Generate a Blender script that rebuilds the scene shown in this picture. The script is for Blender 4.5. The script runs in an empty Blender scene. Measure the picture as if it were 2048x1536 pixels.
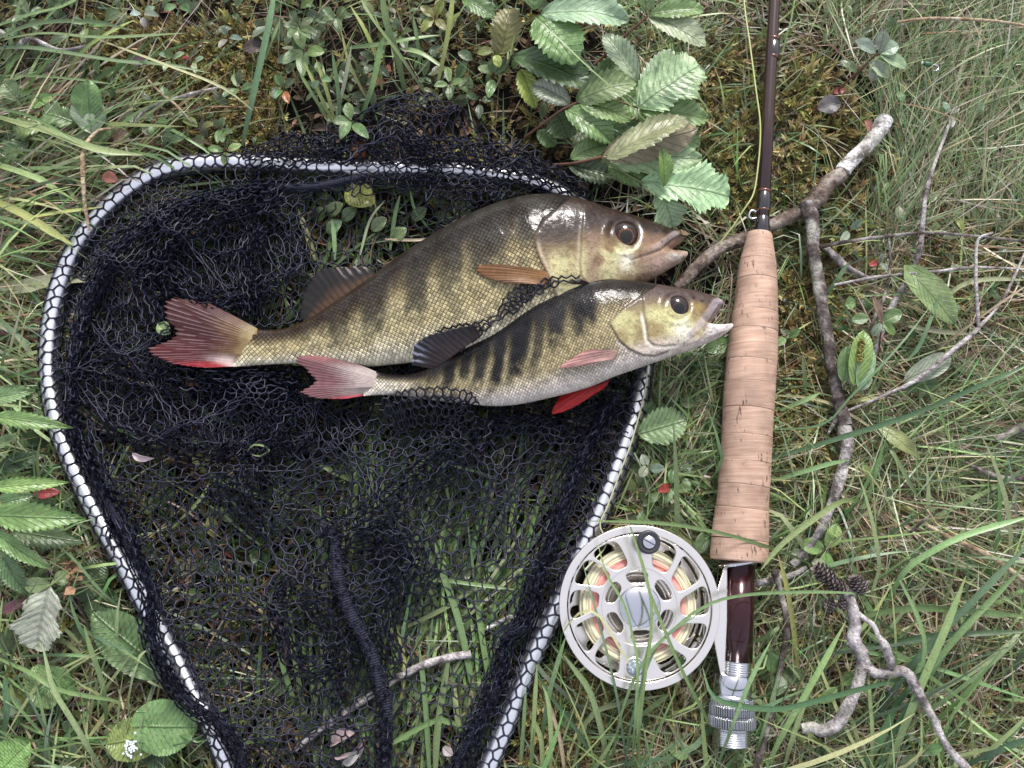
import bpy, bmesh, math
import numpy as np
from mathutils import Vector
from mathutils.bvhtree import BVHTree

SC = bpy.context.scene
COL = SC.collection
# ------------------------------------------------------------------ camera, sky, sun, exposure
TILT, DIST, FOC = math.radians(10), 0.45, 1704.0
cam_d = bpy.data.cameras.new('camera')
cam_d.sensor_width = 36
cam_d.lens = 36 * FOC / 2048
cam_d.clip_start, cam_d.clip_end = 0.02, 200
cam = bpy.data.objects.new('camera', cam_d)
COL.objects.link(cam)
CAM = np.array([0, -DIST * math.sin(TILT), DIST * math.cos(TILT)])
cam.location = CAM
cam.rotation_euler = (TILT, 0, 0)
SC.camera = cam

SUN_EL, SUN_ROT = math.radians(40), math.radians(8)
world = bpy.data.worlds.new('World')
SC.world = world
world.use_nodes = True
wn = world.node_tree
bg = wn.nodes['Background']
sky = wn.nodes.new('ShaderNodeTexSky')
sky.sky_type = 'NISHITA'
sky.sun_disc = False
sky.sun_elevation, sky.sun_rotation = SUN_EL, SUN_ROT
sky.air_density, sky.dust_density, sky.ozone_density = 1.0, 4.0, 1.0
mixs = wn.nodes.new('ShaderNodeMix')          # cloud deck: the blue of the clear sky is mostly veiled
mixs.data_type = 'RGBA'
mixs.inputs[0].default_value = 0.62
mixs.inputs[7].default_value = (5.7, 5.65, 6.4, 1)
wn.links.new(sky.outputs[0], mixs.inputs[6])
wn.links.new(mixs.outputs[2], bg.inputs[0])
bg.inputs[1].default_value = 0.09

sun_d = bpy.data.lights.new('sun', 'SUN')
sun_d.energy, sun_d.angle, sun_d.color = 2.1, math.radians(16), (1.0, 0.965, 0.95)
sun = bpy.data.objects.new('sun', sun_d)
COL.objects.link(sun)
sdir = Vector((math.sin(SUN_ROT) * math.cos(SUN_EL), math.cos(SUN_ROT) * math.cos(SUN_EL), math.sin(SUN_EL)))
sun.rotation_euler = sdir.to_track_quat('Z', 'Y').to_euler()
sun.location = sdir * 3

vs = SC.view_settings
vs.view_transform, vs.look, vs.gamma, vs.use_curve_mapping = 'Standard', 'None', 1.0, False
vs.exposure = 1.24

# ------------------------------------------------------------------ helpers
RNG = np.random.default_rng(11)
CT, ST = math.cos(TILT), math.sin(TILT)
PX = DIST / FOC
MM = 0.001


def W(px, py, z=0.0):
    """Point of the place seen at photo pixel (px, py), on the level z metres above the ground."""
    px, py, z = np.broadcast_arrays(np.asarray(px, float), np.asarray(py, float), np.asarray(z, float))
    x, y = (px - 1024) / FOC, -(py - 768) / FOC
    dy, dz = y * CT + ST, y * ST - CT
    k = (z - CAM[2]) / dz
    return np.stack([CAM[0] + k * x, CAM[1] + k * dy, z], -1)


def PJ(P):
    """Photo pixel of a point (to look up what lies there)."""
    d = np.asarray(P) - CAM
    v = d[..., 1] * CT + d[..., 2] * ST
    w = d[..., 1] * ST - d[..., 2] * CT
    return 1024 + FOC * d[..., 0] / w, 768 - FOC * v / w


def vnoise(x, y, seed=0):
    x, y = np.asarray(x, float), np.asarray(y, float)
    tab = np.random.default_rng(seed + 1000).random((64, 64))
    xi, yi = np.floor(x).astype(int), np.floor(y).astype(int)
    fx, fy = x - xi, y - yi
    fx, fy = fx * fx * (3 - 2 * fx), fy * fy * (3 - 2 * fy)
    a, b = tab[xi % 64, yi % 64], tab[(xi + 1) % 64, yi % 64]
    c, d = tab[xi % 64, (yi + 1) % 64], tab[(xi + 1) % 64, (yi + 1) % 64]
    return (a * (1 - fx) + b * fx) * (1 - fy) + (c * (1 - fx) + d * fx) * fy


def fbm(x, y, seed=0, n=3):
    s, a, t = 0, 1, 0
    for i in range(n):
        s = s + a * vnoise(np.asarray(x) * 2 ** i, np.asarray(y) * 2 ** i, seed + i)
        t += a
        a *= .5
    return s / t


def sm(a, b, x):
    t = np.clip((np.asarray(x, float) - a) / (b - a), 0, 1)
    return t * t * (3 - 2 * t)


def spline(P, n):
    """Catmull-Rom through P (k, ...), n samples evenly by chord."""
    P = np.asarray(P, float)
    k = len(P)
    if k == 2:
        t = np.linspace(0, 1, n).reshape((-1,) + (1,) * (P.ndim - 1))
        return P[0] * (1 - t) + P[1] * t
    Q = np.concatenate([[2 * P[0] - P[1]], P, [2 * P[-1] - P[-2]]])
    flat = P.reshape(k, -1)
    c = np.concatenate([[0], np.cumsum(np.linalg.norm(np.diff(flat, axis=0), axis=1) + 1e-9)])
    u = np.interp(np.linspace(0, c[-1], n), c, np.arange(k))
    i = np.minimum(u.astype(int), k - 2)
    t = (u - i).reshape((-1,) + (1,) * (P.ndim - 1))
    a, b, cc, d = Q[i], Q[i + 1], Q[i + 2], Q[i + 3]
    return .5 * (2 * b + (cc - a) * t + (2 * a - 5 * b + 4 * cc - d) * t * t + (3 * b - a - 3 * cc + d) * t ** 3)


OFF = {}


def mesh_data(name, V, F, col=None, uv=None, smooth=True, off=None):
    V = np.asarray(V, float)
    if off is not None:
        V = V - off
    F = [np.asarray(f, int) for f in (F if isinstance(F, (list, tuple)) else [F])]
    F = [f for f in F if len(f)]
    me = bpy.data.meshes.new(name)
    me.vertices.add(len(V))
    me.vertices.foreach_set('co', V.astype(np.float32).ravel())
    nl, npoly = sum(f.size for f in F), sum(len(f) for f in F)
    me.loops.add(nl)
    me.loops.foreach_set('vertex_index', np.concatenate([f.ravel() for f in F]).astype(np.int32))
    me.polygons.add(npoly)
    tot = np.concatenate([np.full(len(f), f.shape[1]) for f in F])
    st = np.concatenate([[0], np.cumsum(tot)[:-1]])
    me.polygons.foreach_set('loop_start', st.astype(np.int32))
    try:
        me.polygons.foreach_set('loop_total', tot.astype(np.int32))
    except Exception:
        pass
    me.polygons.foreach_set('use_smooth', np.full(npoly, smooth))
    if col is not None:
        col = np.asarray(col, float)
        if col.ndim == 1:
            col = np.tile(col, (len(V), 1))
        if col.shape[1] == 3:
            col = np.concatenate([col, np.ones((len(V), 1))], 1)
        a = me.color_attributes.new('Col', 'FLOAT_COLOR', 'POINT')
        a.data.foreach_set('color', col.astype(np.float32).ravel())
    if uv is not None:
        l = me.uv_layers.new(name='UVMap')
        li = np.concatenate([f.ravel() for f in F])
        l.data.foreach_set('uv', np.asarray(uv, np.float32)[li].ravel())
    me.update(calc_edges=True)
    return me


def obj(name, V, F, mat, parent=None, col=None, uv=None, smooth=True, label=None):
    off = np.array(OFF[parent.name]) if parent is not None else None
    me = mesh_data(name, V, F, col, uv, smooth, off)
    me.materials.append(mat)
    o = bpy.data.objects.new(name, me)
    COL.objects.link(o)
    if parent is not None:
        o.parent = parent
        OFF[o.name] = OFF[parent.name]
    else:
        OFF[o.name] = (0, 0, 0)
    if label:
        o['label'] = label
    return o


def tag(o, label=None, cat=None, group=None, kind=None):
    for k, v in (('label', label), ('category', cat), ('group', group), ('kind', kind)):
        if v:
            o[k] = v
    return o


def thing(name, label, cat, loc, group=None):
    o = bpy.data.objects.new(name, None)
    COL.objects.link(o)
    o.location = loc
    o.empty_display_size = .01
    OFF[o.name] = tuple(loc)
    return tag(o, label, cat, group)


def part_empty(name, parent):
    o = bpy.data.objects.new(name, None)
    COL.objects.link(o)
    o.parent = parent
    OFF[o.name] = OFF[parent.name]
    return o


class MB:
    def __init__(s):
        s.V, s.F4, s.F3, s.C, s.U, s.n = [], [], [], [], [], 0

    def add(s, V, F, c=None, uv=None):
        V, F = np.asarray(V, float), np.asarray(F, int)
        s.V.append(V)
        (s.F4 if F.shape[1] == 4 else s.F3).append(F + s.n)
        c = np.asarray((1, 1, 1) if c is None else c, float)
        if c.ndim == 1:
            c = np.tile(c, (len(V), 1))
        s.C.append(c[:, :3])
        s.U.append(np.zeros((len(V), 2)) if uv is None else uv)
        s.n += len(V)
        return s

    def build(s, name, mat, parent=None, smooth=True, label=None):
        F = []
        if s.F4:
            F.append(np.concatenate(s.F4))
        if s.F3:
            F.append(np.concatenate(s.F3))
        return obj(name, np.concatenate(s.V), F, mat, parent, np.concatenate(s.C), np.concatenate(s.U), smooth, label)


def gridF(nu, nv, closed=False):
    i, j = np.meshgrid(np.arange(nu - 1), np.arange(nv if closed else nv - 1), indexing='ij')
    a = i * nv + j
    b = i * nv + (j + 1) % nv
    return np.stack([a, b, b + nv, a + nv], -1).reshape(-1, 4)


def frames(P):
    T = np.gradient(P, axis=0)
    T /= np.linalg.norm(T, axis=1)[:, None] + 1e-12
    N = np.zeros_like(P)
    ref = np.array([0, 0, 1.]) if abs(T[0, 2]) < .9 else np.array([1., 0, 0])
    n = np.cross(T[0], ref)
    for i in range(len(P)):
        n = n - T[i] * (n @ T[i])
        n /= np.linalg.norm(n) + 1e-12
        N[i] = n
    return T, N, np.cross(T, N)


def tube(P, r, k=8, cap=True):
    P = np.asarray(P, float)
    n = len(P)
    r = np.broadcast_to(np.asarray(r, float), (n,)) if np.ndim(r) < 2 else np.asarray(r)
    T, N, B = frames(P)
    a = np.arange(k) * 2 * math.pi / k
    rr = r[:, None] if r.ndim == 1 else r
    V = P[:, None] + (N[:, None] * np.cos(a)[None, :, None] + B[:, None] * np.sin(a)[None, :, None]) * rr[..., None]
    V = V.reshape(-1, 3)
    F = gridF(n, k, True)
    uv = np.stack(np.meshgrid(np.concatenate([[0], np.cumsum(np.linalg.norm(np.diff(P, axis=0), axis=1))]) / .01, np.arange(k) / k, indexing='ij'), -1).reshape(-1, 2)
    if cap:
        V = np.concatenate([V, P[:1], P[-1:]])
        uv = np.concatenate([uv, uv[:1], uv[-1:]])
        c0, c1 = n * k, n * k + 1
        j = np.arange(k)
        jn = (j + 1) % k
        F = np.concatenate([F, np.stack([np.full(k, c0), jn, j, np.full(k, c0)], 1)[:, :4], np.stack([np.full(k, c1), (n - 1) * k + j, (n - 1) * k + jn, np.full(k, c1)], 1)])
        return V, F[:n * k - k] if False else F, uv
    return V, F, uv


def tube_mb(mb, P, r, k=8, c=None):
    n = len(P)
    V, F, uv = tube(P, r, k, False)
    mb.add(V, F, c, uv)
    P = np.asarray(P)
    for e, s in ((0, 1), (n - 1, -1)):
        ring = V[e * k:(e + 1) * k]
        j = np.arange(k)
        T3 = np.stack([np.full(k, k), (j + 1) % k, j], 1)
        cc = c
        if c is not None and np.ndim(c) == 2:
            cc = np.concatenate([np.asarray(c)[e * k:(e + 1) * k], np.asarray(c)[e * k:e * k + 1]])
        mb.add(np.concatenate([ring, P[e:e + 1]]), T3 if s > 0 else T3[:, ::-1], cc)


def lathe(A, B, prof, k=48):
    """Turned shape round the axis A->B: prof rows (distance along the axis, radius)."""
    A, B = np.asarray(A, float), np.asarray(B, float)
    ax = (B - A) / np.linalg.norm(B - A)
    ref = np.array([0, 0, 1.]) if abs(ax[2]) < .9 else np.array([0, 1., 0])
    n = np.cross(ax, ref)
    n /= np.linalg.norm(n)
    b = np.cross(ax, n)
    a = np.arange(k) * 2 * math.pi / k
    prof = np.asarray(prof, float)
    V = A + prof[:, 0, None, None] * ax + prof[:, 1, None, None] * (n * np.cos(a)[:, None] + b * np.sin(a)[:, None])
    uv = np.stack(np.meshgrid(prof[:, 0] / .01, np.arange(k) / k, indexing='ij'), -1)
    return V.reshape(-1, 3), gridF(len(prof), k, True), uv.reshape(-1, 2)


def disc_cap(prof):
    prof = list(prof)
    return [(prof[0][0], 1e-5)] + prof + [(prof[-1][0], 1e-5)]


# ------------------------------------------------------------------ materials
def new_mat(name, base=(.5, .5, .5), rough=.5, metal=0.0, spec=.5, coat=0.0, coat_rough=.1):
    m = bpy.data.materials.new(name)
    m.use_nodes = True
    nt = m.node_tree
    b = nt.nodes['Principled BSDF']
    b.inputs['Base Color'].default_value = (*base, 1)
    b.inputs['Roughness'].default_value = rough
    b.inputs['Metallic'].default_value = metal
    b.inputs['Specular IOR Level'].default_value = spec
    b.inputs['Coat Weight'].default_value = coat
    b.inputs['Coat Roughness'].default_value = coat_rough
    return m, nt, b


def nd(nt, typ, ins=None, **pr):
    n = nt.nodes.new('ShaderNode' + typ)
    for k, v in pr.items():
        setattr(n, k, v)
    for k, v in (ins or {}).items():
        s = n.inputs[k]
        if isinstance(v, bpy.types.NodeSocket):
            nt.links.new(v, s)
        else:
            s.default_value = v
    return n


def mth(nt, op, a, b=0.0, c=None):
    d = {0: a, 1: b}
    if c is not None:
        d[2] = c
    return nd(nt, 'Math', d, operation=op).outputs[0]


def mixc(nt, f, a, b, mode='MIX'):
    n = nt.nodes.new('ShaderNodeMix')
    n.data_type, n.blend_type = 'RGBA', mode
    for k, v in ((0, f), (6, a), (7, b)):
        if isinstance(v, bpy.types.NodeSocket):
            nt.links.new(v, n.inputs[k])
        else:
            n.inputs[k].default_value = v if k == 0 else (*v, 1)
    return n.outputs[2]


def attr(nt):
    return nd(nt, 'Attribute', attribute_name='Col')


def geo_noise(nt, scale, detail=3, rough=.6, vec=None):
    if vec is None:
        vec = nd(nt, 'NewGeometry').outputs['Position']
    return nd(nt, 'TexNoise', {'Vector': vec, 'Scale': scale, 'Detail': detail, 'Roughness': rough}).outputs[0]


def ramp(nt, f, stops):
    n = nd(nt, 'ValToRGB', {0: f})
    e = n.color_ramp.elements
    while len(e) < len(stops):
        e.new(.5)
    for q, (p, c) in zip(e, stops):
        q.position, q.color = p, (*c, 1)
    return n.outputs[0]


def bump(nt, b, h, dist, strength=1.0):
    n = nd(nt, 'Bump', {'Height': h, 'Distance': dist, 'Strength': strength})
    nt.links.new(n.outputs[0], b.inputs['Normal'])
    return n


def vcol_mat(name, rough=.5, trans=0.0, spec=.5, nscale=0, namp=.35, coat=0.0, bmp=0.0, metal=0.0):
    m, nt, b = new_mat(name, rough=rough, spec=spec, coat=coat, metal=metal)
    c = attr(nt).outputs[0]
    if nscale:
        nz = geo_noise(nt, nscale)
        c = mixc(nt, 1.0, c, nd(nt, 'MapRange', {0: nz, 1: .25, 2: .75, 3: 1 - namp, 4: 1 + namp}).outputs[0], 'MULTIPLY')
        if bmp:
            bump(nt, b, nz, bmp)
    nt.links.new(c, b.inputs['Base Color'])
    if trans:
        tr = nd(nt, 'BsdfTranslucent', {0: c})
        mx = nd(nt, 'MixShader', {0: trans, 1: b.outputs[0], 2: tr.outputs[0]})
        nt.links.new(mx.outputs[0], nt.nodes['Material Output'].inputs[0])
    return m


M_grass = vcol_mat('grass_blade', rough=.36, trans=.30, spec=.42, nscale=900, namp=.22)
M_moss = vcol_mat('moss', rough=.7, trans=.2, spec=.3)
M_litter = vcol_mat('litter', rough=.75, spec=.3, nscale=700, namp=.4, bmp=.0004)
M_twig = vcol_mat('twig_bark', rough=.75, spec=.3, nscale=520, namp=.55, bmp=.0006)
M_plain = vcol_mat('plain_colour', rough=.45)


def leaf_material():
    m, nt, b = new_mat('leaf', rough=.34, spec=.65)
    c = attr(nt)
    uv = nd(nt, 'SeparateXYZ', {0: nd(nt, 'UVMap').outputs[0]})
    u, v = uv.outputs[0], uv.outputs[1]
    av = mth(nt, 'ABSOLUTE', mth(nt, 'SUBTRACT', v, .5))
    wob = geo_noise(nt, 260, 2)
    ph = mth(nt, 'ADD', mth(nt, 'SUBTRACT', mth(nt, 'MULTIPLY', u, 9.0), mth(nt, 'MULTIPLY', av, 7.0)), mth(nt, 'MULTIPLY', wob, .5))
    fr = mth(nt, 'ABSOLUTE', mth(nt, 'SUBTRACT', mth(nt, 'FRACT', ph), .5))
    lat = nd(nt, 'MapRange', {0: fr, 1: .0, 2: .09, 3: 1.0, 4: 0.0}).outputs[0]
    mid = nd(nt, 'MapRange', {0: av, 1: .008, 2: .03, 3: 1.0, 4: 0.0}).outputs[0]
    vein = mth(nt, 'MAXIMUM', mth(nt, 'MULTIPLY', lat, .55), mid)
    nz = geo_noise(nt, 420, 4)
    nz2 = geo_noise(nt, 90, 2)
    k = nd(nt, 'MapRange', {0: nz, 1: .3, 2: .7, 3: .82, 4: 1.18}).outputs[0]
    k2 = nd(nt, 'MapRange', {0: nz2, 1: .3, 2: .7, 3: .78, 4: 1.2}).outputs[0]
    base = mixc(nt, 1.0, mixc(nt, 1.0, c.outputs[0], k, 'MULTIPLY'), k2, 'MULTIPLY')
    veinc = mixc(nt, .6, base, (.07, .11, .05))
    base = mixc(nt, mth(nt, 'MULTIPLY', vein, .38), base, veinc)
    spots = nd(nt, 'MapRange', {0: geo_noise(nt, 300, 1), 1: .70, 2: .74, 3: 0.0, 4: .5}).outputs[0]
    base = mixc(nt, spots, base, (.22, .17, .08))
    nt.links.new(base, b.inputs['Base Color'])
    h = mth(nt, 'ADD', mth(nt, 'MULTIPLY', vein, -.8), mth(nt, 'MULTIPLY', nz, .7))
    bump(nt, b, h, .0007, .9)
    nt.links.new(nd(nt, 'MapRange', {0: nz2, 1: .3, 2: .7, 3: .25, 4: .48}).outputs[0], b.inputs['Roughness'])
    tr = nd(nt, 'BsdfTranslucent', {0: base})
    mx = nd(nt, 'MixShader', {0: .25, 1: b.outputs[0], 2: tr.outputs[0]})
    nt.links.new(mx.outputs[0], nt.nodes['Material Output'].inputs[0])
    return m


M_leaf = leaf_material()
# ------------------------------------------------------------------ outlines traced on the ground (photo pixels)
BIG = np.array([  # back, belly : from the tail root to the cheek
    [(478, 651), (467, 734)], [(530, 660), (520, 730)], [(575, 656), (585, 727)], [(620, 637), (650, 728)],
    [(670, 604), (720, 734)], [(735, 560), (790, 728)], [(800, 512), (860, 720)], [(860, 474), (930, 712)],
    [(925, 437), (1000, 700)], [(985, 411), (1060, 682)], [(1040, 396), (1115, 661)], [(1085, 391), (1160, 638)],
    [(1130, 394), (1200, 616)], [(1175, 405), (1235, 597)], [(1215, 418), (1265, 580)], [(1255, 430), (1292, 564)], [(1295, 441), (1318, 550)]], float)
BIG_END = np.array([(1335, 455), (1352, 466), (1366, 479), (1362, 488), (1342, 503), (1360, 505), (1373, 508), (1370, 517), (1352, 530)], float)
SMALL = np.array([
    [(730, 733), (727, 792)], [(765, 746), (765, 790)], [(800, 750), (810, 792)], [(840, 744), (862, 800)],
    [(885, 722), (925, 807)], [(930, 692), (985, 812)], [(975, 662), (1035, 809)], [(1016, 636), (1085, 799)],
    [(1063, 605), (1135, 787)], [(1110, 582), (1185, 772)], [(1157, 568), (1232, 752)], [(1204, 560), (1275, 737)],
    [(1251, 562), (1315, 723)], [(1297, 567), (1346, 712)], [(1344, 575), (1376, 702)], [(1385, 581), (1402, 692)]], float)
SMALL_END = np.array([(1418, 589), (1434, 597), (1445, 606), (1441, 616), (1424, 640), (1412, 659), (1438, 653), (1463, 650), (1458, 662), (1430, 680)], float)
HOOP = [(700, 1800), (560, 1730), (500, 1630), (457, 1530), (425, 1455), (385, 1385), (345, 1305), (308, 1235), (270, 1165), (235, 1100), (204, 1045), (168, 975),
        (138, 910), (116, 850), (102, 780), (98, 710), (104, 640), (118, 580), (138, 525), (165, 476), (200, 430), (245, 388), (300, 352), (360, 332), (430, 325),
        (500, 326), (570, 330), (640, 334), (715, 336), (800, 338), (880, 340), (960, 346), (1030, 356), (1080, 370), (1120, 387), (1160, 410), (1220, 455), (1265, 530),
        (1288, 610), (1292, 690), (1284, 760), (1268, 835), (1240, 920), (1205, 1010), (1165, 1100), (1125, 1190), (1085, 1270), (1050, 1350), (1015, 1440), (985, 1512),
        (945, 1610), (900, 1710), (800, 1790), (700, 1800)]
BRANCH = [(1774, 238), (1745, 278), (1700, 325), (1685, 345), (1662, 362), (1640, 388), (1615, 412), (1563, 442), (1494, 476), (1448, 492), (1410, 520), (1380, 549), (1352, 575)]
OFFSHOOT = [(1612, 408), (1624, 450), (1626, 500), (1636, 560), (1646, 620), (1655, 680), (1662, 730), (1675, 790), (1690, 850), (1692, 905), (1676, 965), (1656, 1025), (1638, 1068), (1610, 1103), (1585, 1130)]
ROOTLET = [(1548, 1140), (1562, 1185), (1574, 1250), (1562, 1330), (1548, 1390), (1532, 1470), (1510, 1545)]
ALDER = [(1693, 1186), (1706, 1215), (1710, 1250), (1708, 1280), (1724, 1316), (1720, 1350), (1703, 1400), (1678, 1444), (1646, 1462), (1625, 1456), (1602, 1457)]
REEL_C, REEL_R = (1279, 1213), 153
GRIP = [(1488, 467), (1479, 525), (1464, 640), (1453, 717), (1447, 814), (1444, 910), (1435, 1006), (1426, 1064), (1420, 1122),
        (1422, 1486), (1510, 1486), (1534, 1122), (1534, 1064), (1535, 1006), (1541, 910), (1546, 814), (1554, 717), (1556, 640), (1552, 525), (1546, 467)]


def inpoly(x, y, poly):
    poly = np.asarray(poly, float)
    r = np.zeros(np.shape(x), bool)
    a = poly[-1]
    for b in poly:
        with np.errstate(divide='ignore', invalid='ignore'):
            c = ((a[1] > y) != (b[1] > y)) & (x < (b[0] - a[0]) * (y - a[1]) / (b[1] - a[1]) + a[0])
        r ^= c
        a = b
    return r


def pdist(x, y, poly):
    """Distance to a polyline, its signed side, and how far along the nearest point is (0..1)."""
    poly = np.asarray(poly, float)
    best = np.full(np.shape(x), 1e9)
    side = np.zeros(np.shape(x))
    al = np.zeros(np.shape(x))
    n = len(poly) - 1
    for i in range(n):
        a, d = poly[i], poly[i + 1] - poly[i]
        t = np.clip(((x - a[0]) * d[0] + (y - a[1]) * d[1]) / (d @ d + 1e-9), 0, 1)
        ex, ey = x - a[0] - t * d[0], y - a[1] - t * d[1]
        q = np.hypot(ex, ey)
        m = q < best
        best = np.where(m, q, best)
        side = np.where(m, np.sign(d[0] * ey - d[1] * ex), side)
        al = np.where(m, (i + t) / n, al)
    return best, side, al


BIG_POLY = np.concatenate([BIG[:, 0], BIG_END, BIG[::-1, 1]])
SMALL_POLY = np.concatenate([SMALL[:, 0], SMALL_END, SMALL[::-1, 1]])
BTAIL = [(483, 651), (411, 610), (330, 598), (320, 610), (345, 662), (317, 691), (289, 702), (314, 714), (358, 730), (405, 738), (467, 735)]
STAIL = [(728, 733), (686, 722), (639, 713), (586, 716), (627, 760), (602, 785), (633, 797), (686, 801), (728, 792)]
HOOP_S = spline(HOOP, 260)

# how high plants may stand (mm) where something lies on them: a coarse map over the ground
CX0, CY0, CSTEP = -700, -600, 5
cgx, cgy = np.meshgrid(np.arange(CX0, 2750, CSTEP), np.arange(CY0, 2150, CSTEP), indexing='ij')
CAP = np.full(cgx.shape, 60.0)


def cap_line(pts, w, h):
    global CAP
    x0, y0 = np.min(pts, 0) - w * 2
    x1, y1 = np.max(pts, 0) + w * 2
    i0, i1 = int(max(0, (x0 - CX0) / CSTEP)), int(max(0, (x1 - CX0) / CSTEP + 1))
    j0, j1 = int(max(0, (y0 - CY0) / CSTEP)), int(max(0, (y1 - CY0) / CSTEP + 1))
    s = (slice(i0, i1), slice(j0, j1))
    d = pdist(cgx[s], cgy[s], pts)[0]
    CAP[s] = np.where(d < w, np.minimum(CAP[s], h + 60 * sm(.75 * w, w, d)), CAP[s])


INHOOP = inpoly(cgx, cgy, HOOP_S)
CAP[INHOOP] = 7
cap_line(HOOP_S[::3], 30, 5)
cap_line([(450, 330), (560, 265), (680, 245), (830, 185), (960, 240), (1100, 310), (1190, 380)], 45, 11)
for poly in (BIG_POLY, SMALL_POLY, BTAIL, STAIL):
    CAP[inpoly(cgx, cgy, poly)] = 6
CAP[inpoly(cgx, cgy, GRIP)] = 5
CAP[np.hypot(cgx - REEL_C[0], cgy - REEL_C[1]) < REEL_R + 6] = 5
cap_line([(1560, -80), (1524, 465)], 30, 5)
for p, w in ((BRANCH, 26), (OFFSHOOT, 20), (ROOTLET, 12), (ALDER, 18)):
    cap_line(np.array(p), w, 8)
cap_line([(1640, 1140), (1690, 1175), (1735, 1170)], 34, 14)
cap_line([(1709, 1222), (1760, 1280), (1784, 1334)], 14, 16)
cap_line([(1724, 1316), (1755, 1347), (1797, 1343), (1846, 1400), (1896, 1496), (1938, 1534)], 14, 8)
cap_line([(1440, 1130), (1440, 1450)], 40, 6)


def cap_at(px, py):
    i = np.clip(((np.asarray(px) - CX0) / CSTEP).astype(int), 0, CAP.shape[0] - 1)
    j = np.clip(((np.asarray(py) - CY0) / CSTEP).astype(int), 0, CAP.shape[1] - 1)
    return CAP[i, j]


# ------------------------------------------------------------------ the ground
def ground_h(x, y):
    h = 5 * (fbm(x * 22, y * 22, 3) - .5) + 3.5 * (fbm(x * 90, y * 90, 5) - .5)
    return MM * (h * np.exp(-(x * x + y * y) / .6) - 3.0)


ax_f = np.linspace(-.55, .55, 260)
far_ = np.array([.6, .7, .9, 1.3, 2, 4, 9, 20, 45])
gx, gy = np.meshgrid(np.concatenate([-far_[::-1], ax_f, far_]), np.concatenate([-far_[::-1], ax_f, far_]), indexing='ij')
gV = np.stack([gx, gy, ground_h(gx, gy)], -1).reshape(-1, 3)
m, nt, b = new_mat('soil', rough=.85, spec=.25)
n1, n2, n3 = geo_noise(nt, 60, 5), geo_noise(nt, 700, 4, .7), geo_noise(nt, 14, 3)
c = ramp(nt, n1, [(.3, (.004, .003, .0025)), (.48, (.010, .007, .005)), (.6, (.014, .013, .006)), (.75, (.024, .017, .010))])
c = mixc(nt, 1.0, c, nd(nt, 'MapRange', {0: n2, 1: .3, 2: .7, 3: .4, 4: 1.6}).outputs[0], 'MULTIPLY')
nt.links.new(c, b.inputs['Base Color'])
bump(nt, b, n2, .003, 1.0)
M_soil = m
tag(obj('ground', gV, gridF(*gx.shape), M_soil), kind='structure')

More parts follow.
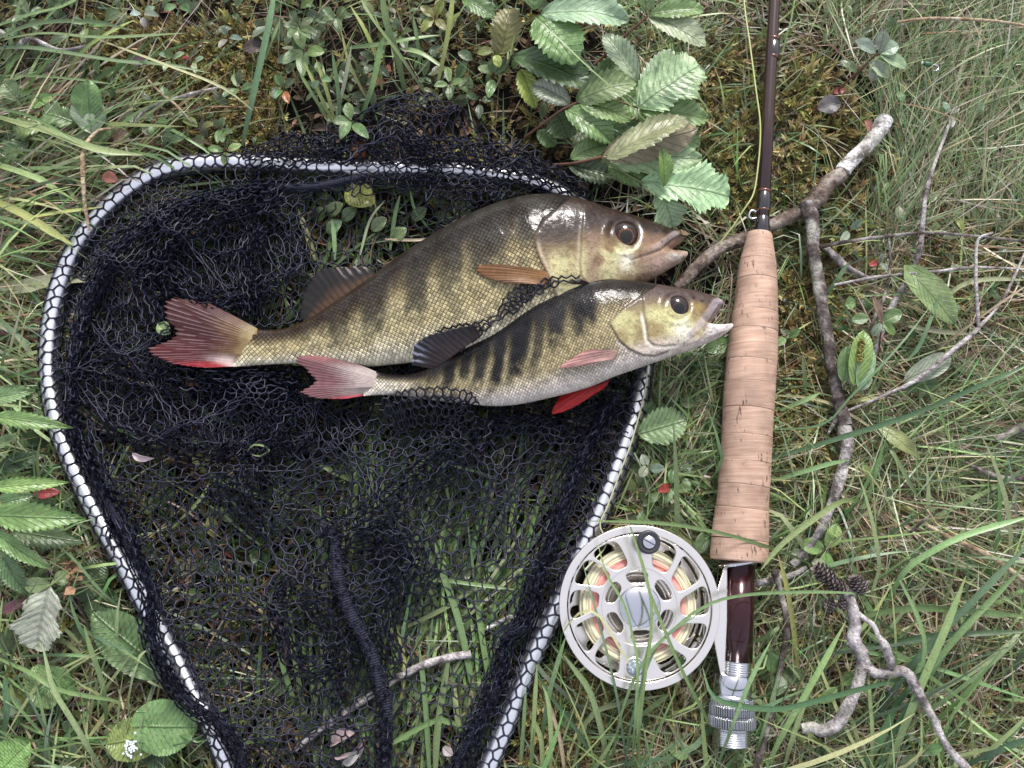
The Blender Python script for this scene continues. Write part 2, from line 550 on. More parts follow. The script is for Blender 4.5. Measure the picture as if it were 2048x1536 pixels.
# ------------------------------------------------------------------ the two perch
def fish_skin():
    m, nt, b = new_mat('perch_skin', rough=.42, spec=.15, coat=.14, coat_rough=.14)
    at = attr(nt)
    uv = nd(nt, 'SeparateXYZ', {0: nd(nt, 'UVMap').outputs[0]})
    wob = geo_noise(nt, 90, 2)
    u = mth(nt, 'ADD', uv.outputs[0], mth(nt, 'MULTIPLY', wob, .7))
    v = mth(nt, 'ADD', uv.outputs[1], mth(nt, 'MULTIPLY', geo_noise(nt, 70, 2), .7))
    p, q = mth(nt, 'ADD', u, mth(nt, 'MULTIPLY', v, .8)), mth(nt, 'SUBTRACT', u, mth(nt, 'MULTIPLY', v, .8))
    fa = mth(nt, 'ABSOLUTE', mth(nt, 'SUBTRACT', mth(nt, 'FRACT', p), .5))
    fb = mth(nt, 'ABSOLUTE', mth(nt, 'SUBTRACT', mth(nt, 'FRACT', q), .5))
    edge = nd(nt, 'MapRange', {0: mth(nt, 'MAXIMUM', fa, fb), 1: .33, 2: .49, 3: 0.0, 4: 1.0}).outputs[0]
    cell = nd(nt, 'CombineXYZ', {0: mth(nt, 'FLOOR', p), 1: mth(nt, 'FLOOR', q)}).outputs[0]
    rnd = nd(nt, 'TexWhiteNoise', {0: cell}, noise_dimensions='2D').outputs[0]
    mask = at.outputs['Alpha']
    k = nd(nt, 'MapRange', {0: rnd, 3: .66, 4: 1.42}).outputs[0]
    k = mth(nt, 'ADD', mth(nt, 'MULTIPLY', mth(nt, 'SUBTRACT', k, 1.0), mask), 1.0)
    col = mixc(nt, 1.0, at.outputs[0], k, 'MULTIPLY')
    ev = nd(nt, 'MapRange', {0: geo_noise(nt, 130, 3), 1: .3, 2: .7, 3: .22, 4: .78}).outputs[0]
    dk = mth(nt, 'SUBTRACT', 1.0, mth(nt, 'MULTIPLY', mth(nt, 'MULTIPLY', edge, mask), ev))
    col = mixc(nt, 1.0, col, dk, 'MULTIPLY')
    fine = geo_noise(nt, 1500, 3, .7)
    col = mixc(nt, 1.0, col, nd(nt, 'MapRange', {0: fine, 1: .3, 2: .7, 3: .72, 4: 1.25}).outputs[0], 'MULTIPLY')
    nt.links.new(col, b.inputs['Base Color'])
    # shimmer: each scale tilts a little its own way
    dome = mth(nt, 'MULTIPLY', mth(nt, 'SUBTRACT', 1.0, edge), mask)
    tilt = mth(nt, 'MULTIPLY', mth(nt, 'MULTIPLY', mth(nt, 'SUBTRACT', mth(nt, 'FRACT', p), .5), rnd), mask)
    h = mth(nt, 'ADD', mth(nt, 'ADD', mth(nt, 'MULTIPLY', dome, .7), tilt), mth(nt, 'MULTIPLY', geo_noise(nt, 420, 4, .65), 1.1))
    bump(nt, b, h, .00055, .85)
    nt.links.new(mth(nt, 'ADD', .26, mth(nt, 'MULTIPLY', geo_noise(nt, 200, 3), .3)), b.inputs['Roughness'])
    nt.links.new(mth(nt, 'MULTIPLY', mask, .22), b.inputs['Metallic'])
    wet = nd(nt, 'MapRange', {0: geo_noise(nt, 95, 4, .65), 1: .38, 2: .64, 3: .10, 4: .55}).outputs[0]
    nt.links.new(wet, b.inputs['Coat Weight'])
    cn = nd(nt, 'Bump', {'Height': geo_noise(nt, 120, 4, .6), 'Distance': .0016, 'Strength': .32})
    nt.links.new(cn.outputs[0], b.inputs['Coat Normal'])
    return m


M_skin = fish_skin()
M_fin = vcol_mat('fin_membrane', rough=.4, trans=.10, spec=.22, nscale=400, namp=.22, coat=.05)
M_eye, nt, b = new_mat('fish_eye', rough=.10, spec=.35, coat=.25, coat_rough=.03)
nt.links.new(attr(nt).outputs[0], b.inputs['Base Color'])


def zof(bv, x, y):
    """Height (mm) of a fish's flank at a photo pixel."""
    w = W(x, y, .036)
    h = bv.ray_cast(Vector((w[0], w[1], .3)), Vector((0, 0, -1)))[0]
    return h.z / MM if h is not None else 20.0


def lerp3(a, b, t):
    t = np.asarray(t)[..., None]
    return np.asarray(a) * (1 - t) + np.asarray(b) * t


def body(ST_, END, T_fn, zmid_fn, ns, ext, npt, npb):
    """One closed skin: rings from the tail root to the gape. Returns V, F and the per-vertex (s, q, top)."""
    S = spline(ST_, ns)
    ec = spline(END, 60)
    phi = np.concatenate([np.linspace(0, math.pi, npt, endpoint=False), np.linspace(math.pi, 2 * math.pi, npb, endpoint=False)])
    q = (1 - np.cos(phi)) / 2
    sec = S[:, None, 0] * (1 - q[None, :, None]) + S[:, None, 1] * q[None, :, None]
    eq = np.stack([np.interp(q, np.linspace(0, 1, 60), ec[:, k]) for k in (0, 1)], -1)
    f = (np.arange(1, ext + 1) / ext)[:, None, None]
    last, prev = sec[-1], sec[-1] - sec[-5]
    full = np.concatenate([sec, last * (1 - f) + eq * f])
    n = len(full)
    mid = full[:, npt // 2]
    ln = np.concatenate([[0], np.cumsum(np.linalg.norm(np.diff(mid, axis=0), axis=1))])
    s = ln / ln[-1]
    T, zm = T_fn(s), zmid_fn(s)
    zz = np.sign(np.sin(phi)) * np.abs(np.sin(phi)) ** .86
    P = W(full[..., 0], full[..., 1], zm[:, None] * MM)
    P[..., 2] += T[:, None] * zz[None] * MM
    m_ = len(phi)
    F = gridF(n, m_, True)
    # end face: top row to bottom row
    base = (n - 1) * m_
    top = np.arange(0, npt + 1)
    bot = [(m_ - round(t * npb / npt)) % m_ if t < npt else npt for t in top]
    E = [(base + top[i], base + top[i + 1], base + bot[i + 1], base + bot[i]) for i in range(npt) if len({top[i], top[i + 1], bot[i], bot[i + 1]}) == 4]
    tail = [(top[i + 1], top[i], bot[i], bot[i + 1]) for i in range(npt) if len({top[i], top[i + 1], bot[i], bot[i + 1]}) == 4]
    F = np.concatenate([F, np.array(E), np.array(tail)])
    return P, F, np.broadcast_to(s[:, None], P.shape[:2]), np.broadcast_to(q[None], P.shape[:2]), ln, full


def fin(name, parent, base, outer, zb, zo, nr, colf, mat, label=None, jag=.05, curl=0.0, nu=22, thick=.35, ridge=.22):
    """A fin with real rays: base and outer outlines, rays as ridges, the edge uneven between rays, and a skin on both faces."""
    nv = nr * 5
    bp, op = spline(base, nv), spline(outer, nv)
    a = np.linspace(0, 1, nu)[:, None]
    v = np.linspace(0, 1, nv)[None]
    rw = .5 + .5 * np.cos(v * nr * 2 * math.pi + 1.5 * np.sin(a * 2.2 + v * 9))
    rnd = np.random.default_rng(len(name) + nr).random(nr + 2)
    jg = 1 - jag * (1 - rw[-1:] ** .6) - jag * 1.4 * np.interp(v * nr, np.arange(nr + 2), rnd)
    t = a * jg
    xy = bp[None] * (1 - t[..., None]) + op[None] * t[..., None]
    zbv = np.interp(v[0], np.linspace(0, 1, np.size(zb)), np.atleast_1d(zb))[None]
    zov = np.interp(v[0], np.linspace(0, 1, np.size(zo)), np.atleast_1d(zo))[None]
    z = zbv * (1 - t) + zov * t + curl * np.sin(t * math.pi) + ridge * rw * (.3 + .7 * t) + .5 * np.sin(v * 7 + a * 2) * t
    th = thick * (1 - .75 * t)
    Pt = W(xy[..., 0], xy[..., 1], zbv * MM)
    Pt[..., 2] = z * MM
    Pb = Pt.copy()
    Pb[..., 2] -= th * MM
    V = np.concatenate([Pt.reshape(-1, 3), Pb.reshape(-1, 3)])
    F = gridF(nu, nv)
    N0 = nu * nv
    idx = np.arange(N0).reshape(nu, nv)
    loop = np.concatenate([idx[0, :], idx[1:, -1], idx[-1, -2::-1], idx[-2:0, 0]])
    ln = np.roll(loop, -1)
    side = np.stack([loop, loop + N0, ln + N0, ln], 1)
    c = colf(a + 0 * v, v + 0 * a, rw + 0 * a).reshape(-1, 3)
    return obj(name, V, [F, F[:, ::-1] + N0, side], mat, parent, np.concatenate([c, c]), label=label)


def eye(name, parent, cx, cy, r, zc, hgt, cols):
    """Domed eye: dark pupil, thin amber ring, brown iris, pale rim."""
    n, k = 18, 40
    rr = np.sin(np.linspace(0, math.pi / 2, n))
    zz = np.cos(np.linspace(0, math.pi / 2, n))
    a = np.arange(k) * 2 * math.pi / k
    c0 = W(cx, cy, zc * MM)
    R = r * PX * .95
    V = np.stack([c0[0] + R * rr[:, None] * np.cos(a), c0[1] + R * rr[:, None] * np.sin(a), (zc + hgt * zz[:, None] - .8) * MM + 0 * a], -1)
    V[..., 1] += 0
    # the iris and pupil look a little down and forward
    dx, dy = rr[:, None] * np.cos(a) - .06, rr[:, None] * np.sin(a) + .30
    d = np.hypot(dx, dy)
    pup, ring, iris, rim = cols
    c = np.empty(V.shape)
    c[:] = iris
    c[d < .55] = ring
    c[d < .47] = pup
    c[(rr[:, None] + 0 * a) > .955] = rim
    return obj(name, V.reshape(-1, 3), gridF(n, k, True)[:, ::-1], M_eye, parent, c.reshape(-1, 3))


def skin_noise(X, Y, seed):
    return fbm(X / 14, Y / 14, seed, 3), fbm(X / 45, Y / 45, seed + 7, 3)


def paint_body(X, Y, s, q, bars, opx, head, seed, dorsal, flank, belly, bar_c, gold):
    n1, n2 = skin_noise(X, Y, seed)
    qq = q + .10 * (n2 - .5)
    c = lerp3(dorsal, flank, sm(.13, .56, qq))
    c = lerp3(c, belly, sm(.66, .97, qq))
    c = lerp3(c, gold, .6 * sm(.3, .55, qq) * (1 - sm(.6, .9, qq)) * n2)
    for sc, w, qm, st, sl in bars:
        d = (s + sl * (q - .3) + .018 * (n2 - .5) - sc) / (w * (1 - .35 * q))
        c = lerp3(c, bar_c, np.clip(st * np.exp(-d ** 6) * (1 - sm(qm - .25, qm + .05, q + .3 * (n1 - .5))), 0, 1))
    c = c * (.82 + .36 * n1)[..., None]
    return c


def plate_edge(X, Y, line, front):
    """0 at a gill-cover edge, growing ahead of it (front: sign of the side that lies ahead)."""
    d, sd, al = pdist(X, Y, line)
    return np.where(sd == front, d, -d), al


# ---- larger perch
def build_big():
    zb = 13.0
    T = lambda s: np.interp(s, [0, .015, .035, .08, .2, .35, .55, .7, .82, .92, .97, 1], [.7, 1.9, 3.2, 3.9, 6.6, 11.5, 15.8, 16.6, 15.4, 11.5, 8.0, 3.6])
    zm = lambda s: 15.5 + .72 * np.maximum(T(s), 3.9 * (s < .1)) + np.interp(s, [0, .15, 1], [4, 2, 0])
    P, F, s, q, ln, full = body(BIG, BIG_END, T, zm, 430, 30, 110, 22)
    root = thing('perch', 'larger perch with faint bars, lying upper in the net, orange pectoral fin on its flank', 'fish', W(900, 580, .012), 'two perch laid on the landing net')
    X, Y = PJ(P)
    top = np.broadcast_to((np.arange(P.shape[1]) <= 110)[None], s.shape)
    OP = [(1120, 412), (1088, 440), (1070, 470), (1072, 497), (1078, 515), (1090, 538), (1100, 560), (1112, 590), (1150, 625)]
    PRE = [(1166, 438), (1163, 470), (1162, 500), (1160, 530), (1163, 553), (1180, 572), (1215, 580)]
    dop, aop = plate_edge(X, Y, OP, -1)
    dpre, apre = plate_edge(X, Y, PRE, -1)
    n1, n2 = skin_noise(X, Y, 40)
    dorsal, flank, belly = (.010, .0065, .005), (.29, .24, .12), (.52, .485, .35)
    bars = [(.705, .045, .55, .85, .10), (.60, .048, .62, .85, .10), (.515, .034, .64, .7, .10), (.44, .036, .70, .85, .10), (.335, .036, .72, .85, .08), (.245, .03, .78, .65, .05), (.16, .018, .6, .35, .03)]
    c = paint_body(X, Y, s, q, bars, OP, None, 40, dorsal, flank, belly, (.022, .020, .016), (.40, .37, .22))
    c = lerp3(c, (.04, .022, .011), .5 * (1 - sm(.15, .5, s)) * (1 - sm(.2, .55, q)))
    # head: bare skin ahead of the gill cover
    hd = sm(-4, 4, dop) * sm(1050, 1075, X)
    hc = lerp3((.022, .013, .009), (.19, .13, .062), sm(.28, .62, q + .3 * (n2 - .5)))
    hc = lerp3(hc, (.44, .41, .215), .9 * sm(.46, .62, q) * (1 - sm(.80, .98, q)) * sm(.30, .55, fbm(X / 26, Y / 26, 55)))
    hc = lerp3(hc, (.20, .12, .082), .9 * sm(1255, 1300, X) * sm(.25, .5, q))           # jaws, bare flesh tone
    hc = lerp3(hc, (.38, .27, .21), sm(1270, 1330, X) * sm(.62, .85, q))
    pb = np.exp(-((X - 1252) / 16) ** 2 - ((Y - 523) / 20) ** 2)
    hc = lerp3(hc, (.62, .58, .42), np.clip(1.3 * pb, 0, 1))
    hc = lerp3(hc, (.20, .13, .085), np.clip(np.exp(-((X - 1187) / 16) ** 2) * sm(.35, .5, q), 0, .75))
    dm, sdm, _ = pdist(X, Y, [(1258, 518), (1285, 506), (1315, 492), (1345, 470), (1358, 462)])
    hc = lerp3(hc, (.42, .36, .34), .45 * (1 - sm(3, 8, dm)) * sm(1290, 1320, X))
    dj, _, _ = pdist(X, Y, [(1250, 512), (1262, 520), (1285, 512), (1320, 500), (1345, 480)])
    hc = lerp3(hc, (.08, .05, .04), .7 * (1 - sm(1.0, 3.2, dj)))
    hc = lerp3(hc, (.6, .58, .5), np.clip(np.exp(-((X - 1351) / 13) ** 2 - ((Y - 513) / 6) ** 2), 0, .8))
    for e in ((1292, 451), (1312, 462)):
        hc = lerp3(hc, (.01, .008, .01), np.clip(1.4 * np.exp(-((X - e[0]) / 3.2) ** 2 - ((Y - e[1]) / 2.4) ** 2), 0, 1))
    hc = lerp3(hc, (.05, .035, .03), .5 * sm(.55, .75, fbm(X / 5, Y / 5, 61)) * (1 - sm(.2, .4, q)))
    hc = lerp3(hc, (.62, .60, .50), np.clip(1.2 * np.exp(-((X - 1256) / 4.5) ** 2 - ((Y - 521) / 9) ** 2), 0, 1))
    fn_ = fbm(X / 3.2, Y / 4.5, 66, 2)
    hc *= ((.8 + .4 * n1) * (.80 + .40 * fn_))[..., None]
    hc = lerp3(hc, (.06, .05, .03), .45 * sm(.60, .72, fbm(X / 7, Y / 4, 67)) * sm(.3, .5, q))
    c = lerp3(c, hc, hd)
    c = lerp3(c, (.09, .06, .03), .75 * np.exp(-(dop / 3.0) ** 2) * sm(440, 480, Y))
    c = lerp3(c, (.50, .42, .30), .5 * np.exp(-((dop - 6) / 4.0) ** 2) * sm(470, 500, Y))
    c = lerp3(c, (.12, .08, .05), .6 * np.exp(-(dpre / 2.6) ** 2) * sm(430, 455, Y))
    c = lerp3(c, (.46, .40, .30), .35 * np.exp(-((dpre + 5) / 2.0) ** 2) * sm(440, 480, Y))
    # relief (mm)
    h = .9 * np.exp(-np.clip(dop, 0, None) / 60) * sm(-1.5, 1.5, dop) * sm(1040, 1080, X)
    h += .45 * sm(-2, 2, dpre) * np.exp(-np.clip(dpre, 0, None) / 40) * (X > 1140)
    h += -.6 * np.exp(-((np.hypot(X - 1249, Y - 469) - 30) / 5.0) ** 2) + .5 * np.exp(-((np.hypot(X - 1249, Y - 469) - 40) / 6.0) ** 2)
    h += .3 * (1 - sm(4, 9, dm)) * sm(1270, 1300, X) - .5 * np.exp(-(dj / 3) ** 2)
    h += .5 * (n2 - .5) * hd + .25 * (fbm(X / 9, Y / 9, 71) - .5) * (1 - sm(.3, .5, q))
    P = P.copy()
    P[..., 2] += h * MM * top * sm(0, .12, q) * (1 - sm(.93, 1, q))
    mask = (1 - hd) * sm(.03, .16, q) * (1 - .45 * sm(.85, 1, q))
    wid = np.linalg.norm(full[:, 0] - full[:, 110], axis=1)
    uv = np.stack([np.broadcast_to((ln / 10.0)[:, None], s.shape), (q - .5) * wid[:, None] / 8.0], -1)
    col = np.concatenate([c, mask[..., None]], -1)
    o = obj('body', P.reshape(-1, 3), F, M_skin, root, col.reshape(-1, 4), uv.reshape(-1, 2))
    bvh = BVHTree.FromPolygons([Vector(v) for v in P.reshape(-1, 3)], F.tolist())

    def tail(a, v, r):
        cc = lerp3((.25, .19, .09), (.10, .055, .025), sm(.04, .26, a))
        cc = lerp3(cc, (.045, .014, .013), sm(.3, .65, a + .2 * v))
        cc = lerp3(cc, (.085, .018, .018), sm(.35, .7, v) * sm(.3, .75, a))
        cc = lerp3(cc, (.30, .008, .014), sm(.74, .88, v) * sm(.2, .5, a))
        cc = lerp3(cc, (.62, .50, .46), .75 * sm(.62, .8, v) * (1 - sm(.35, .62, a)) * sm(.16, .3, a))
        cc = lerp3(cc, (.40, .29, .31), .35 * (r > .95) * sm(.15, .4, a))
        return lerp3(cc, (.03, .012, .012), .6 * (1 - sm(.1, .4, r)) * sm(.2, .6, a))
    fin('tail_fin', root, [(515, 657), (512, 680), (508, 708), (500, 733)],
        [(411, 600), (340, 590), (320, 602), (325, 632), (342, 662), (330, 678), (300, 690), (286, 702), (310, 716), (358, 732), (420, 740)], [zof(bvh, *p) - .5 for p in ((513, 662), (512, 680), (508, 708), (502, 728))], [19, 23, 22, 24], 30, tail, M_fin, jag=.04, curl=1.5)

    def dors(a, v, r):
        cc = lerp3((.065, .035, .018), (.012, .011, .010), sm(.1, .55, a))
        cc = lerp3(cc, (.34, .28, .26), .55 * (r > .8) * sm(.4, .9, a) * (v < .35))
        return lerp3(cc, (.01, .009, .01), .6 * (1 - sm(.1, .45, r)))
    fin('second_dorsal_fin', root, [(752, 552), (715, 578), (680, 600), (650, 622), (618, 642)], [(742, 532), (690, 527), (634, 530), (603, 575), (596, 636)], [26, 25, 24, 22, 20], [24, 21, 18, 17, 18], 13, dors, M_fin, jag=.05)
    fin('first_dorsal_fin', root, [(1010, 408), (940, 436), (880, 468), (830, 497), (775, 534)], [(985, 402), (920, 428), (862, 462), (812, 496), (752, 528)], [32, 31, 30, 29, 26], [28, 27, 26, 24, 22], 13,
        lambda a, v, r: lerp3((.05, .03, .024), (.16, .11, .10), .6 * r * a), M_fin, jag=.15)

    def pect(a, v, r):
        cc = lerp3((.22, .115, .045), (.12, .055, .024), sm(.1, .9, a) * (1 - .6 * v))
        cc = lerp3(cc, (.34, .2, .14), .4 * sm(.6, .95, v))
        return cc * (.62 + .5 * r)[..., None]
    fin('pectoral_fin', root, [(1093, 543), (1099, 555), (1094, 572)], [(990, 529), (955, 531), (948, 538), (960, 553), (1012, 570)], [zof(bvh, *p) + .4 for p in ((1093, 543), (1099, 555), (1094, 572))], [zof(bvh, *p) + 1.6 for p in ((990, 529), (955, 531), (948, 538), (960, 553), (1012, 570))], 10, pect, M_fin, curl=2.4, jag=.03)

    def anal(a, v, r):
        return lerp3((.20, .08, .03), (.06, .035, .025), a) * (.6 + .5 * r)[..., None]
    fin('anal_fin', root, [(905, 705), (860, 714), (800, 726)], [(875, 650), (842, 672), (790, 722)], [27, 26, 24], [30, 27, 22], 10, anal, M_fin, jag=.06)
    zc = bvh.ray_cast(Vector((*W(1249, 469, .03)[:2], .2)), Vector((0, 0, -1)))[0].z / MM
    eye('eye', root, 1249, 469, 28.5, zc - .8, 5.0, [(.012, .012, .008), (.15, .045, .011), (.014, .007, .007), (.17, .14, .11)])
    return bvh


def build_small():
    T = lambda s: np.interp(s, [0, .015, .035, .08, .2, .35, .55, .7, .82, .92, .97, 1], [.5, 1.5, 2.5, 3.0, 4.8, 8.2, 11.2, 12.2, 11.8, 9.5, 6.5, 2.8])
    zm = lambda s: 23 + .6 * np.maximum(T(s), 3.0 * (s < .1)) + np.interp(s, [0, .2, .5, 1], [-1, 0, 5, 5])
    P, F, s, q, ln, full = body(SMALL, SMALL_END, T, zm, 400, 30, 100, 20)
    root = thing('perch', 'smaller perch with bold dark bars and red pelvic fin, mouth open beside the cork grip', 'fish', W(1100, 700, .018), 'two perch laid on the landing net')
    X, Y = PJ(P)
    top = np.broadcast_to((np.arange(P.shape[1]) <= 100)[None], s.shape)
    OP = [(1275, 598), (1250, 615), (1232, 632), (1219, 647), (1228, 662), (1238, 680), (1258, 698), (1285, 710), (1310, 712), (1335, 703)]
    PRE = [(1286, 606), (1288, 630), (1293, 655), (1296, 680), (1306, 690), (1330, 692), (1350, 690)]
    dop, _ = plate_edge(X, Y, OP, -1)
    dpre, _ = plate_edge(X, Y, PRE, -1)
    n1, n2 = skin_noise(X, Y, 80)
    bars = [(.655, .042, .58, 1, .12), (.578, .034, .60, .98, .13), (.528, .02, .76, .8, .16), (.468, .038, .80, 1, .14), (.405, .024, .90, .98, .13), (.352, .024, .80, .95, .12), (.305, .018, .66, .9, .12), (.255, .022, .76, .95, .1), (.20, .012, .6, .5, .08), (.14, .012, .5, .35, .05)]
    c = paint_body(X, Y, s, q, bars, OP, None, 80, (.008, .0055, .005), (.27, .225, .12), (.52, .47, .41), (.007, .007, .008), (.36, .32, .18))
    c = lerp3(c, (.62, .58, .48), .7 * (1 - sm(.05, .2, s)) * sm(.25, .5, q))
    hd = sm(-4, 4, dop) * sm(1205, 1222, X)
    hc = lerp3((.055, .036, .032), (.24, .19, .09), sm(.22, .5, q + .2 * (n2 - .5)))
    hc = lerp3(hc, (.46, .45, .22), .8 * sm(.34, .5, q) * (1 - sm(.72, .9, q)) * sm(.3, .6, n2))
    hc = lerp3(hc, (.58, .50, .42), sm(.72, .9, q))
    hc = lerp3(hc, (.22, .15, .055), np.clip(1.1 * np.exp(-((X - 1393) / 20) ** 2 - ((Y - 616) / 12) ** 2), 0, .9))
    hc = lerp3(hc, (.34, .25, .10), np.clip(1.1 * np.exp(-((X - 1394) / 10) ** 2 - ((Y - 664) / 11) ** 2), 0, .9))
    hc = lerp3(hc, (.64, .62, .48), np.clip(1.3 * np.exp(-((X - 1365) / 18) ** 2 - ((Y - 662) / 17) ** 2), 0, .95))
    dm, _, _ = pdist(X, Y, [(1380, 668), (1398, 652), (1415, 630), (1432, 605), (1440, 601)])
    hc = lerp3(hc, (.38, .33, .34), .6 * (1 - sm(4, 11, dm)))
    dl, _, _ = pdist(X, Y, [(1408, 662), (1421, 642), (1434, 620), (1440, 610)])
    hc = lerp3(hc, (.16, .11, .1), .8 * np.exp(-(dl / 2.2) ** 2))
    hc = lerp3(hc, (.62, .56, .52), sm(1405, 1425, X) * sm(640, 650, Y))
    for e in ((1386, 596), (1404, 602)):
        hc = lerp3(hc, (.01, .008, .01), np.clip(1.4 * np.exp(-((X - e[0]) / 3.0) ** 2 - ((Y - e[1]) / 2.2) ** 2), 0, 1))
    fn_ = fbm(X / 3.0, Y / 4.0, 166, 2)
    hc *= ((.82 + .36 * n1) * (.82 + .36 * fn_))[..., None]
    hc = lerp3(hc, (.07, .06, .03), .4 * sm(.60, .72, fbm(X / 6, Y / 4, 167)) * sm(.3, .5, q))
    c = lerp3(c, hc, hd)
    c = lerp3(c, (.08, .055, .03), .75 * np.exp(-(dop / 2.6) ** 2))
    c = lerp3(c, (.66, .60, .52), .8 * np.exp(-((dop + 6) / 3.0) ** 2) * sm(670, 695, Y))
    c = lerp3(c, (.10, .07, .04), .6 * np.exp(-(dpre / 2.4) ** 2))
    c = lerp3(c, (.70, .66, .54), .85 * np.exp(-((dpre + 5) / 3.2) ** 2) * sm(620, 640, Y))
    h = .75 * np.exp(-np.clip(dop, 0, None) / 50) * sm(-1.5, 1.5, dop) * sm(1200, 1225, X)
    h += .4 * sm(-2, 2, dpre) * np.exp(-np.clip(dpre, 0, None) / 40) * (X > 1270)
    rr = np.hypot(X - 1355, Y - 613)
    h += -.5 * np.exp(-((rr - 26) / 4.0) ** 2) + .45 * np.exp(-((rr - 34) / 5.0) ** 2)
    h += .35 * (1 - sm(5, 10, dm)) - .4 * np.exp(-(dl / 2.5) ** 2) + .4 * (n2 - .5) * hd
    P = P.copy()
    P[..., 2] += h * MM * top * sm(0, .12, q) * (1 - sm(.93, 1, q))
    mask = (1 - hd) * sm(.03, .16, q) * (1 - .6 * sm(.8, 1, q)) * .85
    wid = np.linalg.norm(full[:, 0] - full[:, 100], axis=1)
    uv = np.stack([np.broadcast_to((ln / 7.4)[:, None], s.shape), (q - .5) * wid[:, None] / 6.2], -1)
    obj('body', P.reshape(-1, 3), F, M_skin, root, np.concatenate([c, mask[..., None]], -1).reshape(-1, 4), uv.reshape(-1, 2))
    bvh = BVHTree.FromPolygons([Vector(v) for v in P.reshape(-1, 3)], F.tolist())

    def tail(a, v, r):
        cc = lerp3((.36, .30, .27), (.15, .07, .074), sm(.2, .75, a))
        cc = lerp3(cc, (.42, .04, .06), sm(.86, .96, v) * sm(.1, .4, a))
        cc = lerp3(cc, (.40, .12, .14), .6 * sm(.6, 1, a) * (1 - sm(.2, .4, v)))
        return lerp3(cc, (.06, .028, .03), .75 * (1 - sm(.08, .4, r)) * sm(.15, .55, a))
    fin('tail_fin', root, [(752, 743), (756, 757), (756, 773), (752, 789)], [(690, 718), (640, 710), (584, 713), (608, 740), (630, 760), (618, 772), (598, 785), (633, 799), (690, 803)], [zof(bvh, *p) - .5 for p in ((752, 747), (756, 757), (756, 773), (752, 786))], [24, 27, 26, 26], 27, tail, M_fin, jag=.04, curl=1.2)

    def dors(a, v, r):
        cc = lerp3((.05, .034, .03), (.026, .024, .028), a)
        cc = lerp3(cc, (.32, .33, .42), .8 * (r > .75) * sm(.35, .9, a) * sm(.55, .9, v))
        return lerp3(cc, (.008, .008, .01), .6 * (1 - sm(.1, .45, r)))
    fin('second_dorsal_fin', root, [(962, 671), (930, 694), (895, 720), (868, 738)], [(950, 656), (885, 666), (832, 692), (823, 735)], [42, 41, 38, 34], [48, 47, 45, 40], 13, dors, M_fin, jag=.05)
    fin('first_dorsal_fin', root, [(1180, 566), (1110, 585), (1050, 616), (1000, 650), (972, 668)], [(1160, 561), (1092, 580), (1030, 614), (985, 648), (962, 664)], [41, 40, 39, 37, 35], [43, 42, 41, 39, 36], 13,
        lambda a, v, r: lerp3((.05, .032, .026), (.12, .08, .07), .6 * r * a), M_fin, jag=.12)

    def pect(a, v, r):
        cc = lerp3((.34, .23, .19), (.38, .20, .19), a)
        return lerp3(cc, (.20, .07, .06), .6 * (1 - sm(.1, .5, r)))
    fin('pectoral_fin', root, [(1232, 699), (1235, 707), (1229, 718)], [(1165, 704), (1122, 730), (1117, 736), (1135, 736), (1185, 729)], [zof(bvh, *p) + .4 for p in ((1232, 699), (1235, 707), (1229, 718))], [zof(bvh, *p) + 1.5 for p in ((1165, 704), (1122, 730), (1117, 736), (1135, 736), (1185, 729))], 8, pect, M_fin, curl=1.8, jag=.02)

    def pelv(a, v, r):
        cc = lerp3((.30, .025, .022), (.42, .020, .02), a)
        return cc * (.7 + .4 * r)[..., None]
    fin('pelvic_fin', root, [(1180, 772), (1200, 768), (1221, 758)], [(1118, 793), (1102, 822), (1108, 827), (1145, 815), (1210, 775)], [27, 27, 27], [24, 25, 25], 8, pelv, M_fin, jag=.02, curl=.8)
    zc = bvh.ray_cast(Vector((*W(1355, 613, .035)[:2], .2)), Vector((0, 0, -1)))[0].z / MM
    eye('eye', root, 1355, 613, 23, zc - .8, 4.2, [(.010, .010, .012), (.05, .03, .015), (.016, .010, .012), (.20, .18, .15)])
    return bvh


BVH_BIG = build_big()
BVH_SMALL = build_small()
# ------------------------------------------------------------------ the landing net
M_alu, nt, b = new_mat('bare_aluminium', (.80, .81, .83), rough=.30, metal=1.0)
bump(nt, b, geo_noise(nt, 900, 3), .00012, .6)
nt.links.new(mth(nt, 'ADD', .22, mth(nt, 'MULTIPLY', geo_noise(nt, 150, 3), .2)), b.inputs['Roughness'])
M_thread = vcol_mat('net_thread', rough=.5, spec=.45)
M_rope, nt, b = new_mat('net_rope', (.012, .013, .030), rough=.75, spec=.35)
uvn = nd(nt, 'SeparateXYZ', {0: nd(nt, 'UVMap').outputs[0]})
rib = mth(nt, 'SINE', mth(nt, 'ADD', mth(nt, 'MULTIPLY', uvn.outputs[0], 52.0), mth(nt, 'MULTIPLY', uvn.outputs[1], 6.283)))
hh = mth(nt, 'ADD', mth(nt, 'MULTIPLY', rib, .5), mth(nt, 'MULTIPLY', geo_noise(nt, 1600, 3, .7), 1.6))
bump(nt, b, hh, .0007, 1.0)
nt.links.new(mixc(nt, nd(nt, 'MapRange', {0: hh, 1: .2, 2: 1.6}).outputs[0], (.006, .007, .016), (.03, .032, .062)), b.inputs['Base Color'])
M_wood, nt, b = new_mat('brown_wood', rough=.4, coat=.3)
nt.links.new(ramp(nt, geo_noise(nt, 160, 4), [(.3, (.17, .06, .015)), (.7, (.34, .13, .035))]), b.inputs['Base Color'])

net = thing('landing_net', 'open landing net with silver tube hoop and black knotless mesh bag under the fish', 'landing net', W(690, 900, .005))

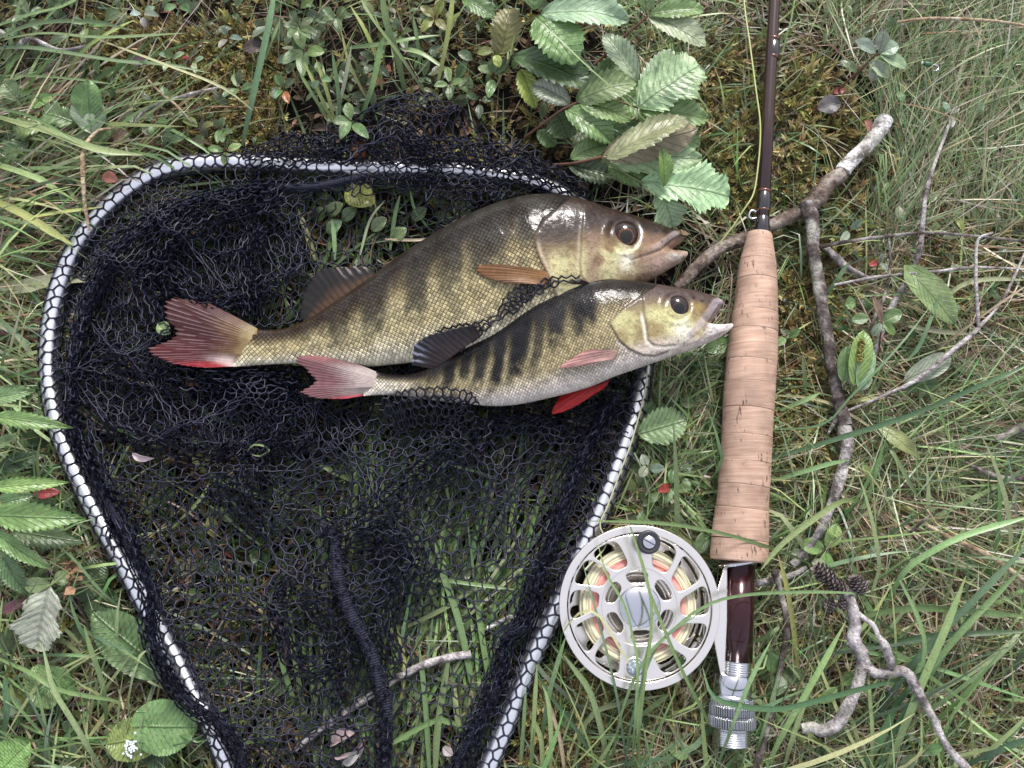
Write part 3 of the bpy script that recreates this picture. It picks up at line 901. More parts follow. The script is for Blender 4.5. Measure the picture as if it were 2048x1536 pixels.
HR = 17.6 * PX                                    # hoop tube radius
hoop_z = 11 + 1.5 * np.sin(np.linspace(0, 9, 400))
hp = spline(HOOP, 400)
under = inpoly(hp[:, 0], hp[:, 1], np.array([(1130, 360), (1420, 360), (1420, 770), (1250, 770)]))
hz = np.where(under, 6.0, hoop_z)
ker = np.ones(15) / 15
hz = np.convolve(np.pad(hz, 7, mode='wrap'), ker, 'valid')
HP = W(hp[:, 0], hp[:, 1], hz * MM)
mb = MB()
V, F, uv = tube(HP, HR, 20, False)
mb.add(V, F, None, uv)
mb.build('hoop', M_alu, net)
A_, B_ = W(717, 318, .012), W(719, 284, .013)
V, F, _ = lathe(A_, B_, disc_cap([(0, .0042), (.001, .0048), (.004, .0050), (.0075, .0048), (.0088, .0036)]), 28)
obj('wooden_toggle', V, F, M_wood, net)


def threads(mb, P, E, r, c, k=3, prune=True):
    """Round threads along the edges E of the lattice P."""
    P, E = np.asarray(P), np.asarray(E)
    for _ in range(2):                 # no loose ends at the border of a sheet
        if not len(E):
            return
        deg = np.bincount(E.ravel(), minlength=len(P))
        if k == 3 and len(E) > 30 and prune:
            E = E[(deg[E] > 1).all(1)]
    if not len(E):
        return
    a, b_ = P[E[:, 0]], P[E[:, 1]]
    d = b_ - a
    L = np.linalg.norm(d, axis=1)
    ok = (L > 1e-5) & (L < .016)
    a, b_, d, L, E = a[ok], b_[ok], d[ok], L[ok], E[ok]
    t = d / L[:, None]
    ref = np.where(np.abs(t[:, 2:3]) < .9, [[0, 0, 1.]], [[1., 0, 0]])
    n = np.cross(t, ref)
    n /= np.linalg.norm(n, axis=1)[:, None]
    m_ = np.cross(t, n)
    ang = np.arange(k) * 2 * math.pi / k + .5
    off = n[:, None] * np.cos(ang)[None, :, None] + m_[:, None] * np.sin(ang)[None, :, None]
    mid = (a + b_) / 2 + RNG.normal(0, .045, a.shape) * L[:, None]
    rr = r * (1 + .15 * RNG.random((len(a), 1, 1)))
    V = np.stack([a[:, None] - t[:, None] * r * .4 + off * rr * 1.12, mid[:, None] + off * rr * .92, b_[:, None] + t[:, None] * r * .4 + off * rr * 1.12], 1)
    i = np.arange(len(a))[:, None] * 3 * k
    Fs = []
    for s_ in (0, 1):
        for j in range(k):
            jn = (j + 1) % k
            Fs.append(np.concatenate([i + s_ * k + j, i + s_ * k + jn, i + (s_ + 1) * k + jn, i + (s_ + 1) * k + j], 1))
    cc = np.repeat(c * (.65 + .8 * RNG.random((len(a), 1))), 3 * k, axis=0)
    mb.add(V.reshape(-1, 3), np.concatenate(Fs), cc)


def hexlat(w, h, pitch, stretch=1.0):
    """Hexagonal mesh: vertices (n, 2) over [0,w]x[0,h] and edges."""
    s = pitch / math.sqrt(3)
    nx, ny = int(w / pitch) + 2, int(h / (1.5 * s * stretch)) + 2
    vid, V, E = {}, [], []

    def g(x, y):
        k = (round(x * 8), round(y * 8))
        if k not in vid:
            vid[k] = len(V)
            V.append((x, y))
        return vid[k]
    for j in range(ny):
        for i in range(nx):
            cx, cy = (i + .5 * (j % 2)) * pitch, j * 1.5 * s
            c = [(cx + s * math.sin(a), cy - s * math.cos(a)) for a in (0, math.pi / 3, 2 * math.pi / 3, math.pi)]
            q = [g(*p) for p in c]
            E += [(q[0], q[1]), (q[1], q[2]), (q[2], q[3])]
    V = np.array(V)
    V[:, 1] *= stretch
    return V, np.array(sorted(set(map(tuple, E))))


NAVY = np.array([.012, .013, .029])
hoop_in = HOOP_S.copy()


def fold_layer(mb, x0, y0, w, h, pitch, zc, zamp, waves, seed, keep, r=.00046, ang=0.0, fold=.85, stretch=1.15, col=NAVY, zfun=None, xs=1.0):
    """A sheet of net lying in folds: rolling waves gather it sideways as well as up and down."""
    V, E = hexlat(w, h, pitch, stretch)
    V = V - [w / 2, h / 2]
    V = V @ np.array([[math.cos(ang), math.sin(ang)], [-math.sin(ang), math.cos(ang)]]) + [x0 + w / 2, y0 + h / 2]
    g = np.random.default_rng(seed)
    wx = V[:, 0] + 70 * (fbm(V[:, 0] / 170, V[:, 1] / 170, seed) - .5)
    wy = V[:, 1] + 70 * (fbm(V[:, 0] / 170, V[:, 1] / 170, seed + 3) - .5)
    X, Y, Z = V[:, 0].copy() + 7 * g.normal(0, .2, len(V)), V[:, 1].copy() + 7 * g.normal(0, .2, len(V)), np.zeros(len(V))
    for lam, th, amp in waves:
        th += g.normal(0, .25)
        k = 2 * math.pi / lam
        ph = k * (wx * math.cos(th) + wy * math.sin(th)) + g.random() * 6.28
        mod = amp * (.35 + 1.1 * fbm(V[:, 0] / 130 + lam, V[:, 1] / 130 + th, seed + int(lam)))
        X -= fold * mod / k * math.cos(th) * np.sin(ph)
        Y -= fold * mod / k * math.sin(th) * np.sin(ph)
        Z += mod / k * np.cos(ph)
    z = zc + zamp * Z / (np.abs(Z).max() + 1e-6) * 1.6
    if zfun is not None:
        z = z + zfun(X, Y)
    ok = keep(X, Y)
    z = np.clip(z, 3.0, None)
    for poly, lim in ((BIG_POLY, 9), (SMALL_POLY, 9), (BTAIL, 12), (STAIL, 15)):
        z = np.where(inpoly(X, Y, poly), np.minimum(z, lim), z)
    E = E[ok[E].all(1)]
    threads(mb, W(X, Y, z * MM), E, r, col)


nb = MB()
ins = lambda X, Y: inpoly(X, Y, HOOP_S)
# bottom sheet: all over the hoop
fold_layer(nb, 60, 300, 1300, 1350, 24, 8, 3.5, [(330, .4, .5), (210, 2.2, .4)], 5, lambda X, Y: ins(X, Y), fold=.6)
# second sheet in folds; open over a window above the larger fish and over the grass at the lower middle
win = [(610, 390), (760, 375), (900, 400), (860, 470), (760, 520), (640, 520)]
low = [(850, 1190), (930, 1130), (1030, 1140), (1010, 1280), (940, 1400), (880, 1560), (780, 1560), (790, 1420), (840, 1330)]
keep2 = lambda X, Y: ins(X, Y) & ~inpoly(X, Y, win) & ~inpoly(X, Y, low)
fold_layer(nb, 40, 260, 1350, 1400, 24, 14, 6, [(260, .9, .7), (170, 2.5, .45)], 17, keep2, fold=.7)
# the heaped left side, more folds deep
left = [(120, 620), (190, 480), (330, 390), (560, 370), (640, 430), (600, 560), (470, 640), (330, 760), (500, 740), (640, 800), (760, 830), (640, 930), (480, 900), (330, 900), (230, 860), (140, 800)]
keepL = lambda X, Y: ins(X, Y) & inpoly(X, Y, left)
fold_layer(nb, 60, 320, 800, 640, 22, 19, 6, [(190, 1.2, .9), (120, .1, .7)], 29, keepL, fold=1.0)
fold_layer(nb, 60, 320, 800, 640, 22, 12, 5, [(150, .6, .9), (100, 1.9, .8)], 31, keepL, fold=1.0)
fold_layer(nb, 60, 320, 800, 640, 22, 9, 4, [(130, 2.6, .9), (80, 1.0, .8)], 33, keepL, fold=1.0)
# dark gathered ridges: net pulled together into ropes of mesh
def gather(pts, wid, z, seed, comp=2.6, pitch=22):
    e = spline(pts, 80)
    L = np.concatenate([[0], np.cumsum(np.linalg.norm(np.diff(e, axis=0), axis=1))])
    V, E = hexlat(L[-1], wid * comp, pitch)
    g = np.random.default_rng(seed)
    V = V + g.normal(0, 1.5, V.shape)
    t = V[:, 1] / (wid * comp) - .5
    s = np.clip(V[:, 0], 0, L[-1])
    k = comp * 2.2
    t2 = t + .8 / (2 * math.pi * k) * np.sin(2 * math.pi * k * t + 2 * fbm(s / 80, t, seed) * 3)
    zz = z + 4.5 * np.cos(2 * math.pi * k * t + 6 * fbm(s / 80, t, seed)) + 5 * (1 - (2 * t) ** 2)
    tx, ty = np.gradient(e[:, 0]), np.gradient(e[:, 1])
    nx, ny = -np.interp(s, L, ty), np.interp(s, L, tx)
    nn = np.hypot(nx, ny)
    w = wid * (.8 + .5 * fbm(s / 60, s * 0, seed + 1))
    X = np.interp(s, L, e[:, 0]) + nx / nn * t2 * w
    Y = np.interp(s, L, e[:, 1]) + ny / nn * t2 * w
    for poly, lim in ((BIG_POLY, 9), (SMALL_POLY, 9), (BTAIL, 12), (STAIL, 15)):
        zz = np.where(inpoly(X, Y, poly), np.minimum(zz, lim), zz)
    threads(nb, W(X, Y, np.clip(zz, 4, 40) * MM), E[(V[:, 0] < L[-1])[E].all(1)], .00046, NAVY)


for i, (pts, wd, z, cp) in enumerate((
        ([(560, 385), (440, 420), (340, 470), (300, 560), (330, 640)], 70, 16, 2.4), ([(250, 560), (330, 540), (420, 600), (560, 560)], 60, 16, 2.2),
        ([(505, 640), (500, 580), (490, 520), (520, 440)], 46, 18, 2.6), ([(190, 700), (260, 740), (380, 760), (600, 770)], 70, 13, 2.2),
        ([(200, 840), (320, 880), (470, 900), (640, 880)], 50, 13, 2.4), ([(390, 745), (480, 748), (600, 752)], 40, 14, 3),
        ([(600, 800), (540, 860), (500, 940), (520, 990)], 60, 17, 2.0), ([(980, 830), (960, 880), (880, 930), (800, 1000), (700, 1060), (640, 1070)], 60, 18, 2.0),
        ([(1220, 820), (1130, 860), (1040, 850), (970, 830)], 44, 15, 2.2), ([(760, 1060), (790, 1160), (770, 1260), (800, 1330)], 44, 16, 2.2),
        ([(620, 1120), (560, 1180), (560, 1250), (600, 1330), (700, 1320)], 46, 16, 2.0), ([(160, 880), (220, 980), (280, 1110)], 40, 15, 2.2),
        ([(480, 330), (560, 300), (640, 295), (720, 285), (800, 300)], 60, 15, 2.4), ([(800, 300), (930, 300), (1040, 330), (1180, 390)], 56, 16, 2.4), ([(800, 255), (850, 300), (890, 335)], 44, 17, 2.4),
        ([(690, 345), (800, 350), (900, 360), (1000, 380)], 40, 17, 1.8),
        ([(560, 376), (470, 384), (380, 405), (300, 446), (240, 492), (200, 548), (172, 610), (152, 690), (142, 770), (144, 840), (178, 930), (222, 1015)], 34, 17, 3.2),
        ([(222, 1015), (270, 1110), (304, 1190), (300, 1245), (312, 1300), (345, 1366), (385, 1412), (432, 1442), (470, 1490), (492, 1560)], 36, 23, 3.2),
        ([(1240, 790), (1188, 870), (1150, 950), (1118, 1040), (1092, 1110), (1070, 1180), (1050, 1250), (1012, 1276), (1004, 1330), (958, 1442), (905, 1570)], 36, 17, 3.2),
        ([(672, 1110), (690, 1200), (735, 1290), (768, 1400), (768, 1560)], 34, 18, 2.4), ([(700, 1080), (770, 1070), (850, 1100), (840, 1180)], 60, 17, 2.0), ([(600, 1180), (660, 1230), (690, 1330), (640, 1400)], 60, 15, 2.0),
        ([(420, 960), (500, 1010), (560, 1060)], 60, 14, 1.6))):
    gather(pts, wd, z, 200 + i, cp)
# looser sheets in the middle and lower part
midp = [(700, 830), (960, 830), (1230, 800), (1200, 900), (1060, 930), (1040, 1010), (900, 1060), (800, 1160), (720, 1240), (560, 1180), (520, 1010), (600, 900)]
fold_layer(nb, 480, 760, 800, 520, 25, 19, 4, [(230, 2.6, .7), (150, .9, .5)], 37, lambda X, Y: ins(X, Y) & inpoly(X, Y, midp), fold=.8, ang=.5)
tuck = [(540, 1180), (660, 1080), (840, 1060), (830, 1150), (760, 1260), (740, 1330), (660, 1300), (600, 1330)]
fold_layer(nb, 480, 1020, 420, 340, 26, 18, 3, [(200, .2, .6)], 41, lambda X, Y: inpoly(X, Y, tuck), fold=.8, ang=1.2, stretch=1.5)
rightp = [(1180, 800), (1270, 790), (1230, 930), (1140, 1110), (1060, 1290), (990, 1440), (900, 1560), (860, 1540), (960, 1400), (1000, 1270), (1080, 1060)]
fold_layer(nb, 830, 760, 480, 820, 23, 13, 4, [(150, .3, .8)], 43, lambda X, Y: ins(X, Y) & inpoly(X, Y, rightp), fold=.9, ang=.4)
leftlow = [(130, 830), (190, 840), (330, 1130), (400, 1360), (520, 1560), (450, 1560), (360, 1400), (290, 1240), (200, 1060)]
fold_layer(nb, 100, 800, 460, 780, 23, 13, 4, [(150, 2.8, .8)], 47, lambda X, Y: inpoly(X, Y, leftlow), fold=.9, ang=-.5)
# the part of the bag that spills over the top of the hoop
spill = [(440, 330), (505, 290), (560, 262), (640, 250), (690, 236), (735, 212), (790, 190), (835, 178), (880, 192), (960, 228), (1040, 270), (1105, 318), (1160, 360), (1200, 398), (1190, 420), (1120, 372), (1040, 348), (900, 336), (715, 330), (560, 322)]
for sd, zc, kp in ((51, 12, spill), (53, 16, spill), (55, 20, [(520, 315), (640, 272), (760, 255), (900, 262), (1050, 315), (1150, 372), (1060, 355), (900, 330), (700, 328)]), (57, 19, [(450, 335), (560, 280), (700, 250), (800, 250), (930, 290), (1060, 320), (1190, 395), (1180, 420), (1060, 362), (860, 345), (600, 335)])):
    fold_layer(nb, 420, 150, 820, 300, 21, zc, 4, [(170, 1.4, .8), (110, .5, .6)], sd, lambda X, Y: inpoly(X, Y, kp), fold=.9)
# folded edge hanging back inside the hoop along the top
topin = [(470, 345), (720, 345), (900, 352), (1080, 378), (1130, 400), (1010, 400), (900, 420), (800, 385), (640, 400), (520, 430), (400, 440)]
fold_layer(nb, 380, 320, 780, 130, 22, 17, 4, [(130, .8, .8)], 59, lambda X, Y: inpoly(X, Y, topin), fold=.9)


# the net laced round the tube
def wrap(mb, i0, i1, n_round=5, pitch=23, rad=HR + .00045, r=.00058):
    P = HP[i0:i1]
    cl = np.concatenate([[0], np.cumsum(np.linalg.norm(np.diff(P, axis=0), axis=1))])
    T, N, B = frames(P)
    up = np.array([0, 0, 1.])
    N = np.cross(T, up)
    N /= np.linalg.norm(N, axis=1)[:, None]
    B = np.cross(N, T)
    circ = n_round * 1.5 * pitch / math.sqrt(3)
    V, E = hexlat(cl[-1] / PX, circ * 1.9, pitch)
    V = V + RNG.normal(0, 1.1, V.shape)
    a = (V[:, 1] / (circ * 1.15)) * 2 * math.pi + .3 * np.sin(V[:, 0] / 130)
    s = np.clip(V[:, 0] * PX, 0, cl[-1])
    q = lambda A: np.stack([np.interp(s, cl, A[:, k]) for k in range(3)], -1)
    rr = rad * (1 + .03 * RNG.random(len(V)))
    pos = q(P) + (q(N) * np.cos(a)[:, None] + q(B) * np.sin(a)[:, None]) * rr[:, None]
    ok = (a < 2 * math.pi * 1.02) & (V[:, 0] * PX < cl[-1] - .001)
    E = E[ok[E].all(1)]
    threads(mb, pos, E, r, NAVY * .9)


bare = np.where((hp[:, 0] > 716) & (hp[:, 0] < 748) & (hp[:, 1] < 400))[0]
wrap(nb, 0, bare.min() if len(bare) else 200)
wrap(nb, (bare.max() + 1) if len(bare) else 205, 400)


# nets lying over the fish
def over_fish(mb, edge, depth, side, pitch, zoff, seed, above=False):
    e = spline(edge, 80)
    L = np.concatenate([[0], np.cumsum(np.linalg.norm(np.diff(e, axis=0), axis=1))])
    V, E = hexlat(L[-1] * 1.25, depth * 1.2, pitch, 1.0)
    g = np.random.default_rng(seed)
    V = V + g.normal(0, .9, V.shape)
    s = np.clip(V[:, 0] / 1.25 + 3 * np.sin(V[:, 0] / 31 + V[:, 1] / 40), 0, L[-1])
    dn = np.stack([np.interp(s, L, np.gradient(e[:, 1])), -np.interp(s, L, np.gradient(e[:, 0]))], -1)
    dn /= np.linalg.norm(dn, axis=1)[:, None]
    t = V[:, 1] / 1.2
    p = np.stack([np.interp(s, L, e[:, 0]), np.interp(s, L, e[:, 1])], -1) + side * dn * t[:, None]
    z = []
    for x, y in p:
        w0 = W(x, y, .035)
        best = .010
        for bv in (BVH_BIG, BVH_SMALL):
            hit = bv.ray_cast(Vector((w0[0], w0[1], .3)), Vector((0, 0, -1)))[0]
            if hit is not None:
                best = max(best, hit.z)
        z.append(best)
    z = np.array(z)
    dlow = pdist(p[:, 0], p[:, 1], SMALL_POLY)[0]
    if not above:
        z = np.where(z < .0105, np.maximum(.013, .027 - .8 * dlow * PX), z)
    z = z + zoff * MM + .0012 * np.abs(np.sin(V[:, 0] / 19 + V[:, 1] / 13))
    w0 = W(p[:, 0], p[:, 1], .035)
    pos = np.concatenate([w0[:, :2], z[:, None]], 1)
    ok = (V[:, 0] < L[-1] * 1.25) & (t < depth)
    if above:
        ok &= ~inpoly(p[:, 0], p[:, 1] - 7, SMALL_POLY)
    E = E[ok[E].all(1)]
    threads(mb, pos, E, .0005, NAVY * .6)


EDGE_T = [(862, 664), (905, 650), (955, 644), (988, 632), (1002, 606), (1022, 586), (1050, 572), (1090, 563), (1125, 558), (1165, 555)]
over_fish(nb, EDGE_T, 60, -1, 21, .8, 3, True)
over_fish(nb, [(x + 4, y + 9) for x, y in EDGE_T], 50, -1, 21, 2.0, 8, True)
over_fish(nb, [(735, 805), (765, 784), (810, 770), (860, 766), (910, 770), (950, 784), (966, 812)], 75, -1, 22, .9, 4)
over_fish(nb, [(740, 814), (775, 797), (820, 787), (870, 784), (925, 798), (960, 826)], 66, -1, 22, 2.2, 6)
nbag = nb.build('net_bag', M_thread, net)
nbag['kind'] = 'stuff'


# cords gathered along the rim, and the draw cord
def rope(name, pts, zs, rad, seed):
    p = spline(pts, 160)
    z = np.interp(np.linspace(0, 1, 160), np.linspace(0, 1, len(zs)), zs)
    P = W(p[:, 0], p[:, 1], z * MM)
    t = np.arange(160)
    rr = rad * PX * (1 + .25 * (fbm(t / 9., t * 0, seed) - .5))[:, None] * (1 + .22 * (vnoise(t[:, None] / 1.3, np.arange(10)[None] * 1.7, seed) - .5))
    mb = MB()
    V, F, uv = tube(P, rr, 10, False)
    mb.add(V, F, None, uv)
    # loose loops of thread standing off the cord
    n = 520
    i = RNG.integers(4, 150, n)
    T, N, B = frames(P)
    a = RNG.random(n) * 6.28
    a2 = a + RNG.normal(0, .7, n)
    d0 = N[i] * np.cos(a)[:, None] + B[i] * np.sin(a)[:, None]
    j = np.clip(i + RNG.integers(-3, 4, n), 0, 159)
    d1 = N[j] * np.cos(a2)[:, None] + B[j] * np.sin(a2)[:, None]
    q0 = P[i] + d0 * rad * PX * .95
    q1 = P[j] + d1 * rad * PX * .95
    qm = (q0 + q1) / 2 + (d0 + d1) * .5 * rad * PX * (.2 + .4 * RNG.random((n, 1)))
    Vv = np.concatenate([q0, qm, q1])
    k = np.arange(n)
    threads(mb, Vv, np.concatenate([np.stack([k, k + n], 1), np.stack([k + n, k + 2 * n], 1)]), .0003, NAVY, 3, False)
    return mb.build(name, M_rope, net)


rope('rim_cord', [(735, 352), (640, 372), (560, 376), (470, 384), (380, 405), (300, 446), (240, 492), (200, 548), (172, 610), (152, 690), (142, 770), (144, 840), (178, 930), (222, 1015), (270, 1110), (304, 1190), (300, 1245),
                  (312, 1300), (345, 1366), (385, 1412), (432, 1442), (470, 1490), (492, 1560)], [22, 20, 18, 17, 17, 17, 16, 16, 15, 15, 16, 15, 15, 17, 21, 25, 25, 25, 23, 19, 17, 17, 17], 7.5, 3)
rope('rim_cord', [(1240, 790), (1214, 815), (1188, 870), (1150, 950), (1118, 1040), (1092, 1110), (1070, 1180), (1050, 1250), (1012, 1276), (1004, 1330), (990, 1390), (958, 1442), (930, 1500), (905, 1570)], [14, 15, 16, 17, 17, 17, 17, 17, 18, 18, 17, 17, 17, 17], 7.5, 4)
rope('draw_cord', [(640, 1068), (652, 1058), (668, 1070), (672, 1110), (680, 1170), (706, 1235), (738, 1295), (758, 1360), (774, 1425), (771, 1490), (765, 1560)], [13, 22, 25, 25, 25, 24, 23, 22, 21, 20, 19], 9, 5)
rope('rim_cord', [(150, 700), (165, 650), (190, 600), (215, 560), (250, 520)], [13, 14, 15, 15, 14], 6, 6)

# ------------------------------------------------------------------ the fly rod
M_blank, nt, b = new_mat('rod_blank', (.03, .012, .009), rough=.22, spec=.4, coat=.5, coat_rough=.06)
nt.links.new(mixc(nt, geo_noise(nt, 300, 3), (.016, .007, .006), (.04, .016, .012)), b.inputs['Base Color'])
M_wrap, nt, b = new_mat('thread_winding', (.010, .008, .010), rough=.15, coat=1.0, coat_rough=.05)
M_copper, nt, b = new_mat('copper_trim', (.13, .05, .03), rough=.25, metal=.5, coat=.6)
M_burg, nt, b = new_mat('burgundy_barrel', (.060, .010, .014), rough=.2, metal=.5, coat=.35, coat_rough=.04)
nt.links.new(mixc(nt, geo_noise(nt, 2600, 2), (.02, .0035, .005), (.045, .008, .011)), b.inputs['Base Color'])
M_chrome, nt, b = new_mat('polished_nickel', (.58, .59, .62), rough=.12, metal=1.0)
nt.links.new(mth(nt, 'ADD', .07, mth(nt, 'MULTIPLY', geo_noise(nt, 300, 3), .16)), b.inputs['Roughness'])


def cork_material():
    m, nt, b = new_mat('cork', rough=.62, spec=.3)
    pos = nd(nt, 'NewGeometry').outputs['Position']
    oi = nd(nt, 'ObjectInfo').outputs['Random']
    shift = nd(nt, 'VectorMath', {0: pos, 1: nd(nt, 'CombineXYZ', {0: mth(nt, 'MULTIPLY', oi, 3.0), 1: 0.0, 2: mth(nt, 'MULTIPLY', oi, 7.0)}).outputs[0]}, operation='ADD').outputs[0]
    grain = nd(nt, 'Mapping', {0: shift, 3: (55, 900, 55)}).outputs[0]
    g1 = nd(nt, 'TexNoise', {'Vector': grain, 'Scale': 1.0, 'Detail': 3, 'Roughness': .6}).outputs[0]
    pit = nd(nt, 'Mapping', {0: shift, 3: (900, 170, 900)}).outputs[0]
    g2 = nd(nt, 'TexNoise', {'Vector': pit, 'Scale': 1.0, 'Detail': 2, 'Roughness': .5}).outputs[0]
    g3 = geo_noise(nt, 70, 3, .5, shift)
    gate = nd(nt, 'MapRange', {0: geo_noise(nt, 110, 2, .5, shift), 1: .50, 2: .62}).outputs[0]
    c = ramp(nt, g1, [(.2, (.27, .16, .11)), (.5, (.39, .26, .19)), (.8, (.48, .345, .265))])
    c = mixc(nt, 1.0, c, nd(nt, 'MapRange', {0: g3, 1: .3, 2: .7, 3: .68, 4: 1.18}).outputs[0], 'MULTIPLY')
    hole = mth(nt, 'MULTIPLY', nd(nt, 'MapRange', {0: g2, 1: .60, 2: .68, 3: 0.0, 4: 1.0}).outputs[0], gate)
    c = mixc(nt, mth(nt, 'MULTIPLY', hole, .85), c, (.06, .035, .025))
    rr = nd(nt, 'MapRange', {0: oi, 3: .93, 4: 1.05}).outputs[0]
    c = mixc(nt, 1.0, c, rr, 'MULTIPLY')
    nt.links.new(c, b.inputs['Base Color'])
    bump(nt, b, mth(nt, 'SUBTRACT', mth(nt, 'MULTIPLY', g1, .3), hole), .0005, .8)
    return m


M_cork = cork_material()
RZ = 21.0
rod = thing('fly_rod', 'fly rod with brown blank, long cork grip and burgundy and silver reel seat', 'fishing rod', W(1478, 1200, 0))


def at_px(px, py, z=RZ):
    return W(px, py, z * MM)


M_knurl, nt, b = new_mat('knurled_nickel', (.42, .43, .46), rough=.22, metal=1.0)
ku = nd(nt, 'SeparateXYZ', {0: nd(nt, 'UVMap').outputs[0]})
bump(nt, b, mth(nt, 'SINE', mth(nt, 'MULTIPLY', ku.outputs[1], 2 * math.pi * 58)), .0005, .9)


def lathe_px(name, mat, p0, p1, prof, parent, k=40, z0=RZ, z1=RZ, caps=True, label=None):
    """Turned part from pixel p0 to p1; prof rows are (share of the way, diameter in photo pixels)."""
    A, B = at_px(*p0, z0), at_px(*p1, z1)
    L = np.linalg.norm(B - A)
    s = (DIST - z0 * MM) / DIST * PX / 2
    pr = [(t * L, d * s) for t, d in prof]
    V, F, uv = lathe(A, B, disc_cap(pr) if caps else pr, k)
    return obj(name, V, F, mat, parent, uv=uv, label=label)


# blank, tip end runs on out of the frame
lathe_px('blank', M_blank, (1523.5, 466), (1572, -420), [(0, 27.5), (.25, 26.3), (.5, 24), (1, 19)], rod, 24, RZ, 24)
bx = lambda y: 1523.5 + (466 - y) * (1552.5 - 1523.5) / 466
for y0, y1, d0, d1, nm, mm_ in ((470, 434, 32, 29, 'winding', M_wrap), (421, 386, 29.5, 28.5, 'winding', M_wrap), (116, 84, 27.5, 26.5, 'winding', M_wrap)):
    z_ = RZ + (466 - y0) * 3 / 886
    lathe_px(nm, mm_, (bx(y0), y0), (bx(y1), y1), [(0, d0 - 2), (.05, d0), (.95, d1), (1, d1 - 2)], rod, 24, z_, z_)
for y0, w_ in ((386, 5), (423, 3), (118, 5), (82, 5), (467, 3)):
    z_ = RZ + (466 - y0) * 3 / 886
    d = 29.4 if y0 > 300 else 27.2
    lathe_px('trim_band', M_copper if y0 < 460 else M_chrome, (bx(y0), y0), (bx(y0 - w_), y0 - w_), [(0, d), (1, d)], rod, 24, z_, z_)
kp = spline([(1512, 436), (1503, 437), (1498, 432), (1501, 423), (1507, 421), (1512, 424)], 24)
mb = MB()
tube_mb(mb, W(kp[:, 0], kp[:, 1], (RZ + 1) * MM), .0006, 8)
mb.build('hook_keeper', M_chrome, rod)
# grip: cork rings glued end to end
grip = part_empty('cork_grip', rod)
gy_ = np.array([467, 472, 480, 525, 580, 640, 717, 814, 910, 1006, 1064, 1112, 1119, 1122.])
gd = np.array([47, 52, 54, 73, 84, 91, 100, 99.5, 97, 100, 107, 111, 109, 104.])
gc = np.array([1519.5, 1519.3, 1519, 1515.5, 1513, 1510, 1503.5, 1496.5, 1492.5, 1485, 1480, 1478.3, 1478, 1478.])
ed = np.linspace(467, 1122, 14)
ed[1:-1] += RNG.uniform(-9, 9, 12)
for i in range(13):
    y0, y1 = ed[i] + (.12 if i else 0), ed[i + 1] - .12
    ys = np.unique(np.concatenate([[y0, y0 + 1.4], np.linspace(y0 + 3, y1 - 3, 8), [y1 - 1.4, y1], gy_[(gy_ > y0) & (gy_ < y1)]]))
    A, B = at_px(np.interp(y0, gy_, gc), y0), at_px(np.interp(y1, gy_, gc), y1)
    L = np.linalg.norm(B - A)
    sc_ = (DIST - RZ * MM) / DIST * PX / 2
    rad = np.interp(ys, gy_, gd) * (1 + .006 * math.sin(i * 2.4))
    rad = rad - np.where((ys == y0) | (ys == y1), (.14 if 0 < i else .4), 0)
    V, F, uv = lathe(A, B, disc_cap(list(zip((ys - y0) / (y1 - y0) * L, rad * sc_))), 44)
    obj('cork_ring', V, F, M_cork, grip, uv=uv)
# reel seat
lathe_px('seat_hood', M_chrome, (1478, 1120), (1480, 1129), [(0, 78), (.3, 84), (.8, 84), (1, 74)], rod)
lathe_px('seat_barrel', M_burg, (1480.5, 1128), (1474.5, 1322), [(0, 56), (1, 56)], rod, 40)


def thread_prof(n, d, dp):
    pr = [(0, d - dp)]
    for i in range(n):
        pr += [((i + .2) / n, d - dp), ((i + .45) / n, d), ((i + .65) / n, d), ((i + .9) / n, d - dp)]
    return pr + [(1, d - dp)]


lathe_px('seat_thread', M_chrome, (1474.5, 1320), (1473, 1352), thread_prof(7, 55, 4), rod)
lathe_px('seat_hood', M_chrome, (1466, 1348), (1463.5, 1396), [(0, 66), (.04, 70), (.75, 72), (.8, 68), (.84, 68), (.88, 76), (1, 76)], rod)
lathe_px('locking_nut', M_knurl, (1464, 1396), (1464, 1452), [(0, 74), (.03, 78), (.22, 78), (.25, 83), (.55, 84), (.58, 80), (.61, 80), (.64, 88), (.95, 88), (1, 84)], rod, 48)
lathe_px('seat_thread', M_chrome, (1463, 1452), (1463, 1489), thread_prof(8, 70, 4), rod)

# ------------------------------------------------------------------ the fly reel
M_satin, nt, b = new_mat('satin_silver', (.86, .82, .75), rough=.3, metal=1.0)
nt.links.new(mth(nt, 'ADD', .14, mth(nt, 'MULTIPLY', geo_noise(nt, 160, 4, .6), .18)), b.inputs['Roughness'])
bv_ = nd(nt, 'Bevel', {0: .0009})
bv_.samples = 6
bp_ = bump(nt, b, geo_noise(nt, 1500, 4, .7), .00001, .25)
nt.links.new(bv_.outputs[0], bp_.inputs['Normal'])
M_black, nt, b = new_mat('black_plastic', (.02, .02, .026), rough=.4)
M_line = vcol_mat('fly_line_coat', rough=.35, spec=.5)
M_stone, nt, b = new_mat('marbled_disc', rough=.2, coat=.6)
nt.links.new(ramp(nt, geo_noise(nt, 900, 4), [(.38, (.10, .13, .16)), (.55, (.26, .31, .36)), (.65, (.6, .64, .68))]), b.inputs['Base Color'])
RC = W(REEL_C[0], REEL_C[1], .028)
RS = (DIST - .028) / FOC * 1.0            # metres per photo pixel at the reel face
reel = thing('fly_reel', 'silver fly reel with ported spool, cream and pink line wound inside', 'fishing reel', (RC[0], RC[1], .004))


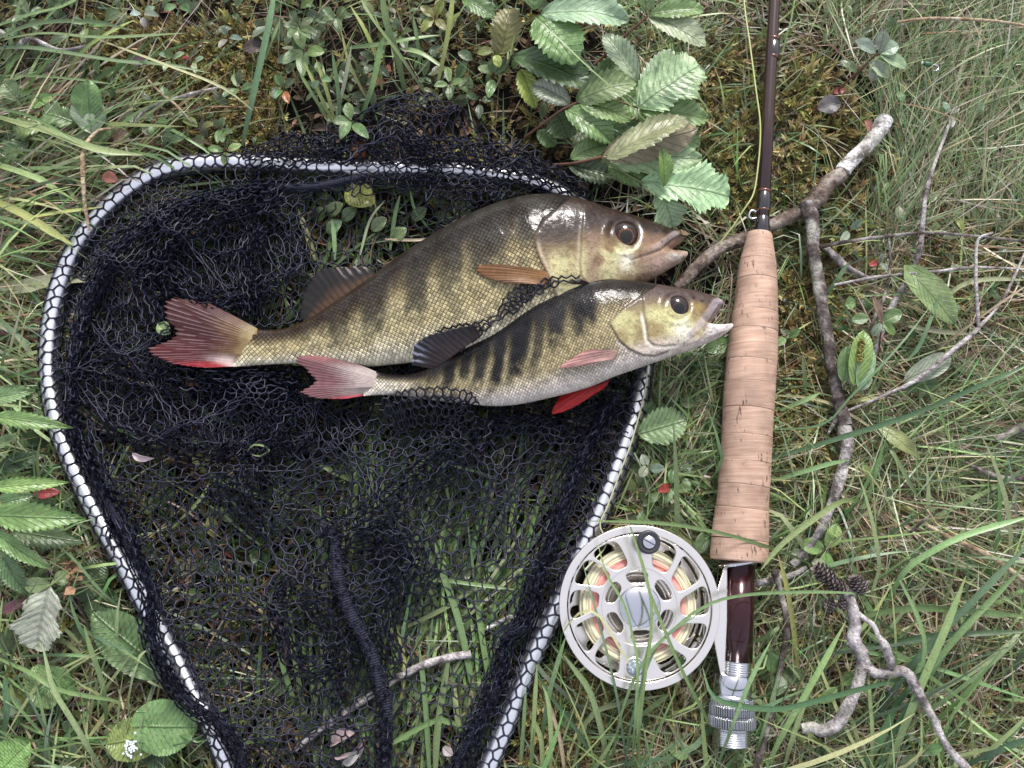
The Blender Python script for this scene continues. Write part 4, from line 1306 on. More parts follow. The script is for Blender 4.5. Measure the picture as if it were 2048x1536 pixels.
def plate(name, outer, holes, ztop, thick, mat, parent):
    """A flat plate with cut-out holes, real thickness and rounded edges."""
    bm = bmesh.new()
    loops = []
    for lp in [outer] + holes:
        vsx = [bm.verts.new((RC[0] + x * RS, RC[1] + y * RS, ztop)) for x, y in lp]
        loops.append(vsx)
        for i in range(len(vsx)):
            bm.edges.new((vsx[i], vsx[(i + 1) % len(vsx)]))
    bmesh.ops.triangle_fill(bm, use_beauty=True, use_dissolve=False, edges=bm.edges[:], normal=(0, 0, 1))
    bm.verts.index_update()
    V = np.array([v.co[:] for v in bm.verts])
    T = np.array([[v.index for v in f.verts] for f in bm.faces])
    a, bb, c = V[T[:, 0]], V[T[:, 1]], V[T[:, 2]]
    fl = np.cross(bb - a, c - a)[:, 2] < 0
    T[fl] = T[fl][:, ::-1]
    n = len(V)
    V2 = np.concatenate([V, V - [0, 0, thick]])
    walls = []
    for k, lp in enumerate(loops):
        ix = [v.index for v in lp]
        for i in range(len(ix)):
            p, q = ix[i], ix[(i + 1) % len(ix)]
            walls.append((p, q, q + n, p + n)[::-1] if k == 0 else (p, q, q + n, p + n))
    bm.free()
    return obj(name, V2, [T, T[:, ::-1] + n, np.array(walls)], mat, parent, smooth=False)


def circ(r, n=96, cx=0, cy=0):
    a = np.arange(n) * 2 * math.pi / n
    return [(cx + r * math.cos(t), cy + r * math.sin(t)) for t in a]


def port(th, r1, r2, h1, h2, skew, n=44, p=4.0):
    """A rounded, slightly swept port at angle th, from radius r1 to r2 (half-widths h1, h2 in radians)."""
    out = []
    for t in np.arange(n) * 2 * math.pi / n:
        c, s = math.cos(t), math.sin(t)
        x, y = np.sign(c) * abs(c) ** (2 / p), np.sign(s) * abs(s) ** (2 / p)
        f = (x + 1) / 2
        r = r1 + (r2 - r1) * f
        a = th + skew * f + y * (h1 + (h2 - h1) * f)
        out.append((r * math.cos(a), r * math.sin(a)))
    return out


D2 = math.radians
ang_ports = [118, 64, 33, 3, -29, -62, -124, -154, 176, 146]
plate('spool_face', circ(136, 120), [port(D2(t - 4), 78, 133.5, .20, .225, .13) for t in ang_ports] + [circ(72, 80)], RC[2], .0018, M_satin, reel)
plate('frame_ring', circ(153, 140), [circ(138.5, 120)], RC[2] + .0006, .003, M_satin, reel)
A_ = np.array([RC[0], RC[1], RC[2]])
Z_ = np.array([0, 0, 1.0])
V, F, _ = lathe(A_ - Z_ * .022, A_ - Z_ * .002, [(0, 151 * RS), (.006, 152.4 * RS), (.0195, 152.4 * RS), (.0196, 148 * RS), (.006, 147 * RS), (.0, 147 * RS)], 120)
mb = MB()
for i in range(9):     # open frame: pillars between front and back ring
    a = i * 2 * math.pi / 9 + .2
    p = A_ + np.array([math.cos(a), math.sin(a), 0]) * 145 * RS
    v_, f_, _ = lathe(p - Z_ * .021, p - Z_ * .001, [(0, .002), (.019, .002)], 10)
    mb.add(v_, f_)
V2_, F2_, _ = lathe(A_ - Z_ * .0235, A_ - Z_ * .020, [(0, 138 * RS), (0, 152 * RS), (.003, 152.5 * RS), (.0032, 138 * RS), (0, 138 * RS)], 110)
mb.add(V2_, F2_)
V3_, F3_, _ = lathe(A_ - Z_ * .0065, A_ - Z_ * .0024, [(0, 148 * RS), (0, 152.6 * RS), (.0041, 152.8 * RS), (.0041, 148 * RS), (0, 148 * RS)], 110)
mb.add(V3_, F3_)
mb.build('frame', M_satin, reel)
plate('spool_rear', circ(134, 100), [port(D2(t + 12), 60, 128, .17, .19, .0) for t in range(0, 360, 36)] + [circ(40, 50)], RC[2] - .018, .0012, M_satin, reel)
plate('hub_disc', circ(74.5, 96), [port(D2(t), 44, 68, .36, .37, .02, p=2.8) for t in (92, 32, -28, -88, -148, 152)] + [circ(39, 60)], RC[2] - .0006, .0016, M_satin, reel)
V, F, _ = lathe(A_ - Z_ * .0085, A_ - Z_ * .0022, [(0, 1e-5), (0, 71 * RS), (.0055, 71 * RS), (.0055, 69 * RS), (.0012, 68 * RS), (.0012, 60 * RS), (.0022, 59.5 * RS), (.0022, 56 * RS), (.0012, 55 * RS), (.0012, 1e-5)], 72)
obj('drag_housing', V, F, M_satin, reel)
dome = [(-.001, 41 * RS)] + [(.0012 + .0028 * math.sin(t), 40 * RS * math.cos(t)) for t in np.linspace(0, math.pi / 2 - .01, 12)]
V, F, _ = lathe(A_, A_ + Z_ * .003, dome, 64)
obj('drag_cap', V, F, M_chrome, reel)
# line wound on the spool: pink running line inside, cream outside
mb = MB()
for i, r in enumerate(np.arange(76, 112, 2.05)):
    for lay in range(2):
        a = np.linspace(0, 2 * math.pi, 97)[:-1]
        rr = r + 1.0 * lay + .5 * np.sin(3 * a + i * 1.3)
        z = RC[2] - .0042 - .0013 * lay - .0004 * np.sin(5 * a + i) - (.0012 if r > 108 else 0)
        P = np.stack([RC[0] + rr * RS * np.cos(a), RC[1] + rr * RS * np.sin(a), z], -1)
        ca, sa = np.arange(6) * math.pi / 3, None
        out = np.stack([np.cos(a), np.sin(a), 0 * a], -1)
        Vt = P[:, None] + .00042 * (out[:, None] * np.cos(ca)[None, :, None] + Z_[None, None] * np.sin(ca)[None, :, None])
        n = len(a)
        ii, jj = np.meshgrid(np.arange(n), np.arange(6), indexing='ij')
        Ft = np.stack([ii * 6 + jj, ii * 6 + (jj + 1) % 6, ((ii + 1) % n) * 6 + (jj + 1) % 6, ((ii + 1) % n) * 6 + jj], -1).reshape(-1, 4)
        t = np.clip((r - 88 + RNG.normal(0, 2.0)) / 9, 0, 1)
        c = np.array([.64, .28, .24]) * (1 - t) + (np.array([.64, .61, .44]) if i % 3 else np.array([.42, .40, .25])) * t
        mb.add(Vt.reshape(-1, 3), Ft, c)
V, F, _ = lathe(A_ - Z_ * .0165, A_ - Z_ * .006, [(0, 74 * RS), (.0, 111 * RS), (.011, 110 * RS), (.0112, 74 * RS)], 80)
mb.add(V, F, (.5, .46, .24))
mb.build('wound_line', M_line, reel)
ka = D2(83)
K0 = A_ + np.array([math.cos(ka), math.sin(ka), 0]) * 122 * RS
V, F, _ = lathe(K0, K0 + Z_ * .011, [(0, 13 * RS), (.0005, 17 * RS), (.004, 20.5 * RS), (.0095, 22.5 * RS), (.0108, 21.5 * RS), (.0112, 19 * RS), (.0104, 14 * RS), (.0100, 1e-5)], 44)
knob = obj('handle_knob', V, F, M_black, reel)
V, F, _ = lathe(K0 + Z_ * .0102, K0 + Z_ * .0118, [(0, 12.6 * RS), (.0010, 12.4 * RS), (.0014, 11 * RS), (.0015, 1e-5)], 36)
scr = obj('screw', V, F, M_chrome, knob)
sl = np.array([math.cos(-.5), math.sin(-.5), 0])
so = np.array([-sl[1], sl[0], 0])
bxv = [K0 + Z_ * zz + sl * 11 * RS * a + so * 1.0 * RS * c for zz in (.0112, .01178) for a in (-1, 1) for c in (-1, 1)]
obj('screw_slot', bxv, np.array([(0, 1, 3, 2), (4, 6, 7, 5), (0, 4, 5, 1), (2, 3, 7, 6), (0, 2, 6, 4), (1, 5, 7, 3)]), M_black, knob, smooth=False)
kb = D2(-96)
K1 = A_ + np.array([math.cos(kb), math.sin(kb), 0]) * 113 * RS
V, F, _ = lathe(K1 - Z_ * .002, K1 + Z_ * .002, [(0, 15.5 * RS), (.0028, 15 * RS), (.0034, 12.5 * RS), (.0035, 1e-5)], 40)
obj('counterweight', V, F, M_stone, reel)
V, F, _ = lathe(K1 - Z_ * .001, K1 + Z_ * .002, [(0, 20 * RS), (.0016, 19.5 * RS), (.0022, 17.5 * RS), (.0016, 16 * RS), (0, 15.8 * RS)], 44)
obj('counterweight_rim', V, F, M_satin, reel)


def slab(name, outline, z0, z1, mat, parent):
    """A bar of metal with the given outline, from height z0 to z1 (mm), edges eased."""
    o_ = np.asarray(outline, float)
    c_ = o_.mean(0)
    V, n = [], len(o_)
    for z, k in ((z0, .97), (z0 + .4, 1), (z1 - .6, 1), (z1, .93)):
        p = c_ + (o_ - c_) * k
        V.append(W(p[:, 0], p[:, 1], z * MM))
    V = np.concatenate(V + [V[0].mean(0)[None], V[3].mean(0)[None]])
    F = gridF(4, n, True)
    i = np.arange(n)
    T = np.concatenate([np.stack([np.full(n, 4 * n), (i + 1) % n, i], 1), np.stack([np.full(n, 4 * n + 1), 3 * n + i, 3 * n + (i + 1) % n], 1)])
    return obj(name, V, [F[:, ::-1], T[:, ::-1]], mat, parent, smooth=False)


slab('reel_foot', [(1448, 1134), (1455, 1136), (1455, 1240), (1450, 1348), (1441, 1352), (1428, 1285), (1425, 1240), (1430, 1192)], 14, 25, M_satin, reel)
slab('foot_stem', [(1410, 1180), (1438, 1190), (1436, 1282), (1404, 1290)], 9, 17, M_satin, reel)
# ------------------------------------------------------------------ branches and twigs
def bark_mat(name, c1, c2, c3, scale=300, stretch=1):
    m, nt, b = new_mat(name, rough=.8, spec=.25)
    n1, n2, n3 = geo_noise(nt, scale * .35, 3), geo_noise(nt, scale * 1.6, 4, .7), geo_noise(nt, scale * .14, 3)
    c = ramp(nt, n1, [(.36, c1), (.5, c2), (.62, c3)])
    c = mixc(nt, nd(nt, 'MapRange', {0: n3, 1: .55, 2: .68, 3: 0.0, 4: .8}).outputs[0], c, (.40, .40, .34))   # lichen
    c = mixc(nt, 1.0, c, nd(nt, 'MapRange', {0: n2, 1: .3, 2: .7, 3: .45, 4: 1.45}).outputs[0], 'MULTIPLY')
    nt.links.new(c, b.inputs['Base Color'])
    bump(nt, b, mth(nt, 'ADD', n2, mth(nt, 'MULTIPLY', n1, .8)), .0016, 1.0)
    return m


M_bark = bark_mat('branch_bark', (.065, .045, .035), (.17, .13, .105), (.30, .26, .22))
M_barkd = bark_mat('dark_bark', (.035, .026, .022), (.10, .08, .075), (.26, .24, .22))
M_birch = bark_mat('birch_bark', (.18, .16, .14), (.62, .60, .57), (.78, .77, .74), 420)
M_straw = bark_mat('straw_stem', (.22, .15, .09), (.36, .27, .17), (.46, .37, .25), 300)
M_grey = bark_mat('grey_twig', (.10, .085, .08), (.32, .29, .285), (.50, .47, .46), 400)


def stick(name, pts, wid, z, mat, parent, seed=0, knob=.12, k=12, n=None):
    """A stick along photo pixels: wid pixel widths, z heights in mm, both along its length."""
    p = np.asarray(pts, float)
    n = n or max(24, int(np.linalg.norm(np.diff(p, axis=0), axis=1).sum() / 5))
    s = spline(p, n)
    t = np.linspace(0, 1, n)
    zz = np.interp(t, np.linspace(0, 1, np.size(z)), np.atleast_1d(z)) + .6 * (vnoise(t * 14, t * 0, seed) - .5)
    ww = np.interp(t, np.linspace(0, 1, np.size(wid)), np.atleast_1d(wid)) * PX * .5 * .97
    g = np.random.default_rng(seed)
    bumps = np.zeros(n)
    for _ in range(max(3, n // 8)):
        bumps += g.random() * knob * np.exp(-((t - g.random()) * n / g.uniform(.9, 3)) ** 2)
    s = s + (np.stack([vnoise(t * n / 7, t * 0, seed + 2), vnoise(t * n / 7, t * 0 + 3, seed + 4)], -1) - .5) * np.minimum(ww / PX * .35, 4)[:, None]
    rr = (ww * (1 + bumps))[:, None] * (1 + .16 * (vnoise(t[:, None] * n / 2.5, np.arange(k)[None] * 1.3, seed + 5) - .5))
    P = W(s[:, 0], s[:, 1], zz * MM)
    mb = MB()
    tube_cap(mb, P, rr, k)
    return mb.build(name, mat, parent)


def tube_cap(mb, P, rr, k, c=None):
    V, F, uv = tube(P, rr, k, False)
    n = len(P)
    mb.add(V, F, c, uv)
    for e, s in ((0, 1), (n - 1, -1)):
        ring = V[e * k:(e + 1) * k]
        j = np.arange(k)
        T3 = np.stack([np.full(k, k), (j + 1) % k, j], 1)
        mb.add(np.concatenate([ring, P[e:e + 1]]), T3 if s > 0 else T3[:, ::-1], c)


def lone(name, label, cat, pts, wid, z, mat, seed, group=None, **kw):
    return tag(stick(name, pts, wid, z, mat, None, seed, **kw), label, cat, group)


br = thing('forked_branch', 'forked fallen branch passing under the fly rod, whitish bark at its thick broken end', 'branch', W(1615, 412, 0))
stick('birch_end', BRANCH[:4], [33, 30, 33], [20, 18, 17], M_birch, br, 3, .1, 14)
stick('bough', BRANCH[3:], [33, 36, 26, 26, 27, 25, 20], [17, 15, 13, 11, 11, 13, 12], M_bark, br, 4, .2, 14)
stick('side_branch', OFFSHOOT[:9], [30, 26, 24, 23, 22, 26], [16, 17, 17, 16, 15], M_barkd, br, 5, .16, 12)
stick('side_branch', OFFSHOOT[8:], [27, 21, 19, 18, 15, 15], [15, 15, 14, 13, 11], M_grey, br, 6, .2, 12)
stick('stub', [(1680, 835), (1666, 850), (1656, 868)], [12, 9, 4], [15, 14, 12], M_barkd, br, 7, .2, 8)
lone('mossy_stub', 'short grey lichened twig stub beside the burgundy reel seat', 'twig', [(1508, 1166), (1545, 1160), (1590, 1148), (1612, 1135)], [15, 14, 12, 8], [9, 11, 11, 9], M_grey, 8)
lone('thin_twig', 'thin rough twig hanging down beside the silver locking nut', 'twig', ROOTLET, [13, 12, 10, 9, 10, 8], [16, 17, 16, 15, 13], M_barkd, 9, knob=.4)
al = thing('alder_twig', 'crooked grey alder twig with small dark cones at its upper end', 'twig', W(1712, 1260, 0))
stick('stem', ALDER, [18, 20, 22, 25, 21, 17, 20, 24, 22, 18], [30, 30, 28, 26, 25, 24, 22, 20, 18], M_grey, al, 11, .25, 12)
stick('side_twig', [(1724, 1312), (1738, 1334), (1758, 1347), (1797, 1342), (1818, 1350), (1832, 1370), (1847, 1402), (1869, 1441), (1884, 1474), (1900, 1500), (1945, 1545)], [20, 17, 17, 18, 16, 14, 13, 12, 14, 11], [26, 26, 28, 29, 28, 27, 26, 25, 23], M_grey, al, 12, .28, 10)
stick('side_twig', [(1709, 1222), (1722, 1232), (1747, 1252), (1756, 1272), (1767, 1288), (1776, 1310), (1784, 1334)], [9, 9, 10, 9, 17, 14, 12], [30, 31, 32, 33, 33, 31, 29], M_grey, al, 13, .3, 9)
stick('side_twig', [(1700, 1190), (1712, 1184), (1722, 1172), (1740, 1162)], [9, 9, 7, 5], [30, 31, 31, 30], M_grey, al, 14, .2, 8)
stick('side_twig', [(1712, 1186), (1698, 1180), (1688, 1172)], [8, 7, 7], [30, 30, 30], M_grey, al, 15, .2, 8)
stick('side_twig', [(1768, 1366), (1777, 1380), (1789, 1390)], [8, 10, 13], [16, 15, 14], M_grey, al, 16, .3, 8)
g_ = np.random.default_rng(77)
for k in range(16):
    q_ = spline(ALDER, 60)[4 + k * 3] if k < 10 else spline([(1738, 1334), (1797, 1342), (1847, 1402), (1884, 1474), (1900, 1500)], 12)[(k - 10) * 2]
    a_ = g_.random() * 6.28
    l_ = g_.uniform(10, 17)
    stick('bud', [q_, q_ + l_ * .6 * np.array([math.cos(a_), math.sin(a_)]), q_ + l_ * np.array([math.cos(a_ + .3), math.sin(a_ + .3)])], [9, 8, 3], [26 if k < 6 else 22, 27 if k < 6 else 23, 28 if k < 6 else 24], M_grey, al, 300 + k, .3, 7, n=7)


def cone_part(cx, cy, L, Wd, ang, z, parent):
    """An alder cone: overlapping woody scales round a short spindle."""
    mb = MB()
    c0 = W(cx, cy, z * MM)
    ax = np.array([math.cos(ang), math.sin(ang), .15])
    ax /= np.linalg.norm(ax)
    n1 = np.cross(ax, [0, 0, 1.])
    n1 /= np.linalg.norm(n1)
    n2 = np.cross(ax, n1)
    L, R = L * PX, Wd * PX / 2
    V, F, _ = lathe(c0 - ax * L / 2, c0 + ax * L / 2, [(L * t, max(1e-5, R * .72 * math.sin(math.pi * (.08 + .88 * t)) ** .6)) for t in np.linspace(0, 1, 9)], 10)
    mb.add(V, F, (.03, .022, .02))
    g = np.random.default_rng(int(cx))
    for i in range(70):
        t = (i + .5) / 70
        a = i * 2.39996
        r = R * math.sin(math.pi * (.08 + .86 * t)) ** .6
        d = n1 * math.cos(a) + n2 * math.sin(a)
        e = np.cross(ax, d)
        b0 = c0 + ax * L * (t - .5) + d * r * .70
        w_, h_ = R * .26, R * .42
        tip = d * h_ * .75 + ax * h_ * .5
        q = [b0 - e * w_ * .6, b0 + e * w_ * .6, b0 + tip + e * w_, b0 + tip - e * w_, b0 + tip * 1.08 + ax * R * .1, b0 - ax * R * .12 + tip * .7]
        col = np.array([.10, .082, .078]) * g.uniform(.5, 1.3)
        cc = np.array([col * .4, col * .4, col * 1.9, col * 1.9, col * 2.2, col * .6])
        mb.add(q, [(0, 1, 2), (0, 2, 3), (3, 2, 4), (0, 5, 1), (1, 5, 2), (0, 3, 5), (3, 4, 5), (2, 5, 4)], cc)
    return mb.build('cone', M_twig, parent, smooth=False)


for a in ((1652, 1150, 44, 32, 2.5, 31), (1674, 1172, 40, 30, 2.6, 30), (1717, 1172, 32, 32, 2.0, 31), (1657, 1212, 24, 24, .6, 24), (1690, 1204, 28, 24, 1.1, 28)):
    cone_part(*a, al)

lone('bent_stalk', 'long brown stalk arching level from the side branch to the right edge, upper of two', 'stalk', [(1640, 494), (1700, 482), (1760, 474), (1850, 466), (1950, 472), (2060, 484)], [8, 7, 6, 6, 6], [24, 26, 28, 28, 26], M_barkd, 20, knob=.1, k=8)
lone('bent_stalk', 'long brown stalk arching level below the upper one, lower of two', 'stalk', [(1668, 570), (1740, 556), (1800, 549), (1870, 543), (1960, 535), (2060, 540)], [5, 6, 6, 6, 5], [22, 24, 26, 26, 24], M_grey, 21, knob=.1, k=8)
stk = thing('forked_stalk', 'pale forked dry stalk, one prong upright, at the right of the plant with a catkin', 'stalk', W(1957, 655, .01))
stick('shaft', [(1660, 838), (1710, 815), (1770, 790), (1830, 762), (1885, 718), (1930, 680), (1957, 656)], [4, 5, 6, 8, 10, 9, 9], [14, 18, 20, 22, 24, 25, 26], M_grey, stk, 22, .1, 8)
stick('prong', [(1957, 656), (1954, 600), (1952, 550), (1955, 482), (1985, 465)], [7, 7, 7, 6, 5], [26, 28, 30, 32, 32], M_grey, stk, 23, .1, 8)
stick('prong', [(1957, 656), (1990, 620), (2012, 588), (2030, 550), (2050, 505)], [7, 6, 6, 5, 4], [26, 26, 26, 25, 24], M_grey, stk, 24, .1, 8)
lone('grey_stem', 'grey upright dead stem crossing both long stalks above the lone broad leaf', 'stem', [(1898, 250), (1868, 330), (1850, 400), (1844, 470), (1832, 525), (1812, 565), (1790, 600), (1768, 650), (1745, 720)], [6, 7, 8, 9, 11, 12, 13, 12, 9], [20, 22, 24, 22, 20, 18, 17, 16, 14], M_grey, 25, knob=.1, k=9)
lone('thin_stalk', 'thin reddish stem between the forked branch and the grey dead stem', 'stem', [(1776, 462), (1780, 520), (1776, 560), (1766, 600), (1752, 630), (1740, 660)], [5, 5, 6, 7, 7, 6], [22, 21, 20, 19, 18, 17], M_barkd, 26, knob=.1, k=8)
lone('pale_splinter', 'short pale grey splinter of wood under the level brown stalk', 'twig', [(1648, 494), (1672, 514), (1700, 538), (1745, 560)], [13, 16, 12, 7], [10, 11, 10, 8], M_grey, 27)
lone('pale_straw', 'pale bare stem slanting out at the right edge above the broad grass blades', 'stalk', [(1850, 1048), (1896, 1074), (1940, 1094), (1990, 1118), (2060, 1172)], [7, 9, 10, 10, 9], [16, 18, 19, 19, 17], M_straw, 28, knob=.05, k=9)
lone('pale_straw', 'pale bare stem arching across the top right corner', 'stalk', [(1794, 44), (1850, 38), (1920, 38), (1985, 42), (2060, 52)], [5, 7, 7, 6, 5], [26, 28, 29, 28, 26], M_straw, 29, knob=.05, k=8)
ut = thing('buried_twig', 'pale broken twig lying on the ground under the net mesh', 'twig', W(760, 1385, 0))
stick('stem', [(590, 1500), (640, 1462), (700, 1418), (760, 1378), (830, 1336), (890, 1316), (942, 1308)], [8, 13, 14, 13, 14, 15, 15], [6, 7, 7, 7, 7, 7, 7], M_grey, ut, 30, .15, 10)
lone('buried_twig', 'small pale crooked twig under the mesh beside the right rim cord', 'twig', [(975, 1255), (1000, 1244), (1022, 1234), (1045, 1238)], [7, 9, 8, 6], [7, 8, 8, 7], M_birch, 31)
lone('dark_twig', 'dark pointed twig in the matted grass right of the side branch', 'twig', [(1808, 1072), (1830, 1056), (1848, 1040), (1860, 1030)], [3, 6, 5, 2], [20, 22, 24, 25], M_barkd, 32, k=7)
lone('dark_twig', 'dark thick twig lying at the right edge below the long dark grass blade', 'twig', [(1990, 880), (2015, 868), (2035, 856), (2070, 840)], [10, 16, 18, 18], [12, 13, 14, 14], M_barkd, 33)
lone('dark_twig', 'dark level twig at the right edge in the flattened grass', 'twig', [(1930, 925), (1980, 948), (2020, 958), (2070, 950)], [6, 10, 12, 12], [14, 14, 14, 14], M_barkd, 34)
lone('dead_stalk', 'grey dead stem leaning beside the round leaves at the upper left', 'stem', [(180, 90), (120, 100), (60, 78), (30, 100)], [5, 8, 10, 9], [20, 18, 16, 14], M_grey, 35, knob=.1)
lone('dead_stalk', 'pale dead stem running up from the mossy patch at the upper left', 'stem', [(266, 252), (290, 220), (340, 200), (400, 184), (442, 174)], [6, 7, 7, 8, 5], [14, 16, 17, 16, 14], M_grey, 36, knob=.1)
lone('dead_stalk', 'pale dead stem crossing another in a V above the hoop', 'stem', [(296, 160), (320, 184), (352, 210), (384, 246)], [4, 5, 5, 3], [20, 21, 20, 16], M_straw, 37, knob=.1)
lone('bent_reed', 'tan broken reed standing bent beside the upper left of the hoop', 'reed', [(178, 460), (168, 400), (166, 340), (170, 296), (196, 262), (230, 256)], [6, 7, 9, 10, 7, 4], [20, 22, 26, 28, 26, 22], M_straw, 38, knob=.05, k=8)

# ------------------------------------------------------------------ leaves
def prof(kind, u):
    if kind == 'oval':
        return np.clip(np.sin(math.pi * np.clip(u, 0, 1)) ** .72, 0, 1)
    if kind == 'ovate':
        w = np.clip(u, 0, 1) ** .62 * (1 - np.clip(u, 0, 1)) ** .72
        return w / .43
    if kind == 'lance':
        w = np.clip(u, 0, 1) ** .8 * (1 - np.clip(u, 0, 1)) ** 1.05
        return w / .275
    if kind == 'heart':
        w = np.clip(u + .0, 0, 1) ** .35 * (1 - np.clip(u, 0, 1)) ** .6
        return w / .555
    if kind == 'lobed':
        w = np.clip(u, 0, 1) ** .6 * (1 - np.clip(u, 0, 1)) ** .5 / .468
        return w * (.88 + .15 * np.cos(2 * math.pi * (u * 2.6 - .42)))
    return np.ones_like(u)


def leaf_geo(base, tip, hw, kind='ovate', teeth=0, ser=.12, fold=.25, arch=.1, droop=0.0, twist=0.0, nu=None, nv=8, seed=0, thick=.0003):
    """World-space leaf blade from base to tip; hw half width in metres. Both faces and a thin edge."""
    base, tip = np.asarray(base, float), np.asarray(tip, float)
    ax = tip - base
    L = np.linalg.norm(ax)
    ax = ax / L
    sd = np.cross([0, 0, 1.], ax)
    sd /= np.linalg.norm(sd) + 1e-9
    up = np.cross(ax, sd)
    sd, up = sd * math.cos(twist) + up * math.sin(twist), up * math.cos(twist) - sd * math.sin(twist)
    nu = nu or (teeth * 4 + 1 if teeth else 15)
    u = np.linspace(0, 1, nu)[:, None]
    v = np.linspace(-1, 1, 2 * (nv // 2) + 1)[None]
    w = prof(kind, u)
    if teeth:
        saw = 1 - (u * teeth) % 1.0
        w = w * (1 - ser * saw * np.minimum(1, np.abs(v) ** 2)) + .0 * v
        uu = u + .35 / teeth * np.abs(v) ** 2 * (1 - saw) * .6
    else:
        uu = u + 0 * v
    if kind == 'heart':
        uu = uu - .30 * np.abs(v) ** 1.6 * (1 - u) ** 5
    if kind in ('ovate', 'lobed'):
        uu = uu + .12 * (np.abs(v) ** 1.4) * np.sin(math.pi * u) * (1 if kind == 'lobed' else .6)
    g = np.random.default_rng(seed)
    un = fbm(u * 3.2 + g.random() * 20, v * 1.6 + 9, seed, 2) - .5
    zz = fold * hw * np.abs(v) * w + arch * L * (4 * u * (1 - u)) - droop * L * u ** 2 + .5 * hw * un * (.3 + .7 * np.abs(v))
    if teeth:
        zz = zz + .05 * hw * np.abs(np.sin(math.pi * (u * teeth / 1.4 - np.abs(v) * .8))) * (np.abs(v) > .05)
    P = base + ax * (uu * L)[..., None] + sd * (v * w * hw)[..., None] + up * zz[..., None]
    shp = P.shape[:2]
    uv = np.stack([np.clip(uu, 0, 1), (v * np.maximum(w, .35) + 0 * u) / 2 + .5], -1).reshape(-1, 2)
    return P.reshape(-1, 3), gridF(*shp), uv


LEAF = {'fresh': (.145, .235, .085), 'mid': (.105, .175, .068), 'pale': (.30, .39, .24), 'grey': (.24, .30, .22), 'dark': (.048, .090, .032), 'yellow': (.21, .25, .055),
        'bright': (.20, .31, .095), 'red': (.30, .05, .05), 'orange': (.36, .13, .05), 'brown': (.13, .08, .05), 'dry': (.34, .29, .22), 'olive': (.14, .15, .05), 'pink': (.45, .17, .13)}


def leaf_part(parent, base, tip, hw, z0, z1, kind='ovate', teeth=0, colour='fresh', seed=1, name='leaf', label=None, nv=8, colvar=.12, mat=None, **kw):
    g = np.random.default_rng(seed * 7 + 3)
    B, T = W(base[0], base[1], z0 * MM), W(tip[0], tip[1], z1 * MM)
    sc_ = (DIST - (z0 + z1) / 2 * MM) / DIST * PX
    V, F, uv = leaf_geo(B, T, hw * sc_, kind, teeth, seed=seed, nv=nv, **kw)
    c = np.array(LEAF[colour] if isinstance(colour, str) else colour) * (1 + colvar * g.normal(0, 1, 3) * .5) * (1 + colvar * g.normal())
    if name == 'leaf' and parent is not None and parent.name.startswith('bramble'):
        c = c * np.array([1.12, 1.12, 1.0])
    cc = np.tile(np.clip(c, .01, .7), (len(V), 1))
    return obj(name, V, F, mat or M_leaf, parent, cc, uv, label=label)


def stalk_part(parent, pts, zs, wid, colour, name='stem', seed=0):
    p = spline(pts, 22)
    t = np.linspace(0, 1, 22)
    z = np.interp(t, np.linspace(0, 1, len(zs)), zs)
    r = np.interp(t, np.linspace(0, 1, np.size(wid)), np.atleast_1d(wid)) * PX / 2
    mb = MB()
    tube_cap(mb, W(p[:, 0], p[:, 1], z * MM), r, 7, np.array(colour, float))
    return mb.build(name, M_grass, parent)


STEMRED, STEMBR, STEMGR = (.26, .07, .045), (.17, .085, .055), (.18, .22, .08)


def plant(name, label, cat, foot, leaves, stems, group=None):
    t = thing(name, label, cat, W(foot[0], foot[1], 0), group)
    for i, s in enumerate(stems):
        stalk_part(t, *s)
    for i, l in enumerate(leaves):
        d = dict(l[5]) if len(l) > 5 else {}
        d.setdefault('seed', int(l[0][0] * 3 + l[1][1] * 5) % 997)
        leaf_part(t, l[0], l[1], l[2] * (1.38 if name == 'bramble' else .85 if name == 'willowherb' else 1), l[3], l[4], **d)
    return t


S = dict(kind='ovate', teeth=11, ser=.2)
plant('bramble', 'bramble sprig with large pale toothed leaves at the top edge, above the net', 'plant', (1085, 40), [
    ((1074, 34), (1152, 130), 47, 32, 36, dict(S, colour='fresh', arch=.12, fold=.2)),
    ((1082, 28), (1256, 40), 34, 34, 38, dict(S, colour='pale', arch=.1, fold=.3)),
    ((1070, 22), (1060, -90), 36, 34, 36, dict(S, colour='mid')),
    ((1000, 112), (1026, 16), 30, 20, 24, dict(S, colour='olive', arch=.12)),
    ((1024, 112), (1192, 178), 34, 24, 28, dict(S, colour='dark', arch=.1, fold=.2)),
    ((925, -2), (990, 38), 20, 18, 20, dict(S, colour='mid', teeth=9)),
    ((1040, 140), (1070, 215), 20, 22, 20, dict(S, colour='yellow', teeth=9))],
    [([(1040, 130), (1062, 80), (1080, 34)], [8, 18, 33], [5, 4], STEMBR), ([(1020, 112), (1036, 60), (1078, 30)], [24, 26, 33], [4, 4], STEMGR)])
